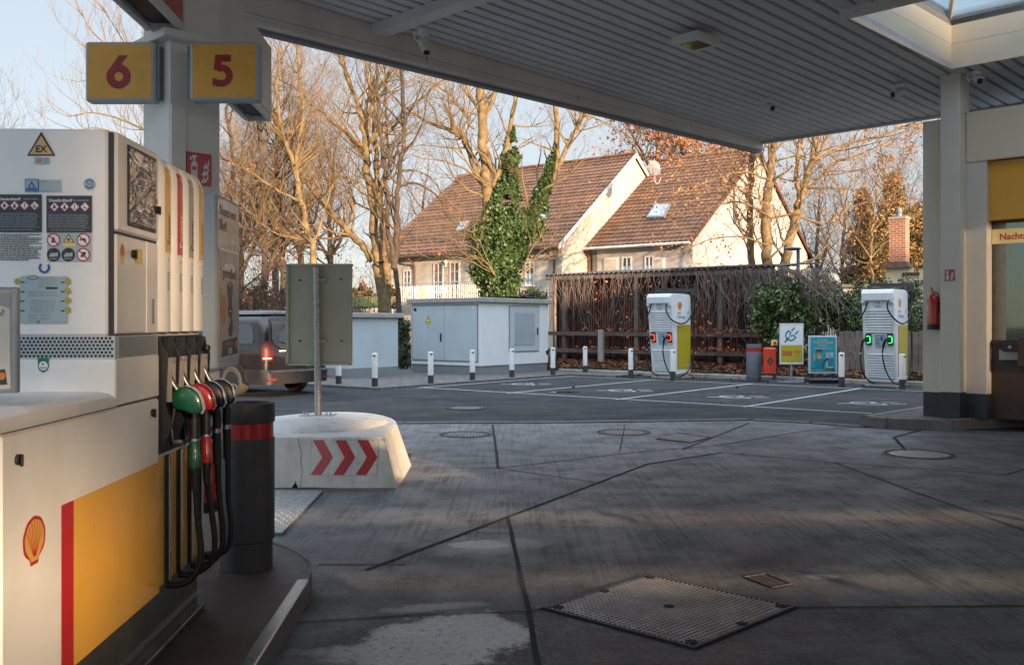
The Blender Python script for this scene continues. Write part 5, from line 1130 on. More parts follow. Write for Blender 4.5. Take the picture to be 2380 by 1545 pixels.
# ---------------------------------------------------------------- chargers
def charger(p0, q0, led, label, green):
    t = thing('charging_station', label, 'EV charger', P, (p0-.36, q0+.4, 0), 'tall white fast chargers'); wd = .74
    qf = lambda z: -.27*(z-.12)/1.95
    pr = [(-.0, .12), (qf(2.04), 2.04), (-.30, 2.12), (-.305, 2.22), (-.29, 2.275), (-.25, 2.305), (.60, 2.31), (.76, 2.30), (.82, 2.24), (.83, 2.1), (.83, .14)]
    mb = MB(); n = len(pr); cc = (.3, 1.2); rows = []
    for x, k in ((-wd, .972), (-wd+.012, .99), (-wd+.035, 1), (-.035, 1), (-.012, .99), (0, .972)): rows.append([(p0+x, q0+cc[0]+(a-cc[0])*k, cc[1]+(b-cc[1])*(1-(1-k)*.35)) for a, b in pr])
    vs = [v for r in rows for v in r]
    mb.add(vs, [(i*n+k, i*n+(k+1) % n, (i+1)*n+(k+1) % n, (i+1)*n+k) for i in range(5) for k in range(n)]+[tuple(range(n-1, -1, -1)), tuple(range(5*n, 6*n))], 'chw', False)
    body_ = part(mb, 'housing', t)
    F = lambda x, z, l=0: Vector((p0-wd+x*wd, q0+qf(z)-l, z))
    for z0, z1 in ((1.27, 1.84), (.20, .79)):
        mb = MB()
        k = int((z1-z0)/.058)
        mb.prism([F(.10, z0, .001), F(.93, z0, .001), F(.93, z1, .001), F(.10, z1, .001)], (0, -.002, 0), 'grey')
        for j in range(k):
            z = z0+(z1-z0)*j/k; h = (z1-z0)/k
            mb.prism([F(.10, z+h*.20, .003), F(.10, z+h*.98, .003), F(.10, z+h*.85, .020), F(.10, z+h*.30, .024)], (wd*.83, 0, 0), 'chw')
        part(mb, 'louvre', body_)
    mb = MB(); mb.prism([F(.0, 1.93, 0), F(.0, 2.05, 0), F(.0, 2.05, .045), F(0, 2.00, .05)], (.085, 0, 0), 'chw'); mb.prism([F(.90, 1.93, 0), F(.90, 2.05, 0), F(.90, 2.05, .045), F(.9, 2.0, .05)], (.07, 0, 0), 'chw'); mb.prism([F(.02, 2.04, -.02), F(.02, 2.25, -.02), F(.02, 2.22, .05), F(.02, 2.055, .055)], (wd*.96, 0, 0), 'chw'); part(mb, 'hood', body_)
    fpl = lambda x, y, l: F(x, y, l)
    mb = MB(); k = wd
    mb.ring(fpl, .50, 1.965, .120, .138, .003, 'teal', 70, 380, 26, sy=wd*.92); f3 = lambda x, y, l: F(.5+x/wd, 1.965+y, l)
    mb.text(f3, '300', 0, .002, .075, .003, 'teal', off=.02, align='CENTER'); mb.text(f3, 'kW', 0, -.062, .065, .003, 'teal', off=.02, align='CENTER'); plug(mb, f3, -.02, .115, .035, .003, 'teal', .008, rot=radians(45)); part(mb, 'power_badge', body_)
    mb = MB(); mb.prism([F(.36, .92, .001), F(.70, .92, .001), F(.70, 1.24, .001), F(.36, 1.24, .001)], (0, -.004, 0), 'lblue'); mb.flat(fpl, [(.54, 1.1), (.62, 1.1), (.62, 1.19), (.54, 1.19)], .007, 'blue'); lines(mb, fpl, .38, .52, 1.0, 1.18, 6, .007, 'teal', .4); mb.flat(fpl, [(.56, .94), (.67, .94), (.67, 1.02), (.56, 1.02)], .007, 'gprint'); mb.disc(fpl, .47, .97, .03, .02, .007, 'orange', 10); lines(mb, fpl, .37, .69, 1.205, 1.23, 1, .007, 'ink', .5); part(mb, 'display', body_)
    for k_, xc in enumerate((.17, .85)):
        mb = MB(); mb.prism([F(xc-.09, 1.0, 0), F(xc+.09, 1.0, 0), F(xc+.09, 1.26, 0), F(xc-.09, 1.26, 0)], (0, -.035, 0), 'black'); so_ = part(mb, 'socket', t)
        mb = MB(); path = [(xc-.045, 1.20), (xc+.035, 1.205), (xc+.06, 1.18), (xc+.06, 1.07), (xc+.03, 1.045), (xc-.045, 1.045)]
        mb.tube([F(a, b, .040) for a, b in path], .010, 8, led); part(mb, 'light_ring', so_)
        mb = MB(); mb.tube([F(xc-.02, 1.14, .03), F(xc-.05, 1.14, .10), F(xc-.10, 1.10, .16), F(xc-.14, 1.03, .17), F(xc-.17, .95, .15)], [.045, .042, .038, .030, .022], 12, 'blackm'); pg = part(mb, 'plug', t)
        mb = MB(); s0 = F(xc-.17, .95, .15)
        e = [s0, s0+Vector((-.02, 0, -.15)), s0+Vector((-.02, 0, -.35)), s0+Vector((.02, .02, -.60)), s0+Vector((.13, .10, -.80)), s0+Vector((.25, .18, -.86))]
        if k_: e = [s0, s0+Vector((-.02, 0, -.15)), s0+Vector((-.0, 0, -.32)), s0+Vector((.06, .0, -.55)), s0+Vector((.22, -.02, -.80)), s0+Vector((.42, .05, -.88)), Vector((p0+.06, q0+.25, .10)), Vector((p0+.09, q0+.55, .22)), Vector((p0+.10, q0+.78, .60)), Vector((p0+.08, q0+.86, 1.1)), Vector((p0+.06, q0+.87, 1.8)), Vector((p0+.06, q0+.86, 2.40))]
        mb.tube(cat(e, 6), .019, 10, 'blackm'); mb.tube([s0+Vector((-.02, 0, -.14)), s0+Vector((-.02, 0, -.17))], .022, 10, 'lgrey'); part(mb, 'cable', pg)
    mb = MB(); a = F(.19, 2.02, .05); mb.tube([a+Vector((0, 0, .03)), a], .026, 10, 'steel'); mb.tube(cat([a, a+Vector((-.03, -.02, -.18)), a+Vector((-.16, .02, -.38)), a+Vector((-.25, .3, -.35)), a+Vector((-.15, .9, .1)), a+Vector((.2, .95, .38))], 6), .019, 10, 'blackm')
    a = F(.83, 2.02, .05); mb.tube([a+Vector((0, 0, .03)), a], .026, 10, 'steel'); mb.tube(cat([a, a+Vector((.02, -.03, -.20)), a+Vector((.16, .02, -.42)), Vector((p0+.10, q0+.10, 1.50)), Vector((p0+.12, q0+.50, 1.62)), Vector((p0+.10, q0+.80, 2.0)), Vector((p0+.07, q0+.86, 2.40))], 6), .019, 10, 'blackm'); part(mb, 'upper_cables', t)
    mb = MB(); mb.prism([(p0-.62, q0-.1, 2.312), (p0-.12, q0-.05, 2.312), (p0-.08, q0+.6, 2.312), (p0-.55, q0+.55, 2.312)], (0, 0, .05), 'dgrey')
    u = Vector((.62, .80, 0)).normalized(); o = Vector((-u.y, u.x, 0))*.07; a = Vector((p0-.62, q0+.02, 2.385)); b = Vector((p0+.09, q0+.90, 2.385)); 
    mb.prism([a-o, b-o*.5, b+o*.5, a+o], (0, 0, .085), 'dgrey'); mb.prism([b-u*.14-o*.6, b-o*.5, b+o*.5, b-u*.14+o*.6], (0, 0, -.10), 'dgrey'); part(mb, 'cable_arm', t)
    mb = MB(); mb.box(p0-wd+.07, p0-.03, q0+.05, q0+.78, .045, .13, 'concb', .006); mb.box(p0-wd-.02, p0+.03, q0-.03, q0+.84, .008, .045, 'concb', .006); part(mb, 'foot', t)
    sp2 = lambda x, y, l: Vector((p0+l, q0+x, y)); ql = hit(1575.8, 800, P, 0, -12.57).y-22.93
    mb = MB(); mb.flat(sp2, [(ql, .25), (.815, .25), (.82, 1.47), (ql, 1.47)], .002, 'olive'); mb.flat(sp2, [(ql-.035, .25), (ql, .25), (ql, 1.47), (ql-.035, 1.47)], .002, 'red'); mb.rect(sp2, .62, .74, .32, .40, .003, 'lblue'); sp3 = part(mb, 'yellow_panel', body_)
    mb = MB(); pecten(mb, sp2, ql+.10, 1.98, .105, .002); part(mb, 'emblem', body_)
    mb = MB(); mb.text(sp2, 'Shell', ql-.03, 1.76, .10, .002, 'red', off=.01); mb.text(sp2, 'Recharge', ql-.03, 1.645, .125, .002, 'teal', off=.012, sx=.92); plug(mb, sp2, ql+.58, 1.80, .05, .002, 'teal', .010, rot=radians(45)); part(mb, 'lettering', body_)
    return t
charger(-12.57, 22.93, 'ledr', 'white fast charger with red lit plugs before the brown shed', False)
charger(-6.86, 23.16, 'ledg', 'white fast charger with green lit plugs beside the kiosk', True)
# ---------------------------------------------------------------- bin, extinguisher box, signs, poster stand, lamp
g = G(1752, 885); M['bluegrey'] = pm('blue_grey_plastic', (.10, .115, .14), .5, var=.12, scale=6)
bin_((g.x, g.y, .01), W, .195, .95, 'bluegrey', 'redg', 'blue grey waste bin with red band beyond the charging bays', base=.06)
g = G(1758, 868); mb = MB(); mb.tube([(g.x, g.y, 0), (g.x, g.y, 1.50+.05)], .05, 14, 'galv'); solo(mb, 'pipe_post', 'short galvanised pipe standing behind the blue grey bin', 'post', W, (g.x, g.y, 0))
g = G(1800, 886); t = thing('emergency_stop_post', 'grey post with yellow and red emergency button carrying the red box', 'post', W, (g.x, g.y, 0))
mb = MB(); mb.box(g.x-.045, g.x+.045, g.y-.03, g.y+.03, .02, 1.1, 'bluegrey', .004); mb.box(g.x-.12, g.x+.12, g.y-.12, g.y+.12, .004, .02, 'grey'); part(mb, 'shaft', t)
mb = MB(); mb.box(g.x-.10, g.x+.05, g.y-.12, g.y-.03, .93, 1.07, 'tyel', .01); mb.lathe((g.x-.05, g.y-.05, 0), [(.001, 0)], 3, 'redg') if 0 else mb.tube([(g.x-.03, g.y-.12, 1.0), (g.x-.03, g.y-.16, 1.0)], .033, 14, 'redg'); part(mb, 'button_box', t)
t = thing('extinguisher_box', 'red plastic fire extinguisher box with dark diamond window', 'fire extinguisher box', W, (g.x-.14, g.y-.2, .18)); a, b = PT(1776, 870, g.y-.2), PT(1806, 808, g.y-.2)
mb = MB(); mb.box(a.x, b.x-.02, g.y-.25, g.y-.035, a.z, b.z, 'ored', .03); mb.box(b.x-.022, b.x+.012, g.y-.22, g.y-.05, a.z+.02, b.z-.02, 'black', .004)
for z in (.2, .5, .8): mb.box(b.x-.03, b.x+.02, g.y-.235, g.y-.20, a.z+(b.z-a.z)*z-.03, a.z+(b.z-a.z)*z+.03, 'black', .004)
part(mb, 'box', t)
mb = MB(); cx_ = (a.x+b.x)/2-.02; cz_ = (a.z+b.z)/2; pl = lambda x, y, l: Vector((cx_+x, g.y-.25-l, cz_+y)); mb.flat(pl, [(-.085, 0), (0, -.13), (.085, 0), (0, .13)], .002, 'solar'); mb.disc(pl, 0, .0, .03, .05, .0035, 'redg', 12); part(mb, 'window', t)
g = G(1839, 888); Y = g.y; t = thing('charging_sign', 'white and yellow 300 KW sign with plug symbol on a thin post', 'sign', W, (g.x, Y, 0))
mb = MB(); mb.tube([(g.x+.01, Y+.03, 0), (g.x+.01, Y+.03, 1.4)], .032, 14, 'galv'); mb.box(g.x-.32, g.x+.34, Y-.15, Y+.2, .004, .016, 'grey', .003); 
for sx in (-.16, -.08, .10, .18): mb.lathe((g.x+sx, Y-.05, .016), [(.012, 0), (.012, .03), (.006, .035)], 6, 'chrome')
part(mb, 'post', t)
a, b = PT(1811, 847, Y), PT(1867, 752, Y); w_, h_ = b.x-a.x, b.z-a.z
mb = MB(); mb.box(a.x, b.x, Y-.03, Y+.0, a.z, b.z, 'lgrey', .008); mb.box(a.x-.005, b.x+.005, Y-.035, Y+.005, b.z-.02, b.z+.008, 'wwhite'); pn = part(mb, 'panel', t)
mb = MB(); pl = lambda x, y, l: Vector((a.x+x*w_, Y-.0305-l, a.z+y*h_)); mb.rect(pl, .03, .97, .02, .97, .0005, 'wwhite'); mb.rect(pl, .05, .95, .055, .475, .0015, 'olive')
plm_ = lambda x, y, l: Vector((a.x+x, Y-.0305-l, a.z+y)); plug(mb, plm_, w_*.48, h_*.72, .20, .002, 'teal', .040, rot=radians(48))
mb.text(plm_, '300', w_*.10, h_*.215, .175, .003, 'red', off=.03); mb.text(plm_, 'KW', w_*.62, h_*.275, .095, .003, 'red', off=.02); mb.text(plm_, 'laden', w_*.64, h_*.21, .045, .003, 'red'); part(mb, 'printed_face', pn)
g = G(1910, 890); Y = g.y; t = thing('poster_stand', 'wheeled poster stand with teal advert of a woman with charging plug', 'poster stand', W, (g.x, Y, 0))
a, b = PT(1879, 868, Y), PT(1945, 780, Y); w_, h_ = b.x-a.x, b.z-a.z
mb = MB(); mb.box(a.x-.05, b.x+.02, Y-.28, Y+.28, .05, .13, 'slate', .03); mb.box(a.x-.03, b.x, Y-.25, Y+.25, .005, .05, 'black', .01); part(mb, 'base', t)
mb = MB(); mb.box(a.x+.06, a.x+.12, Y-.03, Y+.03, .12, a.z+.03, 'black'); mb.box(b.x-.12, b.x-.06, Y-.03, Y+.03, .12, a.z+.03, 'black'); part(mb, 'supports', t)
mb = MB(); mb.box(a.x, b.x, Y-.035, Y+.035, a.z, b.z, 'lgrey', .01); fr_ = part(mb, 'frame', t)
mb = MB(); pl = lambda x, y, l: Vector((a.x+x*w_, Y-.0355-l, a.z+y*h_)); plm_ = lambda x, y, l: Vector((a.x+x, Y-.0355-l, a.z+y))
mb.rect(pl, .06, .94, .045, .955, .001, 'tealbg'); mb.flat(pl, [(.06, .045), (.94, .045), (.94, .17), (.5, .12), (.06, .16)], .0016, 'teal')
mb.text(plm_, 'Immer wissen,', w_*.5, h_*.875, .042, .002, 'wwhite', align='CENTER'); mb.text(plm_, 'Watt die Stunde', w_*.5, h_*.80, .078, .002, 'gold', off=.02, align='CENTER', sx=.95); mb.text(plm_, 'kostet!', w_*.5, h_*.725, .078, .002, 'gold', off=.02, align='CENTER'); mb.text(plm_, 'Ab 0,64 € pro kWh mit dem', w_*.5, h_*.655, .038, .002, 'wwhite', align='CENTER', off=.01)
mb.flat(pl, [(.12, .10), (.52, .09), (.60, .30), (.52, .385), (.40, .41), (.27, .40), (.14, .33), (.16, .26), (.24, .28), (.22, .18)], .0024, 'teal'); mb.flat(pl, [(.30, .40), (.45, .40), (.42, .46), (.31, .46)], .0028, 'gold'); mb.disc(pl, .355, .515, .075, .062, .003, 'skin', 18); mb.flat(pl, [(.275, .52), (.29, .58), (.36, .60), (.42, .58), (.435, .52), (.40, .56), (.31, .56)], .0034, 'ink')
mb.disc(pl, .30, .615, .045, .030, .0034, 'ink', 12); mb.disc(pl, .42, .615, .045, .030, .0034, 'ink', 12); mb.ring(pl, .33, .52, .018, .025, .0038, 'ink', sy=.8); mb.ring(pl, .385, .52, .018, .025, .0038, 'ink', sy=.8); mb.flat(pl, [(.16, .33), (.21, .34), (.23, .50), (.19, .53), (.165, .50)], .003, 'skin')
mb.flat(pl, [(.60, .16), (.86, .16), (.86, .56), (.60, .56)], .0028, 'lblue'); mb.flat(pl, [(.66, .19), (.86, .19), (.86, .42), (.66, .42)], .0032, 'teal'); pecten(mb, plm_, w_*.70, h_*.50, .02, .0034); mb.text(plm_, 'Recharge', w_*.67, h_*.445, .035, .0036, 'teal')
mb.stroke(pl, [(.66, .37), (.58, .36), (.52, .30), (.48, .22), (.50, .12)], .035, .0038, 'ink'); mb.flat(pl, [(.54, .34), (.62, .33), (.70, .385), (.66, .42), (.58, .39)], .004, 'ink')
mb.flat(pl, [(.58, .12), (.88, .10), (.88, .16), (.60, .17)], .0042, 'ink'); mb.flat(pl, [(.60, .145), (.86, .135), (.86, .155), (.60, .165)], .0046, 'gold'); pecten(mb, plm_, w_*.14, h_*.085, .025, .003); mb.text(plm_, 'Shell Recharge', w_*.21, h_*.075, .034, .003, 'wwhite', off=.01); part(mb, 'poster', fr_)
g = G(1855, 872); t = thing('street_lamp', 'slim grey lamp post with flat round head beside the shed', 'street lamp', W, (g.x, g.y, 0)); H = PT(1840, 578, g.y).z
mb = MB(); mb.tube([(g.x, g.y, 0), (g.x, g.y, 1.3), (g.x, g.y, 1.32), (g.x, g.y, H-.02)], [.075, .075, .055, .05], 14, 'bluegrey'); part(mb, 'post', t)
mb = MB(); mb.lathe((g.x-.16, g.y, H), [(.10, -.05), (.24, -.02), (.26, 0), (.22, .03), (.05, .05), (.001, .052)], 24, 'bluegrey'); part(mb, 'lamp_head', t)

# ================================================================ van
XL, YR, WV = 13.72, 14.40, 1.92
def vside(y, z): return XL+.02+max(0, (z-.95))*.15+(.03 if z < .45 else 0)+(.10*max(0, (z-1.45)/.25)**2)
def vrear(x, z): return YR+(.0 if z > .5 else -.06)+max(0, z-.9)*.16+.05*max(0, (z-1.45)/.25)
def vloop(z, grow=0):
    xl = vside(0, z)-grow; xr = XL+WV-(xl-XL); yr = vrear(0, z)-grow; yf = YR+4.9-max(0, z-.9)*1.5+grow; r = .17+grow; pts = []
    for cxx, cyy, a0 in ((xl+r, yr+r, 180), (xr-r, yr+r, 270), (xr-r, yf-r, 0), (xl+r, yf-r, 90)):
        for k in range(9): a = radians(a0+90*k/8); pts.append((cxx+r*cos(a), cyy+r*sin(a), z))
    return pts
vn = thing('camper_van', 'dusty dark brown camper van with pop up roof parked behind the sign', 'van', V, (XL+.9, YR+2.4, 0))
zz_ = [.26, .30, .50, .56, .70, .85, .95, 1.0, 1.15, 1.30, 1.45, 1.55, 1.62, 1.66, 1.675]
mb = MB(); rows = [vloop(z) for z in zz_]; rows = [r+[r[0]] for r in rows]; mb.grid(rows[:4], 'vanplastic'); mb.grid(rows[3:], 'van'); 
top = vloop(1.675); mb.add(top, [tuple(range(len(top)))], 'van'); bt_ = vloop(.26); mb.add(bt_, [tuple(range(len(bt_)))], 'black'); vb_ = part(mb, 'body', vn)
mb = MB(); rows = [vloop(1.67, .0), vloop(1.69, .055), vloop(1.73, .06), vloop(1.765, .03), vloop(1.775, -.05)]; rows = [[(x, max(y, 0), z if i == 0 else z) for x, y, _ in [(p[0], p[1], 0) for p in r]] for i, (r, z) in enumerate(zip(rows, (1.675, 1.695, 1.735, 1.768, 1.778)))]; r2 = [r+[r[0]] for r in rows]; mb.grid(r2, 'vanroof'); mb.add(rows[-1], [tuple(range(len(rows[-1])))], 'vanroof')
rf_ = part(mb, 'pop_roof', vn)
def rp(px, py, l=.004):      # measured point on the rear face
    p = hit(px, py, V, 1, YR)
    for _ in range(3): p = hit(px, py, V, 1, vrear(0, p.z))
    return Vector((p.x, p.y-l, p.z))
def sp(px, py, l=.004):
    p = hit(px, py, V, 0, XL)
    for _ in range(3): p = hit(px, py, V, 0, vside(0, p.z))
    return Vector((p.x-l, p.y, p.z))
def RP(x, z, l=.004): return Vector((x, vrear(0, z)-l, z))
def SP(y, z, l=.004): return Vector((vside(0, z)-l, y, z))
def patch(fn, poly, l, mat, name, par, n=5):      # polygon in (u, z) kept on the curved panel
    mb = MB(); zs_ = [p[1] for p in poly]; 
    pts = []
    for a, b in zip(poly, poly[1:]+poly[:1]):
        for k in range(n): pts.append((a[0]+(b[0]-a[0])*k/n, a[1]+(b[1]-a[1])*k/n))
    mb.prism([fn(u, z, l) for u, z in pts], fn(0, 1, l+.006)-fn(0, 1, l), mat); return part(mb, name, par)
XR = XL+WV
tg = patch(RP, [(XL+.17, .52), (XR-.17, .52), (XR-.17, 1.0), (XR-.26, 1.12), (XR-.26, 1.60), (XL+.26, 1.60), (XL+.26, 1.12), (XL+.17, 1.0)], .006, 'van', 'tailgate', vn)
patch(RP, [(XL+.30, 1.55), (XR-.30, 1.55), (XR-.24, 1.20), (XR-.30, 1.08), (XR-.50, .98), (XL+.50, .98), (XL+.30, 1.08), (XL+.24, 1.20)], .014, 'vglassd', 'rear_window', vn)
mb = MB(); c = Vector((XL+1.02, 0, 1.0)); arc = [(c.x+.62*cos(radians(a)), 1.04+.50*sin(radians(a))) for a in range(10, 175, 8)]; mb.prism([RP(x, min(z, 1.53), .021) for x, z in arc+[(arc[-1][0], 1.05), (arc[0][0], 1.05)]], (0, -.002, 0), 'vglass'); mb.tube([RP(c.x, 1.02, .03), RP(c.x-.45, 1.10, .035), RP(c.x-.58, 1.13, .035)], .008, 6, 'black'); part(mb, 'wiped_glass', vn)
for mir in (0, 1):
    rows = []
    for z, k0, ext in ((.74, 3, .03), (.76, 2, .05), (.90, 2, .055), (1.02, 2, .06), (1.10, 3, .04), (1.14, 5, .0)):
        lp = vloop(z, .014)[:9] if not mir else vloop(z, .014)[9:18][::-1]; r = [lp[min(8, k0+(8-k0)*q/6 if 0 else k0+round((8-k0)*q/6))] for q in range(7)]; e = r[-1]; r.append((e[0]+(ext if not mir else -ext), e[1], e[2])); rows.append(r)
    mb = MB(); mb.grid(rows, 'lampred'); l_ = part(mb, 'tail_lamp', vn)
    mb = MB(); a_, b_ = vloop(.785, .017), vloop(.805, .017); sl2 = slice(3, 9) if not mir else slice(9, 15); mb.grid([a_[sl2], b_[sl2]], 'wwhite'); part(mb, 'lamp_strip', l_)
patch(RP, [(XL+.06, .345), (XL+.26, .345), (XL+.26, .375), (XL+.06, .375)], .012, 'redg', 'reflector', vn, 1); patch(RP, [(XR-.26, .345), (XR-.06, .345), (XR-.06, .375), (XR-.26, .375)], .012, 'redg', 'reflector', vn, 1)
patch(RP, [(XL+.62, .66), (XR-.62, .66), (XR-.60, .80), (XL+.60, .80)], .013, 'black', 'plate_recess', vn)
mb = MB(); mb.prism([RP(XL+.4, .925, .016), RP(XR-.4, .925, .016), RP(XR-.4, .955, .016), RP(XL+.4, .955, .016)], (0, -.012, 0), 'wwhite'); part(mb, 'chrome_trim', vn)
mb = MB(); mb.prism([RP(XL+.15, .50, .02), RP(XR-.15, .50, .02), RP(XR-.12, .54, .045), RP(XL+.12, .54, .045)], (0, .06, 0), 'vanplastic', False); part(mb, 'bumper_step', vn)
mb = MB(); mb.text(lambda x, y, l: RP(XL+.26+x, .845+y, .016), 'MARCO POLO', 0, 0, .075, .0, 'chrome', off=.012, sx=1.15); part(mb, 'lettering', tg)
mb = MB(); mb.text(lambda x, y, l: Vector((XL+.30+x, vloop(1.73, .06)[9][1]-.004, 1.705+y)), 'WESTFALIA', 0, 0, .06, 0, 'lblue', off=.01, sx=1.2); part(mb, 'lettering', rf_)
patch(SP, [(YR+.55, 1.50), (YR+.42, 1.44), (YR+.34, 1.18), (YR+.36, 1.09), (YR+1.55, 1.09), (YR+1.55, 1.50)], .004, 'vglass', 'side_window', vn)
patch(SP, [(YR+1.65, 1.50), (YR+1.65, 1.09), (YR+2.75, 1.09), (YR+2.75, 1.50)], .004, 'vglass', 'side_window', vn)
patch(SP, [(YR+2.95, 1.48), (YR+2.95, 1.09), (YR+3.75, 1.06), (YR+3.45, 1.45)], .004, 'vglass', 'side_window', vn)
mb = MB()
for y in (YR+1.60, YR+2.85, YR+3.85): mb.prism([SP(y, z, .002) for z in (.4, .7, 1.0, 1.3, 1.6)]+[SP(y+.012, z, .002) for z in (1.6, 1.3, 1.0, .7, .4)], (-.002, 0, 0), 'ink')
mb.prism([SP(YR+.3, .93, .002), SP(YR+3.8, .95, .002), SP(YR+3.8, .955, .002), SP(YR+.3, .94, .002)], (-.003, 0, 0), 'van'); part(mb, 'door_seams', vn)
for i, (yy, xx, sd) in enumerate([(YR+.93, XL+.0, -1), (YR+.93, XR, 1), (YR+4.05, XL, -1), (YR+4.05, XR, 1)]):
    mb = MB(); ar = [(yy+.40*cos(radians(a)), .31+.40*sin(radians(a))) for a in range(-8, 189, 12)]; mb.prism([(xx+sd*.012, a, b) for a, b in ar], (-sd*.3, 0, 0), 'black'); part(mb, 'wheel_arch', vn)
    mb = MB(); mb.add([(xx+sd*.03+sd*(-.02 if r > .415 else 0), yy+r*cos(radians(a)), .31+r*sin(radians(a))) for a in range(-8, 189, 10) for r in (.395, .412)], [(2*k, 2*k+1, 2*k+3, 2*k+2) for k in range(19)], 'van', True); 
    whl = thing  # noqa
    def disc3(mb, prof, mat, n=36):
        vs = [(xx+sd*d_, yy+r*cos(2*pi*k/n), .31+r*sin(2*pi*k/n)) for r, d_ in prof for k in range(n)]
        mb.add(vs, [(a*n+k, a*n+(k+1) % n, (a+1)*n+(k+1) % n, (a+1)*n+k) for a in range(len(prof)-1) for k in range(n)], mat, True)
    disc3(mb, [(.22, -.2), (.30, -.2), (.312, -.17), (.315, -.02), (.30, .015), (.265, .028), (.228, .015), (.222, -.01)], 'tyre')
    wp = part(mb, 'wheel', vn)
    mb = MB(); disc3(mb, [(.228, .012), (.212, .016), (.205, -.02), (.20, -.06), (.001, -.06)], 'rim'); disc3(mb, [(.05, -.02), (.045, .010), (.001, .012)], 'rim', 16)
    for k in range(10):
        a = 2*pi*k/10; d_ = Vector((0, cos(a), sin(a))); o_ = Vector((0, -sin(a), cos(a))); c = Vector((xx, yy, .31))
        mb.prism([c+d_*.03+o_*.018+Vector((sd*.0, 0, 0)), c+d_*.21+o_*.026, c+d_*.21-o_*.026, c+d_*.03-o_*.018], (sd*.008, 0, 0), 'rim')
    part(mb, 'rim', wp)
# ================================================================ shed with creeper
qs = hit(1290, 640, P, 1, 25.94); SQ = 25.94
ps0 = hit(1290, 640, P, 1, SQ).x; ps1 = hit(1812, 617, P, 1, SQ).x; ZT = 3.14
sh = thing('wooden_shed', 'long dark wooden shed with corrugated roof overgrown by dry creeper', 'shed', P, ((ps0+ps1)/2, SQ+1, .25))
mb = MB(); rw = random.Random(4); p = ps0+.1
while p < ps1: 
    w_ = .055; mb.box(p, p+w_, SQ+.10+rw.uniform(0, .012), SQ+.13, .40+rw.uniform(0, .05), ZT-.38, 'woodr' if rw.random() < .75 else 'woodd'); p += w_+.035
mb.box(ps0+.1, ps1, SQ+.135, SQ+.15, .35, ZT-.3, 'woodd'); part(mb, 'board_wall', sh)
mb = MB(); mb.box(ps0+.03, ps1, SQ+.04, SQ+.10, ZT-.38, ZT-.17, 'woodr'); part(mb, 'red_beam', sh)
mb = MB(); mb.box(ps0-.12, ps1, SQ-.34, SQ-.30, ZT-.20, ZT-.04, 'woodg'); part(mb, 'roof_edge_board', sh)
mb = MB(); rows = []
for q, z in ((SQ-.42, ZT-.03), (SQ+3.2, ZT+.25)): rows.append([(ps0-.2+k*.03, q, z+.022*cos(k*pi/3)) for k in range(int((ps1-ps0+.3)/.03))])
mb.grid(rows, 'corr'); part(mb, 'roof', sh)
for px in (1312, 1480, 1675):
    c = hit(px, 800, P, 1, SQ); mb = MB(); mb.box(c.x-.07, c.x+.07, SQ-.06, SQ+.09, .12, ZT-.18, 'woodg', .006); part(mb, 'post', sh)
for z in (.62, 1.18):
    mb = MB(); mb.box(ps0-.3, ps1+1.2, SQ-.10, SQ-.06, z-.07, z+.06, 'woodg', .004); part(mb, 'rail', sh)
mb = MB(); mb.box(ps0-.02, ps0+.02, SQ+.1, SQ+3.2, .3, ZT-.1, 'woodd')
mb.add([(ps0-.3, SQ-.05, .2), (ps0-.3, SQ+.0, .2), (ps0-2.6, SQ+2, .2), (ps0-2.6, SQ+2, 1.6), (ps0-.3, SQ-.02, ZT-.5)], [(0, 2, 3, 4)], 'woodd'); part(mb, 'side_wall', sh)
g = hit(1396, 843, P, 1, SQ-.45); mb = MB(); mb.box(g.x-.09, g.x+.09, SQ-.5, SQ-.36, .1, 1.30, 'concb', .02); solo(mb, 'concrete_post', 'short pale concrete post standing before the shed rails', 'post', P, (g.x, SQ-.45, .1))
def vine_mesh(n, seed, prange, lrange, z0=ZT-.05, spread=.35):
    rv = random.Random(seed); mb = MB()
    for _ in range(n):
        p = rv.uniform(*prange); q = SQ-.36-rv.random()*.25; z = z0-rv.random()*.1; L = rv.uniform(*lrange); pts = []; d = rv.uniform(-.5, .5); k = int(5+L*4)
        for i in range(k+1):
            pts.append((p, q, z)); d += rv.gauss(0, .28); d *= .9; p += d*.10; z -= L/k*rv.uniform(.5, 1.3); q += rv.uniform(-.04, .03); q = max(min(q, SQ-.12), SQ-.8)
        r = rv.uniform(.003, .009); mb.tube(pts, [r*(1-.5*i/k) for i in range(k+1)], 3, 'vine', cap=False, smooth=False)
    return mb
mb = vine_mesh(150, 3, (ps0, ps1-2.5), (.4, 2.3))
for x in (vine_mesh(220, 5, (ps1-2.4, ps1+.4), (.5, 2.4)), vine_mesh(330, 9, (ps1-.5, ps1+1.6), (.5, 1.6), ZT-.1)): mb.add(x.v, x.f, 'vine')
rv = random.Random(2)
for _ in range(260):      # creeper running over the roof edge
    p = rv.uniform(ps1-3.5, ps1+.9); q = SQ-.45+rv.random()*.5; z = ZT+.0; pts = []
    for i in range(6): pts.append((p, q, z+.04*rv.random()-max(0, (p-ps1))**1.3*.55)); p += rv.uniform(-.05, .35); q += rv.uniform(-.15, .10)
    mb.tube(pts, .006, 3, 'vine', cap=False, smooth=False)
vc = solo(mb, 'creeper', 'dry bare creeper hanging in a tangle over the shed front', 'creeper', P, (ps1-1, SQ-.3, ZT-1))
mb = MB(); scatter(mb, 330, lambda: (rv.triangular(ps0, ps1+.6, ps1), SQ-.3-rv.random()*.3, ZT-.1-rv.random()*2.4), .10, 'beech', rr=rv)
scatter(mb, 500, lambda: (rv.triangular(ps0, ps1+.6, ps1-.5), SQ-.12-rv.random()*.1, rv.choice([.70, 1.26])+rv.random()*.08), .11, 'beech', rr=rv); part(mb, 'leaves', vc)
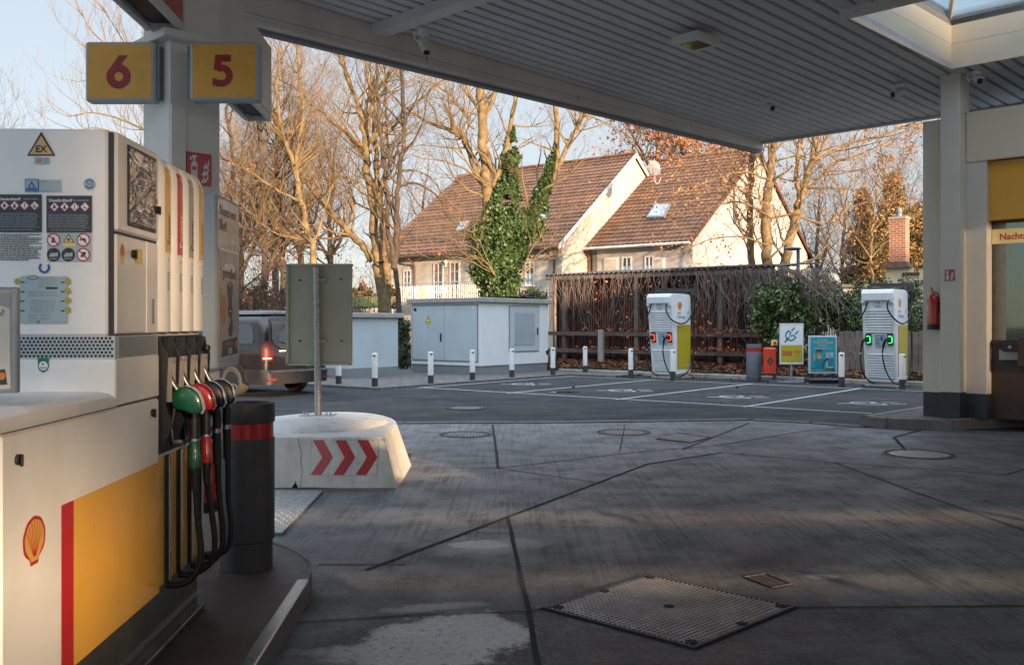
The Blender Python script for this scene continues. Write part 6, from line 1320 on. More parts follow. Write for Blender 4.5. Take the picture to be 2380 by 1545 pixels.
# plank fence behind the hedge
mb = MB(); a = hit(1950, 820, P, 1, 25.3).x; b = hit(2150, 820, P, 1, 25.3).x; p = a
while p < b: mb.box(p, p+.13, 25.3, 25.33, .15, 1.28+.05*rv.random(), 'woodg', .004); p += .145
solo(mb, 'plank_fence', 'weathered vertical plank fence under the laurel hedge', 'fence', P, ((a+b)/2, 25.3, .15))
# hedges and ivy
def shrub(name, label, cat, cells, n, size, mats, Y, seed, asp=.5, stems=14):
    rs = random.Random(seed); mb = MB(); cs = []
    for px, py, rx, ry in cells: c = PT(px, py, Y); cs.append((c, rx/FPX*Y, ry/FPX*Y))
    tot = sum(a*b for _, a, b in cs); base = (sum(c.x for c, _, _ in cs)/len(cs), Y, .1)
    clumps = []
    for c, a, b in cs:
        for _ in range(max(3, int(46*a*b/tot*len(cs)))):
            v = Vector((rs.gauss(0, 1), rs.gauss(0, 1), rs.gauss(0, 1))).normalized()*(rs.random()**.4); clumps.append((c+Vector((v.x*a, v.y*min(a, .8), v.z*b)), rs.uniform(.16, .42)*min(1, max(a, .4))))
    def fn():
        c, r = rs.choice(clumps); v = Vector((rs.gauss(0, 1), rs.gauss(0, 1), rs.gauss(0, 1))).normalized()*r*(rs.random()**.35)
        return c+v if (c+v).z > .05 else None
    t = thing(name, label, cat, W, base)
    for k, mt in enumerate(mats): 
        if k == 0: mbl = MB()
        scatter(mbl, int(n/len(mats)), fn, size, mt, asp=asp, rr=rs)
    part(mbl, 'foliage', t); mb = MB()
    for _ in range(stems):
        c, r = rs.choice(clumps); s0 = Vector((c.x+rs.uniform(-.3, .3), Y+rs.uniform(-.2, .4), .05)); mb.tube([s0, s0.lerp(c, .5)+Vector((rs.uniform(-.15, .15), 0, .1)), c], [.018, .013, .006], 5, 'barkd')
    part(mb, 'stems', t)
lz = [(1780, 700, 38, 40), (1830, 690, 45, 45), (1770, 740, 30, 45), (1830, 760, 60, 60), (1890, 720, 55, 50), (1930, 700, 45, 40), (1960, 730, 40, 55), (1880, 790, 40, 50)]
shrub('laurel_hedge', 'glossy green laurel hedge spilling over beside the shed and lamp post', 'hedge', lz, 14000, .11, ['laurel', 'laurel', 'hedge'], 26.4, 1, stems=40)
shrub('ivy_hedge', 'dark ivy covered hedge around the charger with green plugs', 'hedge', [(2000, 710, 45, 60), (2060, 700, 60, 60), (2120, 720, 50, 80), (2120, 800, 45, 80), (1990, 770, 25, 35)], 11000, .09, ['hedge', 'laurel', 'ivy'], 26.9, 2, stems=30)
shrub('ivy_hedge', 'narrow dark ivy hedge in the gap between the two cabins', 'hedge', [(935, 760, 17, 38), (938, 800, 16, 40), (940, 840, 16, 28), (1235, 690, 40, 18)], 4500, .09, ['hedge', 'ivy'], 30.5, 3)
rs = random.Random(12)
for i, (px, h) in enumerate([(1850, 640), (1905, 652), (1955, 668), (2010, 660), (2128, 640), (2095, 660)]):
    mb = MB(); c = PT(px, 740, 26.2); 
    for k in range(4):
        x = c.x+rs.uniform(-.25, .25); tz = PT(px, h, 26.2).z*rs.uniform(.85, 1.03); mb.tube([(x, 26.2, .1), (x+.05, 26.2, 1.2), (x+rs.uniform(-.2, .2), 26.1, tz)], [.012, .009, .004], 5, 'barkd')
        scatter(mb, 60, lambda: (x+rs.uniform(-.25, .25), 26.15+rs.uniform(-.15, .15), tz-rs.random()*1.3), .10, 'laurel' if i % 2 else 'hedge', asp=.35, rr=rs)
    solo(mb, 'laurel_shoot', ['upright leafy shoots right beside the lamp post', 'leafy shoots standing above the 300 kW sign', 'leafy shoots standing above the poster stand', 'leafy shoots just left of the green lit charger', 'tall leafy shoots between green lit charger and kiosk wall', 'leafy shoots behind the cable arm of the green lit charger'][i], 'shrub', W, (c.x, 26.2, .1), 'young leafy shoots above the hedge')

# ================================================================ houses
def slope_hit(px, py, o, n):
    d = w2f(((px-CX)/FPX, 1, -(py-HY)/FPX), P); e = Vector((0, 0, EYE)); o = Vector(o); n = Vector(n); t = (o-e).dot(n)/d.dot(n); return e+d*t
def roof(mb, p0, p1, q0, z0, q1, z1, nrow, mat='tile', pitch=.30, hipL=0):
    for r in range(nrow):
        a, b = r/nrow, (r+1.12)/nrow; b = min(b, 1)
        rows = []
        for t, dz in ((a, .055), (a, .075), (b, .02)):
            q = q0+(q1-q0)*t; z = z0+(z1-z0)*t; xs = []; n = int((p1-p0)/(pitch/5)); st = hipL*t
            for k in range(n+1): x = p0+st+(p1-p0-st)*k/n; xs.append((x, q, z+dz+.035*(1-abs(math.sin(x*pi/pitch)))*(1)))
            rows.append(xs)
        mb.grid(rows, mat, False)
def house(label, pL, pR, q0, qr, q1, ze, zr, wallmat, parts, hip=0):
    t = thing('house', label, 'house', P, ((pL+pR)/2, (q0+q1)/2, 0)); wq = q0+.45
    mb = MB(); k = (zr-ze)/(qr-q0); zw = ze+k*.45-.12; wr = pR-.12
    gp = [(wq, 0), (2*qr-wq, 0), (2*qr-wq, zw), (qr, zr-.16), (wq, zw)]
    mb.prism([(wr, a, b) for a, b in gp], (-.3, 0, 0), wallmat); mb.prism([(pL+.15+hip*.3, a, b if i not in (3,) else b-hip) for i, (a, b) in enumerate(gp)], (.3, 0, 0), wallmat)
    mb.box(pL+.15, wr-.3, wq, wq+.3, 0, zw, wallmat); wl_ = part(mb, 'wall', t)
    mb = MB(); roof(mb, pL, pR, q0, ze, qr, zr, 24, hipL=hip); roof(mb, pL, pR, 2*qr-q0, ze, qr, zr, 12, hipL=hip)
    mb.prism([(pL+.1, q0+.02, ze), (pL+.1, q0+.02, ze-.05), (pL+.1, qr, zr-.12), (pL+.1, 2*qr-q0, ze-.05), (pL+.1, 2*qr-q0, ze), (pL+.1, qr, zr)], (pR-pL-.12, 0, 0), 'woodd') if not hip else None
    rf = part(mb, 'roof', t)
    mb = MB(); mb.tube([(pL+hip, qr, zr+.08), (pR, qr, zr+.08)], .10, 8, 'tile'); part(mb, 'ridge', rf)
    return t, rf, wl_, wq, k
def verge(par, p, q0, qr, ze, zr, mat, right=True):
    mb = MB(); a = Vector((p, q0, ze)); b = Vector((p, qr, zr)); c = Vector((p, 2*qr-q0, ze))
    for s, e in ((a, b), (c, b)): mb.prism([s+Vector((0, 0, -.14)), e+Vector((0, 0, -.14)), e+Vector((0, 0, .09)), s+Vector((0, 0, .09))], (.05, 0, 0), mat)
    part(mb, 'verge_board', par)
def win(par, wq, px0, px1, py0, py1, name='window', door=False, bars=1, curtain=True):
    a = hit(px0, py1, P, 1, wq); b = hit(px1, py0, P, 1, wq); mb = MB()
    for x0, x1, z0, z1 in ((a.x, b.x, b.z-.07, b.z), (a.x, b.x, a.z, a.z+.07), (a.x, a.x+.08, a.z+.07, b.z-.07), (b.x-.08, b.x, a.z+.07, b.z-.07), ((a.x+b.x)/2-.03, (a.x+b.x)/2+.03, a.z+.07, b.z-.07)): mb.box(x0, x1, wq-.05, wq+.0, z0, z1, 'wframe')
    for k in range(bars): z = a.z+(b.z-a.z)*(k+1)/(bars+1); mb.box(a.x+.08, (a.x+b.x)/2-.03, wq-.045, wq-.005, z-.015, z+.015, 'wframe'); mb.box((a.x+b.x)/2+.03, b.x-.08, wq-.045, wq-.005, z-.015, z+.015, 'wframe')
    f = part(mb, name, par); mb = MB(); mb.box(a.x+.08, b.x-.08, wq-.02, wq-.003, a.z+.07, b.z-.07, 'winglass'); part(mb, 'pane', f)
    if curtain: mb = MB(); m_ = (a.x+b.x)/2; mb.box(m_-.28 if door else a.x+.1, m_-.05 if door else b.x-.1, wq-.024, wq-.021, a.z+.08, (b.z-.1) if door else (a.z+b.z)/2, 'curtain' if door else 'lblue'); part(mb, 'curtain', f)
    mb = MB(); mb.box(a.x-.06, b.x+.06, wq-.12, wq, a.z-.05, a.z, 'wframe'); part(mb, 'sill', f)
def shutter(par, wq, px0, px1, py0, py1):
    a = hit(px0, py1, P, 1, wq); b = hit(px1, py0, P, 1, wq); mb = MB(); mb.box(a.x, b.x, wq-.06, wq, a.z, b.z, 'wframe')
    for k in range(18): z = a.z+.08+(b.z-a.z-.16)*k/18; mb.box(a.x+.08, b.x-.08, wq-.075, wq-.06, z, z+.03, 'house')
    part(mb, 'shutter', par)
def pipe(par, px, py0, py1, wq, zend=None):
    a = hit(px, py0, P, 1, wq-.1); z1 = hit(px, py1, P, 1, wq-.1).z; mb = MB(); mb.tube([(a.x, wq-.5, a.z), (a.x, wq-.42, a.z-.12), (a.x+.12, wq-.14, a.z-.35), (a.x+.12, wq-.10, a.z-.5), (a.x+.12, wq-.10, 0)], .055, 10, 'copper'); part(mb, 'downpipe', par)
def roofwin(par, q0, ze, k, cs):
    n = Vector((0, -k, 1)).normalized(); o = (0, q0, ze+.06); pts = [slope_hit(x, y, o, n) for x, y in cs]; mb = MB(); pts = [p+n*.02 for p in pts]
    mb.prism(pts, n*.10, 'grey'); c = sum(pts, Vector())/4; f = part(mb, 'roof_window', par); mb = MB(); mb.prism([c+(p-c)*.82+n*.102 for p in pts], n*.01, 'skyglass'); part(mb, 'pane', f)
t, rf, wl_, wq, k = house('white rendered house on the right with brown tiled roof and satellite dish', -28.1, -21.97, 41.5, 49.35, 57.2, 5.47, 11.0, 'house2', None)
verge(t, -21.97, 41.5, 49.35, 5.47, 11.0, 'woodr')
roofwin(rf, 41.5, 5.47, k, [(1503, 509), (1545, 508), (1560, 478), (1524, 477)])
win(t, wq, 1446, 1469, 596, 640, bars=0); win(t, wq, 1499, 1520, 594, 640, bars=0); shutter(t, wq, 1405, 1437, 598, 645); shutter(t, wq, 1522, 1545, 598, 640)
pipe(t, 1366, 580, 640, wq)
mb = MB(); mb.tube([(-28.2, 41.44, 5.42), (-21.97, 41.44, 5.42)], .07, 8, 'wframe'); part(mb, 'gutter', t)
for (x0, x1, y0, y1) in ((1699, 1712, 478, 522), (1760, 1774, 484, 510)):      # gable windows
    pg_ = -21.97-.12; a = hit(x0, y1, P, 0, pg_); b = hit(x1, y0, P, 0, pg_); mb = MB(); mb.box(pg_, pg_+.05, a.y, b.y, a.z, b.z, 'wframe'); f = part(mb, 'window', t); mb = MB(); mb.box(pg_+.05, pg_+.055, a.y+.08, b.y-.08, a.z+.08, b.z-.08, 'winglass'); part(mb, 'pane', f)
t, rf, wl_, wq, k = house('cream rendered house on the left with long brown tiled roof and balcony', -41.6, -28.1, 39.1, 46.6, 54.1, 5.40, 11.05, 'house', None)
verge(t, -28.1, 39.1, 46.6, 5.40, 11.05, 'wframe')
roofwin(rf, 39.1, 5.40, k, [(1252, 512), (1270, 511), (1279, 487), (1262, 487)]); roofwin(rf, 39.1, 5.40, k, [(1060, 540), (1082, 538), (1092, 517), (1072, 518)])
win(t, wq, 1008, 1031, 611, 700, 'balcony_door', True, 3); win(t, wq, 1046, 1069, 608, 700, 'balcony_door', True, 3); win(t, wq, 938, 956, 627, 690, 'balcony_door', True, 3); win(t, wq, 1221, 1243, 608, 664, bars=3)
pipe(t, 960, 600, 700, wq); pipe(t, 1283, 585, 640, wq)
mb = MB(); mb.tube([(-41.6, 39.04, 5.35), (-28.12, 39.04, 5.35)], .07, 8, 'copper'); part(mb, 'gutter', t)
mb = MB(); c = hit(1055, 612, P, 1, wq); 
c = hit(1040, 609, P, 1, wq); mb.lathe((c.x, wq-.15, c.z), [(.001, -.13), (.09, -.09), (.13, 0), (.09, .09), (.001, .13)], 14, 'globe'); mb.tube([(c.x, wq, c.z-.3), (c.x, wq-.15, c.z-.28), (c.x, wq-.15, c.z-.1)], .02, 6, 'steel'); part(mb, 'wall_lamp', t)
b0 = hit(925, 690, P, 1, wq-1.4).x; b1 = hit(1118, 690, P, 1, wq-1.4).x
mb = MB(); mb.box(b0, b1, wq-1.4, wq, 2.60, 2.75, 'concb'); bal = part(mb, 'balcony', t); mb = MB()
for z in (2.85, 3.60, 3.72): mb.tube([(b0, wq-1.38, z), (b1, wq-1.38, z)], .02, 6, 'steel')
p = b0
while p < b1: mb.tube([(p, wq-1.38, 2.75), (p, wq-1.38, 3.6)], .009, 5, 'steel', smooth=False); p += .14
part(mb, 'railing', bal)
c = PT(1521, 391, 48.5); t = thing('satellite_dish', 'grey satellite dish standing between the two house roofs', 'satellite dish', W, (c.x, c.y, c.z-.6)); ax = Vector((.35, -1, .25)).normalized(); u = ax.cross(Vector((0, 0, 1))).normalized(); v_ = u.cross(ax)
mb = MB(); rows = [[c+u*(r*.36*cos(a))+v_*(r*.42*sin(a))-ax*(.07*(1-r*r)) for a in [2*pi*k/28 for k in range(29)]] for r in (.01, .4, .75, 1)]; mb.grid(rows, 'grey'); part(mb, 'dish', t)
mb = MB(); mb.tube([c-v_*.42, c-v_*.35+ax*.4, c+ax*.45], .015, 6, 'wframe'); mb.tube([c-ax*.07, c-ax*.1-v_*.5, c-v_*.9], .02, 6, 'steel'); mb.tube(cat([c-v_*.35, c-v_*.75+u*.05, c-v_*.80-u*.15, c-v_*.5-u*.3]), .012, 6, 'wframe'); part(mb, 'arm', t)
# neighbour with brick chimney
t = thing('chimney_house', 'low yellow rendered gable wall carrying a tall brick chimney', 'building', P, (0, 0, 0)) if 0 else None
a = PT(2060, 700, 34); af = w2f(a, P); t = thing('chimney_house', 'low yellow rendered gable wall carrying a tall brick chimney', 'building', P, (af.x+.8, af.y+.3, 0)); M['yrender'] = pm('yellow_render', (.72, .58, .38), .85, var=.06, scale=1, bump=.2, bscale=30)
bq = af.y; X = lambda px: hit(px, 640, P, 1, bq).x; ZZ = lambda py, px=2100: hit(px, py, P, 1, bq).z
mb = MB(); mb.box(X(2058), X(2115), bq, bq+.5, 0, ZZ(622), 'yrender'); mb.box(X(2115), X(2135), bq, bq+.5, 0, ZZ(640), 'yrender'); mb.box(X(2135), X(2300), bq, bq+.5, 0, ZZ(622, 2140), 'yrender'); part(mb, 'gable_wall', t)
mb = MB(); mb.box(X(2098), X(2137), bq-.06, bq+.56, ZZ(640), ZZ(634), 'rust'); mb.box(X(2135), X(2300), bq-.06, bq+.56, ZZ(622, 2140), ZZ(616, 2140), 'rust'); part(mb, 'coping', t)
mb = MB(); x0, x1 = X(2066), X(2104); mb.box(x0, x1, bq+.02, bq+.5, ZZ(610), ZZ(508), 'brick'); mb.box(x0-.02, x1+.02, bq, bq+.52, ZZ(508), ZZ(502), 'concb'); ch = part(mb, 'chimney', t)
mb = MB(); z0, z1 = ZZ(622), ZZ(608); mb.prism([(x0-.2, bq-.15, z0), (x1+.2, bq-.15, z0), (x1+.03, bq, z1), (x0-.03, bq, z1)], (0, .4, 0), 'rust'); part(mb, 'flashing', ch)
mb = MB(); mb.lathe(((x0+x1)/2, bq+.25, ZZ(502)), [(.10, 0), (.09, .15), (.12, .17), (.08, .32), (.001, .36)], 14, 'grey'); part(mb, 'cowl', ch)
# sheds and walls glimpsed further off
c = PT(1975, 700, 40); mb = MB(); mb.box(c.x-.3, c.x+2.2, 40, 43, 0, 3.0, 'house2'); mb.box(c.x-.4, c.x+2.3, 39.8, 43.2, 3.0, 3.15, 'slate'); solo(mb, 'garage', 'low pale garage glimpsed behind the laurel hedge', 'garage', W, (c.x+1, 41, 0))
t = thing('garden_shelter', 'low white garden hut with mossy green roof beyond the small cabin', 'hut', W, (PT(845, 720, 46).x, 46, 0))
a, b = PT(812, 716, 46), PT(885, 693, 46); mb = MB(); mb.box(a.x, b.x+.3, 46, 49, 0, a.z, 'house2'); part(mb, 'wall', t); M['moss'] = pm('mossy_roof', (.14, .15, .03), .9, var=.3, scale=3, bump=.5, bscale=20)
mb = MB(); mb.prism([(a.x-.3, 45.7, a.z), (b.x+.5, 45.7, a.z), (b.x+.5, 47.5, b.z+.05), (a.x-.3, 47.5, b.z+.05)], (0, 0, .08), 'moss'); part(mb, 'roof', t)
a, b = PT(815, 736, 38), PT(930, 718, 38); mb = MB(); x = a.x
while x < b.x: mb.box(x, x+.22, 38, 38.05, 0, b.z+.04*(int(x*10) % 3 == 0), 'house2', .004); x += .235
solo(mb, 'white_fence', 'low white board fence just above the small cabin roof', 'fence', W, ((a.x+b.x)/2, 38, 0))
# ---------------------------------------------------------------- trees
def ctl(pts, Y, dy=0): return [PT(x, y, Y+(p[2] if len(p) > 2 else 0)) for p in pts for x, y in [p[:2]]]
class Tree:
    def __init__(s, name, label, Y, seed, bark='bark', twig='twig', group=None, cat='tree'):
        s.r = random.Random(seed); s.tr = MB(); s.cr = MB(); s.bark = bark; s.tw = twig; s.Y = Y; s.name = name; s.label = label; s.tips = []; s.group = group; s.base = None; s.cat = cat; s.nseg = 0
    def grow(s, p, d, L, r, lv, up=.12, kids=True):
        R = s.r; n = max(3, int(L/.35)); n = min(n, 9); st = L/n; pts = [p]; rad = [r]; d = d.normalized()
        for i in range(n):
            d = (d+Vector((R.gauss(0, 1), R.gauss(0, 1), R.gauss(0, 1)))*.16+Vector((0, 0, up*.35))).normalized(); p = p+d*st; pts.append(p); rad.append(max(.0025, r*(1-.80*(i+1)/n)))
            if kids and lv > 0 and i >= 1 and R.random() < .90:
                for _ in range(1 if R.random() < .5 else 2):
                    q = d.orthogonal().normalized(); q.rotate(Matrix.Rotation(R.uniform(0, 2*pi), 3, d)); nd = (d*R.uniform(.5, 1.0)+q*R.uniform(.6, 1.0)+Vector((0, 0, up)))
                    s.grow(p, nd, L*R.uniform(.38, .66), max(.003, rad[-1]*.53), lv-1, up)
        big = r > .03
        (s.tr if big else s.cr).tube(pts, rad, 6 if big else (4 if r > .012 else 3), s.bark if big else s.tw, cap=False, smooth=big); s.nseg += n
        if lv <= 1: s.tips += pts[1:]
    def limb(s, pts, r0, r1, kids=8, klen=2.2, lv=2, dy=0, up=.25, wig=.03, sides=10):
        R = s.r; P_ = []
        for i, q in enumerate(pts):
            P_.append(PT(q[0], q[1], s.Y+dy+(q[2] if len(q) > 2 else 0)))
        if s.base is None: s.base = Vector((P_[0].x, P_[0].y, 0)); 
        pp = [Vector(v) for v in cat(P_, 5)]
        pp = [v+Vector((R.gauss(0, wig), R.gauss(0, wig), 0)) for v in pp]
        n = len(pp); rad = [r0+(r1-r0)*(i/(n-1))**.8 for i in range(n)]; rad = [q*R.uniform(.94, 1.06) for q in rad]
        s.tr.tube(pp, rad, sides, s.bark, True, True)
        tot = sum((b-a).length for a, b in zip(pp, pp[1:]))
        for k in range(kids):
            f = R.uniform(.18, 1.0); i = min(n-2, int(f*(n-1))); d = (pp[i+1]-pp[i]).normalized(); q = d.orthogonal().normalized(); q.rotate(Matrix.Rotation(R.uniform(0, 2*pi), 3, d))
            s.grow(pp[i], d*.5+q+Vector((0, 0, up)), klen*R.uniform(.6, 1.3), max(.012, min(rad[i]*.5, .05)), lv, up)
        s.grow(pp[-1], pp[-1]-pp[-2], klen, rad[-1]*.8, lv, up)
        return pp
    def leaves(s, n, size, mat, lo=-99, drop=.1, fn=None):
        R = s.r; T = [t for t in s.tips if t.z > lo and (fn is None or fn(t))]
        if not T: return
        if not hasattr(s, 'lv'): s.lv = MB()
        scatter(s.lv, n, lambda: R.choice(T)+Vector((R.gauss(0, .06), R.gauss(0, .06), -R.random()*drop)), size, mat, rr=R)
    def done(s):
        b = s.base; t = thing(s.name, s.label, s.cat, W, (b.x, b.y, 0), s.group); part(s.tr, 'trunk', t); c = part(s.cr, 'crown', t)
        if hasattr(s, 'lv'): part(s.lv, 'leaves', c)
        return t
def down(px, Y): return (px, HY+EYE*FPX/Y+2)      # foot of a trunk on the ground
DEN = 1.0
T = Tree('bare_tree', 'sunlit bare tree with big left limb and dark mossy foot above the small cabin', 33, 11)
T.limb([down(899, 33), (893, 728), (886, 670), (877, 612)], .215, .175, 0, wig=.01)
T.tr.mats; 
T.limb([(877, 612), (870, 533), (862, 447), (853, 380), (852, 317)], .175, .12, 12, 2.4, 3)
T.limb([(866, 604), (845, 575), (800, 526), (745, 467), (703, 404), (669, 350), (644, 299), (632, 240)], .15, .05, 20, 2.2, 3)
T.limb([(850, 330), (838, 270), (826, 235), (800, 160), (770, 95), (755, 20)], .095, .05, 10, 2.0, 3); T.limb([(854, 320), (863, 232), (850, 127), (846, 20)], .075, .04, 8, 2.0, 3)
T.limb([(856, 320), (868, 225), (918, 152), (960, 60)], .08, .04, 10, 2.0, 3); T.limb([(856, 360), (880, 335), (939, 270), (998, 211), (1031, 186), (1100, 150)], .065, .03, 10, 1.9, 3)
T.limb([(852, 370), (825, 337), (745, 261), (687, 207), (640, 180)], .06, .03, 12, 1.9, 3); T.limb([(856, 440), (800, 410), (730, 420), (680, 430), (620, 400)], .04, .02, 10, 1.6, 3); T.limb([(865, 480), (900, 420), (950, 395), (1010, 420), (1040, 480)], .04, .018, 9, 1.5, 2)
T.leaves(90, .11, 'beech'); T.done()
T = Tree('bare_tree', 'bare tree with pale second trunk close behind the mossy one', 34.5, 12)
T.limb([down(905, 34.5), (902, 700), (893, 600), (888, 505), (880, 442), (872, 330), (866, 200)], .16, .07, 16, 2.2, 3); T.limb([(884, 460), (905, 380), (897, 250), (890, 120)], .06, .03, 8, 1.9, 3); T.leaves(100, .11, 'beech'); T.done()
T = Tree('bare_tree', 'slim dark double trunk in front of the left end of the cream house', 32, 13, 'barkd')
T.limb([down(932, 32), (928, 714), (914, 611), (903, 526), (897, 421), (880, 274), (874, 150)], .10, .05, 12, 1.9, 3); T.limb([(916, 625), (921, 540), (922, 463), (931, 379), (941, 274), (931, 169), (935, 60)], .11, .05, 16, 2.2, 3)
T.limb([(922, 440), (960, 425), (1010, 450), (1040, 500), (1062, 520)], .045, .015, 9, 1.3, 2); T.leaves(60, .11, 'beech'); T.done()
# ivy tree
Y = 32.5; T = Tree('ivy_tree', 'big ivy covered tree with green climbing spires before the cream house', Y, 21)
T.limb([down(1160, Y), (1158, 700), (1150, 600), (1140, 500), (1128, 408), (1120, 278), (1116, 160), (1110, 60)], .30, .11, 12, 2.2, 3)
T.limb([(1128, 430), (1107, 403), (1081, 330), (1040, 300), (985, 278), (930, 240)], .12, .04, 15, 2.0, 3); T.limb([(1135, 450), (1150, 425), (1176, 343), (1188, 278), (1200, 180)], .13, .06, 9, 2.0, 3)
T.limb([(1165, 560), (1220, 500), (1268, 440), (1291, 400), (1293, 321), (1292, 230)], .15, .09, 8, 1.9, 3); T.limb([(1291, 400), (1310, 360), (1335, 310), (1348, 285), (1360, 200)], .10, .05, 8, 1.9, 3); T.limb([(1335, 310), (1360, 270), (1395, 280)], .06, .02, 5, 1.5, 2)
T.limb([(1120, 280), (1085, 200), (1060, 120)], .07, .03, 8, 1.9, 3); T.limb([(1120, 300), (1150, 200), (1165, 100)], .07, .03, 8, 1.9, 3); T.limb([(1100, 300), (1050, 225), (1000, 190)], .05, .02, 8, 1.7, 3)
for (x, y) in ((1060, 560), (1040, 590), (1075, 520), (1000, 600), (1090, 600), (1290, 600), (1320, 560), (1340, 590), (1280, 520)):      # thin pale shoots to both sides
    T.limb([(1150 if x < 1150 else 1210, 640), ((x+1150)/2 if x < 1150 else (x+1210)/2, (y+620)/2-10), (x, y), (x+(x-1170)*.35, y-35)], .02, .007, 8, 1.1, 2, dy=-.8)
T.leaves(110, .11, 'beech'); tree_ = T.done(); ri = random.Random(31); mb = MB()
ivc = []
def ivline(pts, n, dy=0):
    q = [Vector(v) for v in cat([Vector((*PT(x, y, Y+dy), )).to_4d() if 0 else PT(x, y, Y+dy) for x, y, r in pts], 6)]; rr_ = [r/FPX*Y for _, _, r in pts]
    for _ in range(n):
        f = ri.random()*(len(q)-1); i = int(f); c = q[i].lerp(q[min(i+1, len(q)-1)], f-i); g_ = f/6; j = min(int(g_), len(rr_)-2); r = rr_[j]+(rr_[j+1]-rr_[j])*(g_-j)
        ivc.append((c, r))
ivl = [([(1165, 688, 42), (1155, 640, 55), (1158, 590, 62), (1160, 545, 60), (1165, 500, 46), (1172, 455, 34), (1182, 410, 24), (1188, 360, 17), (1190, 310, 7)], 190, .75), ([(1180, 600, 45), (1215, 550, 42), (1235, 510, 30), (1252, 470, 22), (1268, 430, 18), (1282, 390, 13), (1292, 345, 4)], 130, .7), ([(1165, 680, 48), (1160, 620, 64), (1175, 560, 62), (1170, 520, 50)], 90, .8)]
fv = []
for pts, n, _ in ivl: ivline(pts, n)
def ivf():
    c, r = ri.choice(ivc); v = Vector((ri.gauss(0, 1), ri.gauss(0, 1), ri.gauss(0, 1))).normalized(); r *= .97+.7*max(-.4, mnoise.noise(c*1.3+v*.8)); u = c+Vector((v.x*r*ri.random()**.3*1.08, v.y*min(r, .9)*.8, v.z*.25))
    k = mnoise.noise(u*2.2)
    return u if k > -.32 else None
scatter(mb, 42000, ivf, .12, 'ivy', asp=.85, rr=ri); part(mb, 'ivy', tree_)
# right hand trees
Y = 33.5; T = Tree('hornbeam_tree', 'thick knotty trunk rising past the canopy corner before the white gable', Y, 41)
T.limb([down(1786, Y), (1784, 640), (1780, 580), (1779, 491), (1790, 413), (1797, 357), (1806, 300), (1815, 200)], .21, .12, 14, 2.0, 3); T.limb([(1780, 500), (1720, 470), (1660, 480), (1600, 500)], .05, .015, 14, 1.5, 3, dy=-.6); T.limb([(1780, 570), (1720, 550), (1640, 560), (1580, 590)], .04, .012, 14, 1.4, 3, dy=-.6); T.limb([(1790, 420), (1730, 400), (1650, 420), (1590, 450)], .045, .012, 14, 1.4, 3, dy=-.5)
T.leaves(1700, .09, 'oak', drop=.2); T.done()
T = Tree('hornbeam_tree', 'straight trunk left of the knotty one, before the white gable', 34.3, 42)
T.limb([down(1750, 34), (1748, 640), (1743, 558), (1742, 469), (1745, 402), (1748, 330), (1750, 200)], .15, .09, 16, 1.8, 3); T.limb([(1742, 560), (1712, 500), (1700, 400), (1705, 300)], .05, .03, 12, 1.5, 3); T.leaves(1000, .09, 'oak', drop=.2); T.done()
T = Tree('hornbeam_tree', 'leaning forked tree right of the knotty trunk behind the lamp', 34, 43)
T.limb([down(1818, 34), (1822, 640), (1828, 603), (1845, 513), (1863, 457), (1878, 400), (1889, 357), (1900, 250)], .20, .10, 12, 2.0, 3); T.limb([(1860, 457), (1851, 413), (1858, 357), (1862, 250)], .10, .05, 8, 1.8, 3)
T.limb([(1862, 450), (1905, 415), (1947, 375), (1974, 368), (2020, 350), (2060, 330)], .06, .02, 14, 1.8, 3); T.limb([(1900, 375), (1936, 352), (1984, 330), (2050, 315), (2101, 293), (2150, 300)], .07, .03, 14, 2.0, 3); T.limb([(1850, 500), (1920, 520), (1980, 480), (2040, 470)], .05, .015, 14, 1.6, 3); T.limb([(1895, 380), (1930, 300), (1990, 240)], .07, .03, 8, 2, 3)
T.leaves(1700, .09, 'oak', drop=.2); T.done()
Y = 37; T = Tree('hornbeam_tree', 'slim many stemmed young tree above the charger with green plugs', Y, 44)
T.limb([down(2030, Y), (2026, 640), (2023, 600), (2030, 520), (2036, 450), (2040, 400)], .07, .02, 14, 1.6, 3, up=.35); T.leaves(300, .10, 'oak'); T.limb([(2024, 600), (2060, 560), (2100, 520), (2140, 490)], .035, .012, 10, 1.3, 2); T.limb([(2024, 600), (1990, 550), (1965, 490), (1950, 440)], .035, .012, 12, 1.4, 3); T.limb([(2030, 540), (2070, 480), (2085, 430)], .03, .01, 8, 1.3, 2); T.leaves(900, .10, 'oak'); T.done()
# copper beech behind the roofs
Y = 66; T = Tree('beech_tree', 'copper leaved beech crown behind the gap between the two roofs', Y, 45)
T.limb([down(1530, Y), (1530, 500), (1528, 400), (1530, 330), (1532, 260)], .30, .12, 16, 4.5, 3); T.limb([(1528, 420), (1490, 350), (1460, 300)], .14, .05, 10, 3.2, 3); T.limb([(1530, 400), (1575, 340), (1610, 300)], .14, .05, 12, 3.2, 3); T.leaves(7000, .22, 'beech', drop=.3); T.done()
Y = 64; T = Tree('beech_tree', 'copper leaved tree behind the ridge of the white house', Y, 46)
T.limb([down(1680, Y), (1680, 500), (1678, 400), (1680, 330), (1685, 280)], .26, .10, 14, 3.6, 3); T.limb([(1680, 420), (1630, 360), (1600, 330)], .12, .05, 8, 2.8, 3); T.leaves(4200, .24, 'beech', drop=.3); T.done()
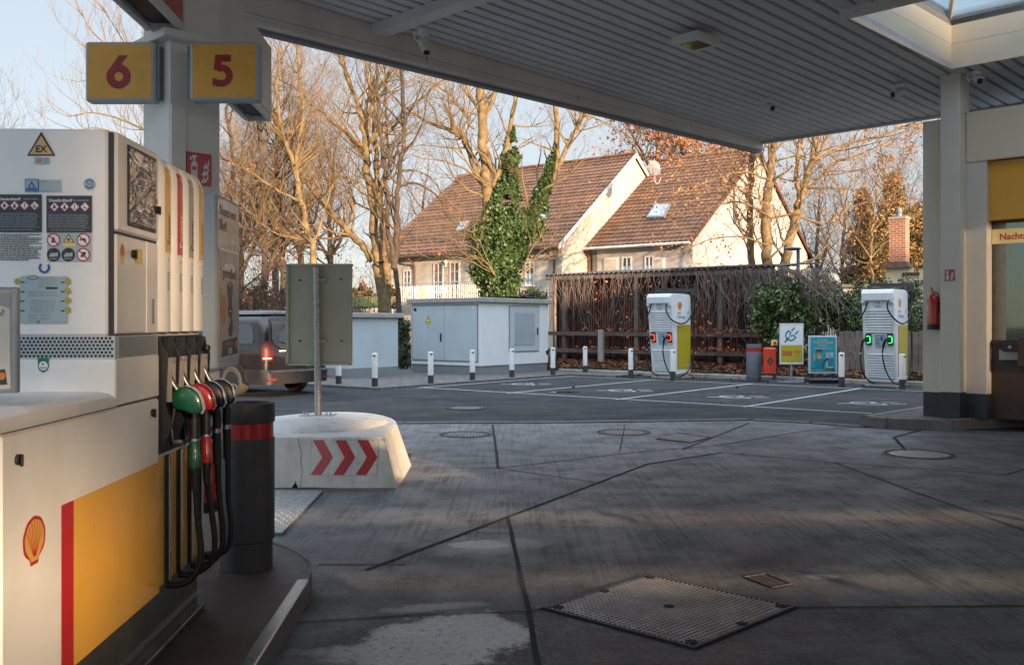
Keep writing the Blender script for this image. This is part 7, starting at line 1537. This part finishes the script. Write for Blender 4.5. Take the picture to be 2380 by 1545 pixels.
# conifers behind the chimney
for i, (px, py0, rx, Y, lb) in enumerate([(2075, 395, 105, 58, 'tall dark golden conifer behind the brick chimney'), (2005, 440, 85, 62, 'broader golden conifer left of the brick chimney'), (2135, 470, 80, 52, 'dark conifer right of the brick chimney')]):
    rc = random.Random(60+i); t = thing('conifer_tree', lb, 'conifer', W, (PT(px, 700, Y).x, Y, 0)); top = PT(px, py0, Y); mb = MB(); mb.tube([(top.x, Y, 0), (top.x, Y, top.z*.6), top], [.30, .18, .03], 8, 'barkd')
    cr = MB(); 
    for k in range(330):
        f = rc.random()**.75; z = top.z-f*(top.z-1.5); R0 = (.12+f*.95)*rx/FPX*Y*rc.uniform(.6, 1.05); a = rc.uniform(0, 2*pi); e = Vector((top.x+R0*cos(a), Y+R0*sin(a), z-R0*.12)); s0 = Vector((top.x, Y, z+.1)); mb.tube([s0, s0.lerp(e, .5)+Vector((0, 0, .1)), e], [.035, .022, .006], 3, 'barkd', False, False)
        scatter(cr, 52, lambda: s0.lerp(e, .25+.75*rc.random())+Vector((rc.gauss(0, .16), rc.gauss(0, .16), rc.gauss(-.08, .13))), .24, 'conif', asp=.35, rr=rc)
    part(mb, 'trunk', t); part(cr, 'crown', t)
# left thicket
Y = 31; T = Tree('bare_tree', 'leaning pale tree between the sign panel and the column, forked high', Y, 51)
T.limb([down(734, Y), (731, 606), (716, 548), (699, 463), (680, 380), (655, 300), (640, 200)], .12, .06, 18, 2.1, 3); T.limb([(703, 480), (690, 380), (703, 274), (695, 190), (690, 100)], .08, .04, 14, 2.0, 3); T.limb([(700, 470), (640, 440), (580, 400), (520, 370)], .06, .02, 14, 1.7, 3); T.leaves(120, .11, 'beech'); T.done()
for i, (pts, Y, lb) in enumerate([([(617, 800), (615, 653), (611, 484), (602, 316), (598, 200)], 31.5, 'dark upright tree seen just right of the number 5 board'), ([(659, 800), (657, 632), (655, 527), (645, 400), (640, 280)], 33, 'dark tree between the number 5 board and the leaning pale tree'), ([(560, 800), (560, 640), (545, 520), (540, 380), (525, 250)], 32, 'dark tree directly beside the island column')]):
    T = Tree('bare_tree', lb, Y, 70+i, 'barkd', 'twig'); T.limb([down(pts[0][0], Y)]+pts[1:], .15, .05, 20, 2.2, 3); T.limb([pts[1], (pts[1][0]+50*(-1)**i, 520), (pts[1][0]+80*(-1)**i, 400)], .07, .03, 12, 1.9, 3); T.leaves(110, .11, 'beech'); T.done()
Y = 24; T = Tree('bare_tree', 'fine branched tree reaching left into the open sky behind the number 6 board', Y, 81)
T.limb([down(420, Y), (425, 600), (430, 470), (425, 380), (410, 250), (400, 120), (395, 0)], .16, .07, 10, 1.4, 3, up=.5)
for pts in ([(428, 460), (380, 340), (300, 285), (215, 262), (160, 272)], [(426, 420), (370, 300), (290, 200), (210, 120), (170, 80)], [(424, 360), (360, 200), (290, 100), (240, 20)], [(428, 480), (350, 400), (280, 330), (200, 315)], [(424, 340), (350, 240), (260, 190), (180, 190)], [(420, 300), (380, 150), (330, 20)], [(428, 440), (340, 350), (240, 300), (170, 305)], [(422, 330), (330, 170), (230, 90), (180, 20)]):
    T.limb(pts, .045, .008, 13, 1.0, 2, up=.75, wig=.015, sides=6)
T.done()
Y = 40; T = Tree('bare_tree', 'distant twiggy tree at the very left edge above the pump', Y, 82, 'bark', 'twigd'); T.limb([down(-45, Y), (-45, 500), (-35, 380), (-25, 320)], .16, .05, 14, 1.8, 3); T.done()
# background thicket: one tree copied, each its own object
T = Tree('bare_tree', 'bare tree in the dense thicket beyond the van', 44, 90, 'barkd', 'twigd', 'bare trees of the thicket beyond the van')
T.limb([down(640, 44), (640, 640), (636, 540), (640, 430), (645, 340)], .20, .07, 12, 3.0, 3); T.limb([(638, 600), (600, 520), (570, 430)], .10, .04, 10, 2.6, 3); T.limb([(638, 580), (680, 510), (700, 430)], .10, .04, 10, 2.6, 3); T.leaves(120, .16, 'beech'); pr_ = T.done()
rb_ = random.Random(8)
for i, (px, Y, s) in enumerate([(560, 47, .9), (700, 46, 1.0), (770, 48, 1.05), (980, 66, 1.1), (470, 50, 1.1), (1410, 70, 1.0), (1640, 72, 1.1), (1900, 66, 1.05), (1960, 60, .95), (2060, 68, 1.15), (2110, 60, 1.0)]):
    o = copy_tree(pr_); c = PT(px, 752, Y); o.location = (c.x, Y, 0); o.rotation_euler.z = rb_.uniform(0, 6.28); o.scale = (s, s, s*rb_.uniform(.9, 1.1))
    if i in (3, 5, 6): o['label'] = 'distant bare tree rising behind the house roofs'; o['group'] = 'bare trees behind the houses'
    elif i > 6: o['label'] = 'distant bare tree among the brown foliage left of the kiosk'; o['group'] = 'bare trees behind the right side'
# low scrub behind van
def scrub(label, px0, px1, py, Y, n, seed, mat='twigd'):
    R = random.Random(seed); mb = MB(); a = PT(px0, py, Y); b = PT(px1, py, Y)
    T2 = Tree('bare_shrub', label, Y, seed, 'barkd', mat, 'bare shrubs beyond the van', 'shrub'); T2.base = Vector(((a.x+b.x)/2, Y, 0))
    for _ in range(n):
        x = R.uniform(a.x, b.x); T2.grow(Vector((x, Y+R.uniform(-1, 1), 0)), Vector((R.gauss(0, .25), R.gauss(0, .25), 1)), a.z*R.uniform(.7, 1.1), .032 if R.random() < .5 else .025, 2, .3)
    T2.leaves(350, .10, 'beech'); T2.done()
scrub('bare brown scrub visible over the van roof, left part', 500, 600, 640, 28, 16, 101); scrub('bare brown scrub filling the gap left of the sign panel', 590, 680, 650, 29, 16, 102); scrub('reddish scrub seen right of the sign panel', 800, 880, 655, 36, 14, 103)

for i, (x0, x1, h, Y) in enumerate([(450, 560, 655, 50), (560, 680, 660, 53), (670, 800, 665, 52), (790, 925, 668, 56), (1880, 1990, 640, 56), (1980, 2150, 650, 50)]):
    cs = [(x0+(x1-x0)*(k+.5)/4, (h+745)/2+8*(-1)**k, (x1-x0)/6, (745-h)/2) for k in range(4)]
    shrub('scrub_hedge', ['dark scrub hedge far beyond the van, behind the island column', 'dark scrub hedge far beyond the van, under the number 5 board', 'dark scrub hedge far behind the sign panel', 'dark scrub hedge behind the small cabin and mossy hut', 'brown scrub far behind the lamp post', 'brown scrub far behind the green lit charger'][i], 'hedge', cs, 3800, .26, ['hedge', 'conif'], Y, 200+i, stems=20)
